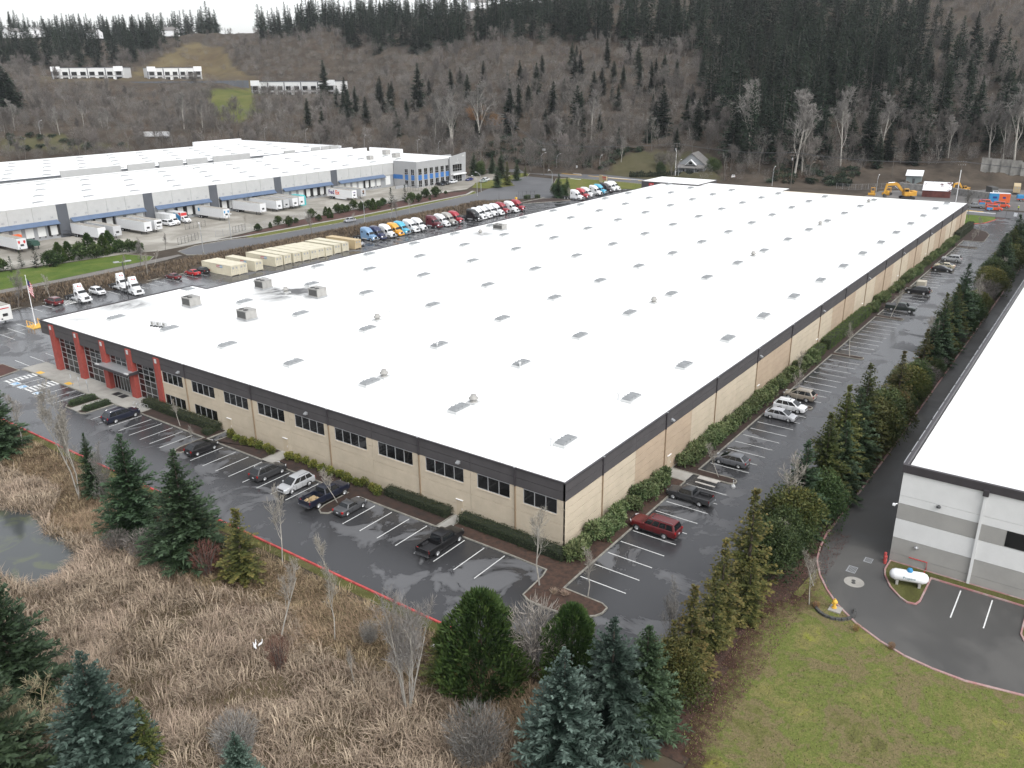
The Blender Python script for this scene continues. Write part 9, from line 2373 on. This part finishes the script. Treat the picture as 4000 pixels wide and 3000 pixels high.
for k in range(7):
 hh = 30.0
 cr = conifer(hh, (6.6, 5.6, 7.2, 5.4, 7.4, 6.2, 5.8)[k], M['fir'], (.08, .24, .05, .30, .03, .16, .08)[k], .95, (9, 9, 9, 8, 10, 9, 9)[k], .50, (.35, .25, .45, .2, .4, .3, .5)[k], .3, .75, (.7, .6, .7, .5, .65, .6, .8)[k], .8, 'crown', .38, 1.9, .5)
 FIR.append(Plant('fir_tree', 'tree', [('crown', cr), ('trunk', trunk_mesh(hh, .34, M['farbark'], n=5))], hh))
FIRD = [Plant('fir_tree', 'tree', [('crown', conifer(22, r_, M['fir'], .02, .75, 13, 1.0, .35, .25, .6, p_, .7, 'crown', .28, 1.5, .42)), ('trunk', trunk_mesh(22, .26, M['farbark'], n=5))], 22) for r_, p_ in ((4.6, .7), (5.2, .8), (4.2, .6))]
BAR = []
for k in range(6):
 mb_, c_ = bare_tree(16, (1.05, 1.0, .7, .9, 1.1, .75)[k], 40 + k, .24, (.68, .7, .88, .76, .66, .85)[k], (1, 2, 1, 3, 1, 2)[k], 3 if k % 2 else 4, .3, (12, 12, 7, 12, 6, 12)[k], (.9, 1, .7, .8, .75, 1)[k], 0, .045)
 BAR.append(Plant('bare_tree', 'tree', [('trunk', mesh_from('trunk', mb_, M['palebark'] if k == 0 else M['bark'])), ('crown', c_.mesh('crown', M['twig'] if k % 2 == 0 else M['browntwig']))], 16))
def reg(x, y):
 a = math.atan2(y - CY, x - CX); d = math.hypot(x - CX, y - CY)
 return a, d
def fir_label(x, y, h, single):
 a, d = reg(x, y)
 if h < 10: return 'young conifer dotted on the bare knoll behind the white offices', 'young conifers on the knoll'
 if single: 
  if a > .95: return 'broad dark conifer of the clump at the left edge of the valley', 'left edge conifers'
  return ('conifer standing out among bare trees on the %s slope' % ('left middle' if a > .72 else 'middle' if a > .5 else 'right')), 'single conifers on the slope'
 if a > .95 and d > 800: return 'fir in the dark band on the left ridge behind the white offices', 'firs on the left ridge'
 if a > .64: return 'fir on the skyline between the knoll and the big forest', 'firs on the middle skyline'
 if a > .36: return 'fir in the dense stand high above the middle of the roof', 'firs in the middle stand'
 return 'tall fir in the dense stand rising on the right hillside', 'firs in the right stand'
for i, (x, y, h) in enumerate([(433,511,28),(417,394,30),(448,389,16),(380,421,20),(372,425,18),(358,389,18),(413,430,18),(394,401,20),(406,339,19),(346,260,26),(429,322,13),(408,282,8),(356,220,28),(423,236,10),(453,245,14),(444,228,18),(454,222,20),(474,217,15),(370,174,27),(386,167,18),(497,283,20),(509,272,17),(515,320,12),(345,187,11),(349,224,13),(598,63,27),(433,46,31),(364,64,26),(426,61,27),(486,92,34),(444,109,39),(433,30,26),(219,589,30),(227,612,25),(229,604,23),(413,110,38),(397,30,32),(435,12,33),(417,16,32),(391,95,32),(399,48,30),(479,52,34),(424,46,30),(408,86,31),(382,44,28),(474,71,32),(405,105,30),(447,94,32),(452,103,32),(469,102,32),(458,79,30),(414,64,28),(357,83,25),(534,35,30),(452,38,26),(431,78,27),(390,69,25),(436,102,27),(501,100,29),(576,47,30),(564,96,31),(511,72,28),(517,29,27),(426,96,25),(574,67,28),(535,100,27),(364,72,21),(362,101,21),(417,16,21),(520,55,25),(412,29,21),(455,15,21),(398,17,19),(472,19,21),(370,153,21),(499,47,22),(354,265,23),(495,83,22),(339,88,18),(374,99,20),(478,88,22),(385,50,18),(387,70,19),(535,78,22),(434,271,24),(331,109,38),(380,252,22),(370,56,17),(408,6,17),(557,72,22),(453,62,19),(398,46,17),(382,36,16),(342,98,36),(540,60,20),(491,27,18),(365,126,37),(518,90,20),(550,45,20),(391,159,18),(382,91,17),(412,243,20),(367,44,15),(422,293,21),(397,32,16),(493,66,18),(425,32,16),(378,105,16),(351,119,35),(417,132,38),(356,57,15),(444,220,20),(446,136,39),(375,274,19),(484,251,21),(381,110,34),(405,150,37),(378,231,18),(375,305,19),(483,128,39),(309,378,19),(532,109,40),(338,120,32),(345,303,18),(464,285,20),(472,198,18),(431,313,20),(509,125,38),(328,413,19),(380,143,33),(370,418,20),(358,105,31),(448,170,37),(472,225,18),(527,125,38),(472,151,36),(495,145,37),(426,145,34),(389,128,31),(432,249,17),(402,118,31),(354,240,15),(359,176,14),(509,139,35),(493,310,19),(486,158,35),(461,315,18),(501,176,36),(395,410,18),(340,220,14),(361,86,12),(326,269,15),(570,115,37),(404,385,18),(538,164,36),(562,137,37),(349,77,12),(341,345,16),(548,149,36),(400,132,29),(406,222,15),(422,119,29),(431,129,30),(407,173,14),(556,162,39),(397,282,15),(349,155,12),(544,212,38),(446,356,17),(457,149,31),(460,122,30),(438,14,12),(497,193,33),(364,210,13),(445,118,28),(590,111,34),(526,138,32),(500,111,30),(422,476,18),(538,228,35),(552,197,39),(550,250,36),(426,161,28),(568,164,37),(389,188,13),(414,266,14),(523,152,31),(593,126,36),(519,185,31),(339,386,14),(466,170,29),(504,163,30),(584,150,32),(398,459,16),(463,258,14),(487,114,27),(451,382,15),(522,213,30),(372,447,15),(481,180,28),(380,372,14),(538,197,30),(554,176,30),(560,289,33),(614,108,30),(585,508,39),(558,301,36),(586,536,40),(569,246,31),(548,126,27),(555,110,27),(613,124,34),(562,229,30),(568,183,29),(430,185,12),(521,169,27),(580,178,29),(578,195,35),(572,266,38),(409,200,11),(513,203,27),(581,132,27),(562,406,36),(572,480,36),(597,164,29),(606,150,33),(565,385,34),(574,525,37),(579,220,30),(537,177,27),(378,339,12),(423,426,14),(440,455,14),(567,365,31),(569,350,33),(565,215,27),(633,108,28),(558,341,29),(582,238,27),(628,135,37),(552,271,27),(601,179,34),(620,563,35),(572,333,34),(578,297,36),(600,506,40),(587,262,29),(634,123,35),(620,551,35),(590,227,33),(386,885,36),(386,855,35),(591,613,35),(578,419,32),(368,921,36),(414,847,36),(576,311,34),(445,408,12),(595,207,35),(624,150,30),(553,315,27),(393,844,34),(585,287,33),(571,442,30),(395,915,36),(348,872,34),(397,880,35),(616,621,35),(568,535,32),(588,564,33),(584,384,40),(574,584,33),(564,322,27),(602,193,30),(622,611,35),(599,550,33),(424,834,34),(370,942,35),(567,455,30),(589,493,31),(608,557,33),(597,649,34),(583,456,33),(564,525,31),(591,632,34),(597,242,38),(593,525,31),(357,924,33),(436,893,35),(407,874,34),(458,861,35),(610,521,31),(417,951,35),(398,939,34),(564,427,28)]):
 lab, grp = fir_label(x, y, h, i < 35)
 if i < 35 or h < 25: FIRD[i % 3].put(x, y, h, lab, grp, sx=rnd.uniform(.9, 1.2) * (1.7 if 'broad' in lab else 1.15 if h < 20 else 1.0))
 else: FIR[(i * 5 + 3) % 7].put(x, y, h, lab, grp, sx=rnd.uniform(.85, 1.15))
for i, (x, y, h) in enumerate([(340,112,34),(323,84,43),(327,82,35),(348,206,25),(348,214,19),(337,310,26),(338,305,23),(325,287,32),(329,269,31),(321,282,29),(196,536,17),(190,537,13),(232,520,15),(212,513,15),(240,512,10),(240,505,12),(274,473,21),(286,470,16),(293,464,11),(335,219,16),(371,158,9),(382,32,17),(384,5,32),(389,16,22),(387,10,21),(325,174,12),(351,72,31),(377,61,25),(327,79,20),(324,101,19),(363,59,19),(386,29,20),(329,206,20),(312,200,19),(347,168,19),(357,187,20),(335,181,19),(408,17,20),(342,220,20),(294,240,19),(306,110,16),(373,140,19),(324,227,19),(295,199,17),(341,109,17),(367,79,18),(306,239,18),(298,132,16),(373,156,19),(392,43,18),(344,206,18),(323,183,17),(296,210,17),(356,80,17),(298,326,20),(429,114,20),(406,40,18),(321,91,15),(358,102,17),(432,0,19),(349,157,17),(300,356,20),(340,98,16),(385,140,18),(459,24,20),(313,347,20),(291,259,17),(363,251,19),(284,268,17),(422,23,18),(340,254,18),(426,96,19),(321,314,19),(450,68,19),(336,310,19),(447,16,18),(316,234,17),(467,111,20),(399,248,19),(283,352,18),(289,278,17),(386,150,17),(329,297,18),(348,230,17),(368,42,15),(392,-5,16),(474,38,19),(459,181,19),(399,152,17),(318,395,20),(446,202,19),(432,86,17),(522,29,20),(347,276,17),(396,88,16),(253,427,19),(351,129,15),(252,455,19),(487,207,20),(458,203,19),(294,316,16),(313,211,20),(286,397,18),(316,332,17),(304,411,19),(223,456,18),(274,477,20),(358,141,15),(381,45,19),(356,303,17),(313,435,19),(488,107,18),(322,422,19),(304,456,20),(478,110,18),(304,249,20),(558,58,20),(371,94,14),(450,82,16),(548,52,19),(438,11,16),(402,304,18),(358,379,18),(450,30,16),(470,47,17),(419,196,17),(520,52,18),(311,183,14),(423,261,18),(484,80,17),(348,62,13),(330,398,18),(375,66,14),(356,291,16),(355,175,19),(376,35,14),(191,533,19),(287,328,16),(217,547,20),(275,364,16),(410,2,14),(493,62,17),(485,222,18),(495,11,17),(362,465,20),(232,439,17),(342,84,17),(211,470,17),(532,216,19),(288,373,16),(349,146,14),(403,57,14),(456,10,16),(417,88,20),(412,248,16),(199,460,17),(578,82,19),(230,553,20),(276,401,16),(169,490,17),(273,490,18),(424,184,16),(432,419,20),(242,430,16),(382,324,17),(423,79,15),(267,410,16),(333,70,12),(420,34,19),(524,244,19),(427,276,17),(591,53,19),(301,308,14),(222,492,17),(378,175,14),(437,73,15),(527,38,17),(366,207,14),(411,288,16),(382,160,18),(344,71,16),(322,370,16),(554,244,19),(456,52,15),(491,187,17),(488,245,17),(439,57,14),(306,316,19),(334,234,18),(464,373,18),(486,260,17),(386,9,12),(328,255,18),(234,461,16),(553,19,17),(234,477,16),(315,270,13),(396,312,16),(393,190,14),(369,230,14),(406,224,20),(381,55,12),(201,473,16),(511,59,16),(407,83,18),(428,315,16),(295,365,19),(580,26,17),(300,282,17),(379,241,19),(457,116,14),(438,315,16),(241,531,17),(358,215,18),(385,90,12),(167,513,16),(346,242,18),(382,261,14),(312,375,15),(402,214,14),(463,267,16),(485,50,19),(420,56,13),(469,193,15),(412,63,13),(389,80,12),(299,375,14),(402,28,12),(346,318,19),(276,454,15),(268,427,20),(432,218,19),(454,96,14),(464,63,14),(310,223,16),(391,178,17),(393,165,17),(497,52,19),(380,202,17),(389,110,16),(265,511,16),(478,14,18),(295,424,15),(255,471,15),(473,23,13),(502,223,16),(375,310,18),(433,200,18),(422,6,16),(451,212,19),(487,37,18),(569,43,16),(511,31,19),(322,114,14),(488,234,15),(480,98,18),(306,393,14),(393,285,18),(375,285,13),(306,292,16),(360,282,17),(436,256,14),(302,432,19),(243,513,15),(703,97,19),(348,344,18),(370,330,14),(248,667,19)]):
 a, d = reg(x, y)
 side = 'left valley' if a > .92 else 'left middle' if a > .74 else 'middle' if a > .5 else 'right'
 if i < 28: lab, grp = 'tall pale trunked bare tree standing out on the %s slope' % side, 'pale bare trees on the %s slope' % side
 else: lab, grp = 'leafless grey brown tree in the thicket on the %s slope' % side, 'bare trees on the %s slope' % side
 BAR[0 if i < 28 else 1 + (i * 3 + 1) % 5].put(x, y, min(h, 33) if i < 28 else h * .85, lab, grp, sx=rnd.uniform(.85, 1.2))

def scatter(name, pts, scales, meshes, label, cat):
 """one object of stuff: points that instance a few plant meshes"""
 me = bpy.data.meshes.new(name)
 me.from_pydata([tuple(p) for p in pts], [], [])
 at = me.attributes.new('size', 'FLOAT', 'POINT'); at.data.foreach_set('value', np.asarray(scales, np.float32))
 o = link(name, me); o['kind'] = 'stuff'; o['label'] = label; o['category'] = cat
 ng = bpy.data.node_groups.new(name, 'GeometryNodeTree')
 ng.interface.new_socket('Geometry', in_out='INPUT', socket_type='NodeSocketGeometry')
 ng.interface.new_socket('Geometry', in_out='OUTPUT', socket_type='NodeSocketGeometry')
 n = ng.nodes
 gi, go = n.new('NodeGroupInput'), n.new('NodeGroupOutput')
 iop = n.new('GeometryNodeInstanceOnPoints'); jn = n.new('GeometryNodeGeometryToInstance')
 for parts in meshes:
  src = []
  for m_ in parts:
   so = bpy.data.objects.new(name + '_source', m_)
   oi = n.new('GeometryNodeObjectInfo'); oi.inputs['Object'].default_value = so; src.append(oi)
  if len(src) == 1: ng.links.new(src[0].outputs['Geometry'], jn.inputs[0])
  else:
   j2 = n.new('GeometryNodeJoinGeometry')
   for s in src: ng.links.new(s.outputs['Geometry'], j2.inputs[0])
   ng.links.new(j2.outputs[0], jn.inputs[0])
 rv = n.new('FunctionNodeRandomValue'); rv.data_type = 'FLOAT_VECTOR'
 rv.inputs['Min'].default_value = (-.06, -.06, 0); rv.inputs['Max'].default_value = (.06, .06, 6.283)
 ri = n.new('FunctionNodeRandomValue'); ri.data_type = 'INT'; ri.inputs[4].default_value = 0; ri.inputs[5].default_value = len(meshes) - 1; ri.inputs['Seed'].default_value = 5
 na = n.new('GeometryNodeInputNamedAttribute'); na.data_type = 'FLOAT'; na.inputs['Name'].default_value = 'size'
 ng.links.new(gi.outputs[0], iop.inputs['Points']); ng.links.new(jn.outputs[0], iop.inputs['Instance'])
 iop.inputs['Pick Instance'].default_value = True
 ng.links.new(ri.outputs[2], iop.inputs['Instance Index'])
 ng.links.new(rv.outputs[0], iop.inputs['Rotation'])
 ng.links.new(na.outputs[0], iop.inputs['Scale'])
 ng.links.new(iop.outputs[0], go.inputs[0])
 md = o.modifiers.new('scatter', 'NODES'); md.node_group = ng
 return o
BANDS = [(.12, 485, 641, 5), (.16, 490, 641, 6), (.2, 474, 853, 27), (.24, 505, 856, 46), (.28, 497, 859, 60), (.32, 449, 853, 60), (.36, 425, 862, 68), (.4, 507, 867, 56), (.44, 678, 879, 40), (.48, 692, 895, 44), (.52, 720, 964, 50), (.56, 741, 993, 52), (.6, 770, 995, 52), (.64, 784, 996, 52), (.68, 810, 996, 44), (.72, 854, 1345, 70), (.76, 879, 1345, 90), (.8, 938, 1345, 84), (.84, 992, 1342, 70), (.88, 1061, 1346, 50), (.96, 1128, 1635, 60), (1.0, 1084, 1646, 130), (1.04, 1045, 1644, 135), (1.08, 1026, 1642, 140), (1.12, 1012, 1640, 135), (1.16, 1002, 1647, 70)]
c2 = []
for a_, d0, d1, n_ in BANDS:
 n_ = int(n_ * .72); aa = a_ + nr.uniform(-.02, .02, n_); dd = d0 + (d1 - d0) * nr.uniform(.02, 1, n_) ** 1.15
 c2 += list(zip(CX + dd * np.cos(aa), CY + dd * np.sin(aa), nr.uniform(16, 38, n_)))
c2 = [p for p in c2 if not any(abs(math.atan2(p[1] - CY, p[0] - CX) - math.atan2(q[1] - CY, q[0] - CX)) < .011 and -260 < math.hypot(p[0] - CX, p[1] - CY) - math.hypot(q[0] - CX, q[1] - CY) < 12 for q in RIDGE)]
c2 = np.array(c2)
scatter('distant_conifers', np.stack([c2[:, 0], c2[:, 1], ground_z(c2[:, 0], c2[:, 1])], 1), c2[:, 2] / 30.0, [[p.parts[0][1], p.parts[1][1]] for p in FIR], 'mass of dark firs covering the upper hillside', 'forest')
aa = nr.uniform(-.02, 1.25, 3400); dd = np.sqrt(nr.uniform(430 ** 2, 1120 ** 2, 3400))
bx_, by_ = CX + dd * np.cos(aa), CY + dd * np.sin(aa)
lim = np.interp(aa, [b[0] for b in BANDS], [b[1] for b in BANDS])
lim = np.where(aa < .2, 1100, lim)
ok = (hill(bx_, by_) > 1) & (dd < lim + 25) & (nr.uniform(0, 1, 3400) < np.clip(560 / dd, .3, 1))
for P_w in (LAWN_W, PLAT_W, KNOB_W, HOUSE_W, YARD_W, GREEN_W): ok &= ~inpoly(P_w, bx_, by_)
ok &= ~((bx_ > 330) & (bx_ < 395) & (by_ > 640) & (by_ < 800)) & ~((bx_ > 395) & (by_ > 480) & (by_ < 730) & (dd > 700) & (dd < 880))
b2 = np.stack([bx_[ok], by_[ok], nr.uniform(8, 15, int(ok.sum()))], 1)
scatter('distant_bare_trees', np.stack([b2[:, 0], b2[:, 1], ground_z(b2[:, 0], b2[:, 1])], 1), b2[:, 2] / 16.0, [[p.parts[0][1], p.parts[1][1]] for p in BAR[1:]], 'mass of leafless trees on the hillside', 'forest')
a = nr.uniform(-.05, 1.28, 24000); d = np.sqrt(nr.uniform(398 ** 2, 1120 ** 2, 24000))
x, y = CX + d * np.cos(a), CY + d * np.sin(a)
hz = hill(x, y)
keep = (hz > .3) & ~inpoly(LAWN_W, x, y) & ~inpoly(PLAT_W, x, y) & ~inpoly(HOUSE_W, x, y) & ~inpoly(YARD_W, x, y) & ~inpoly(GREEN_W, x, y) & (~inpoly(KNOB_W, x, y) | (nr.uniform(0, 1, 24000) < .3)) & (nr.uniform(0, 1, 24000) < np.clip(430 / d * 1.2, .3, 1)) & ~((x < 385) & (y > 560) & (y < 800) & (x > 340) & (hz > 38))
x, y = x[keep], y[keep]
UB = [bushp('u', M['browntwig'], 3.2, 4.6, 420), bushp('u', M['twig'], 3.4, 5.4, 420), bushp('u', M['brush'], 3.0, 3.4, 380)]
UG = lumpy(2.6, 3.0, M['fir'], 260, lobes=9, leaf=.9, wid=.5)
scatter('hillside_thicket', np.stack([x, y, ground_z(x, y) - .3], 1), nr.uniform(.7, 1.6, len(x)), [[p.parts[0][1]] for p in UB] , 'grey brown leafless thicket over the hillside', 'thicket')
x, y = nr.uniform(90, 330, 2600), nr.uniform(380, 640, 2600)
keep = inpoly(GREEN_W, x, y)
x, y = x[keep], y[keep]
x2, y2 = nr.uniform(310, 345, 700), nr.uniform(60, 260, 700)
k2 = (hill(x2, y2) > .05) & ~inpoly(HOUSE_W, x2, y2) & ~((y2 > 95) & (y2 < 170))
x, y = np.concatenate([x, x2[k2]]), np.concatenate([y, y2[k2]])
scatter('brambles', np.stack([x, y, ground_z(x, y)], 1), nr.uniform(.5, 1.1, len(x)), [[UG], [UB[2].parts[0][1]]], 'low brambles along the valley edge and street', 'brambles')
mb = MB(); mb.box(-5400, 5400, -5400, 5400, -4, 215)
hm = bpy.data.materials.new('haze')
hm.use_nodes = True
hm.node_tree.nodes.clear()
_o = hm.node_tree.nodes.new('ShaderNodeOutputMaterial')
_v = hm.node_tree.nodes.new('ShaderNodeVolumePrincipled')
_v.inputs['Color'].default_value = (.86, .90, .95, 1)
_v.inputs['Density'].default_value = .00006
_v.inputs['Anisotropy'].default_value = .2
hm.node_tree.links.new(_v.outputs[0], _o.inputs['Volume'])
o = obj('haze', mb, hm); o['kind'] = 'stuff'; o['label'] = 'thin pale haze over the valley'; o['category'] = 'haze'
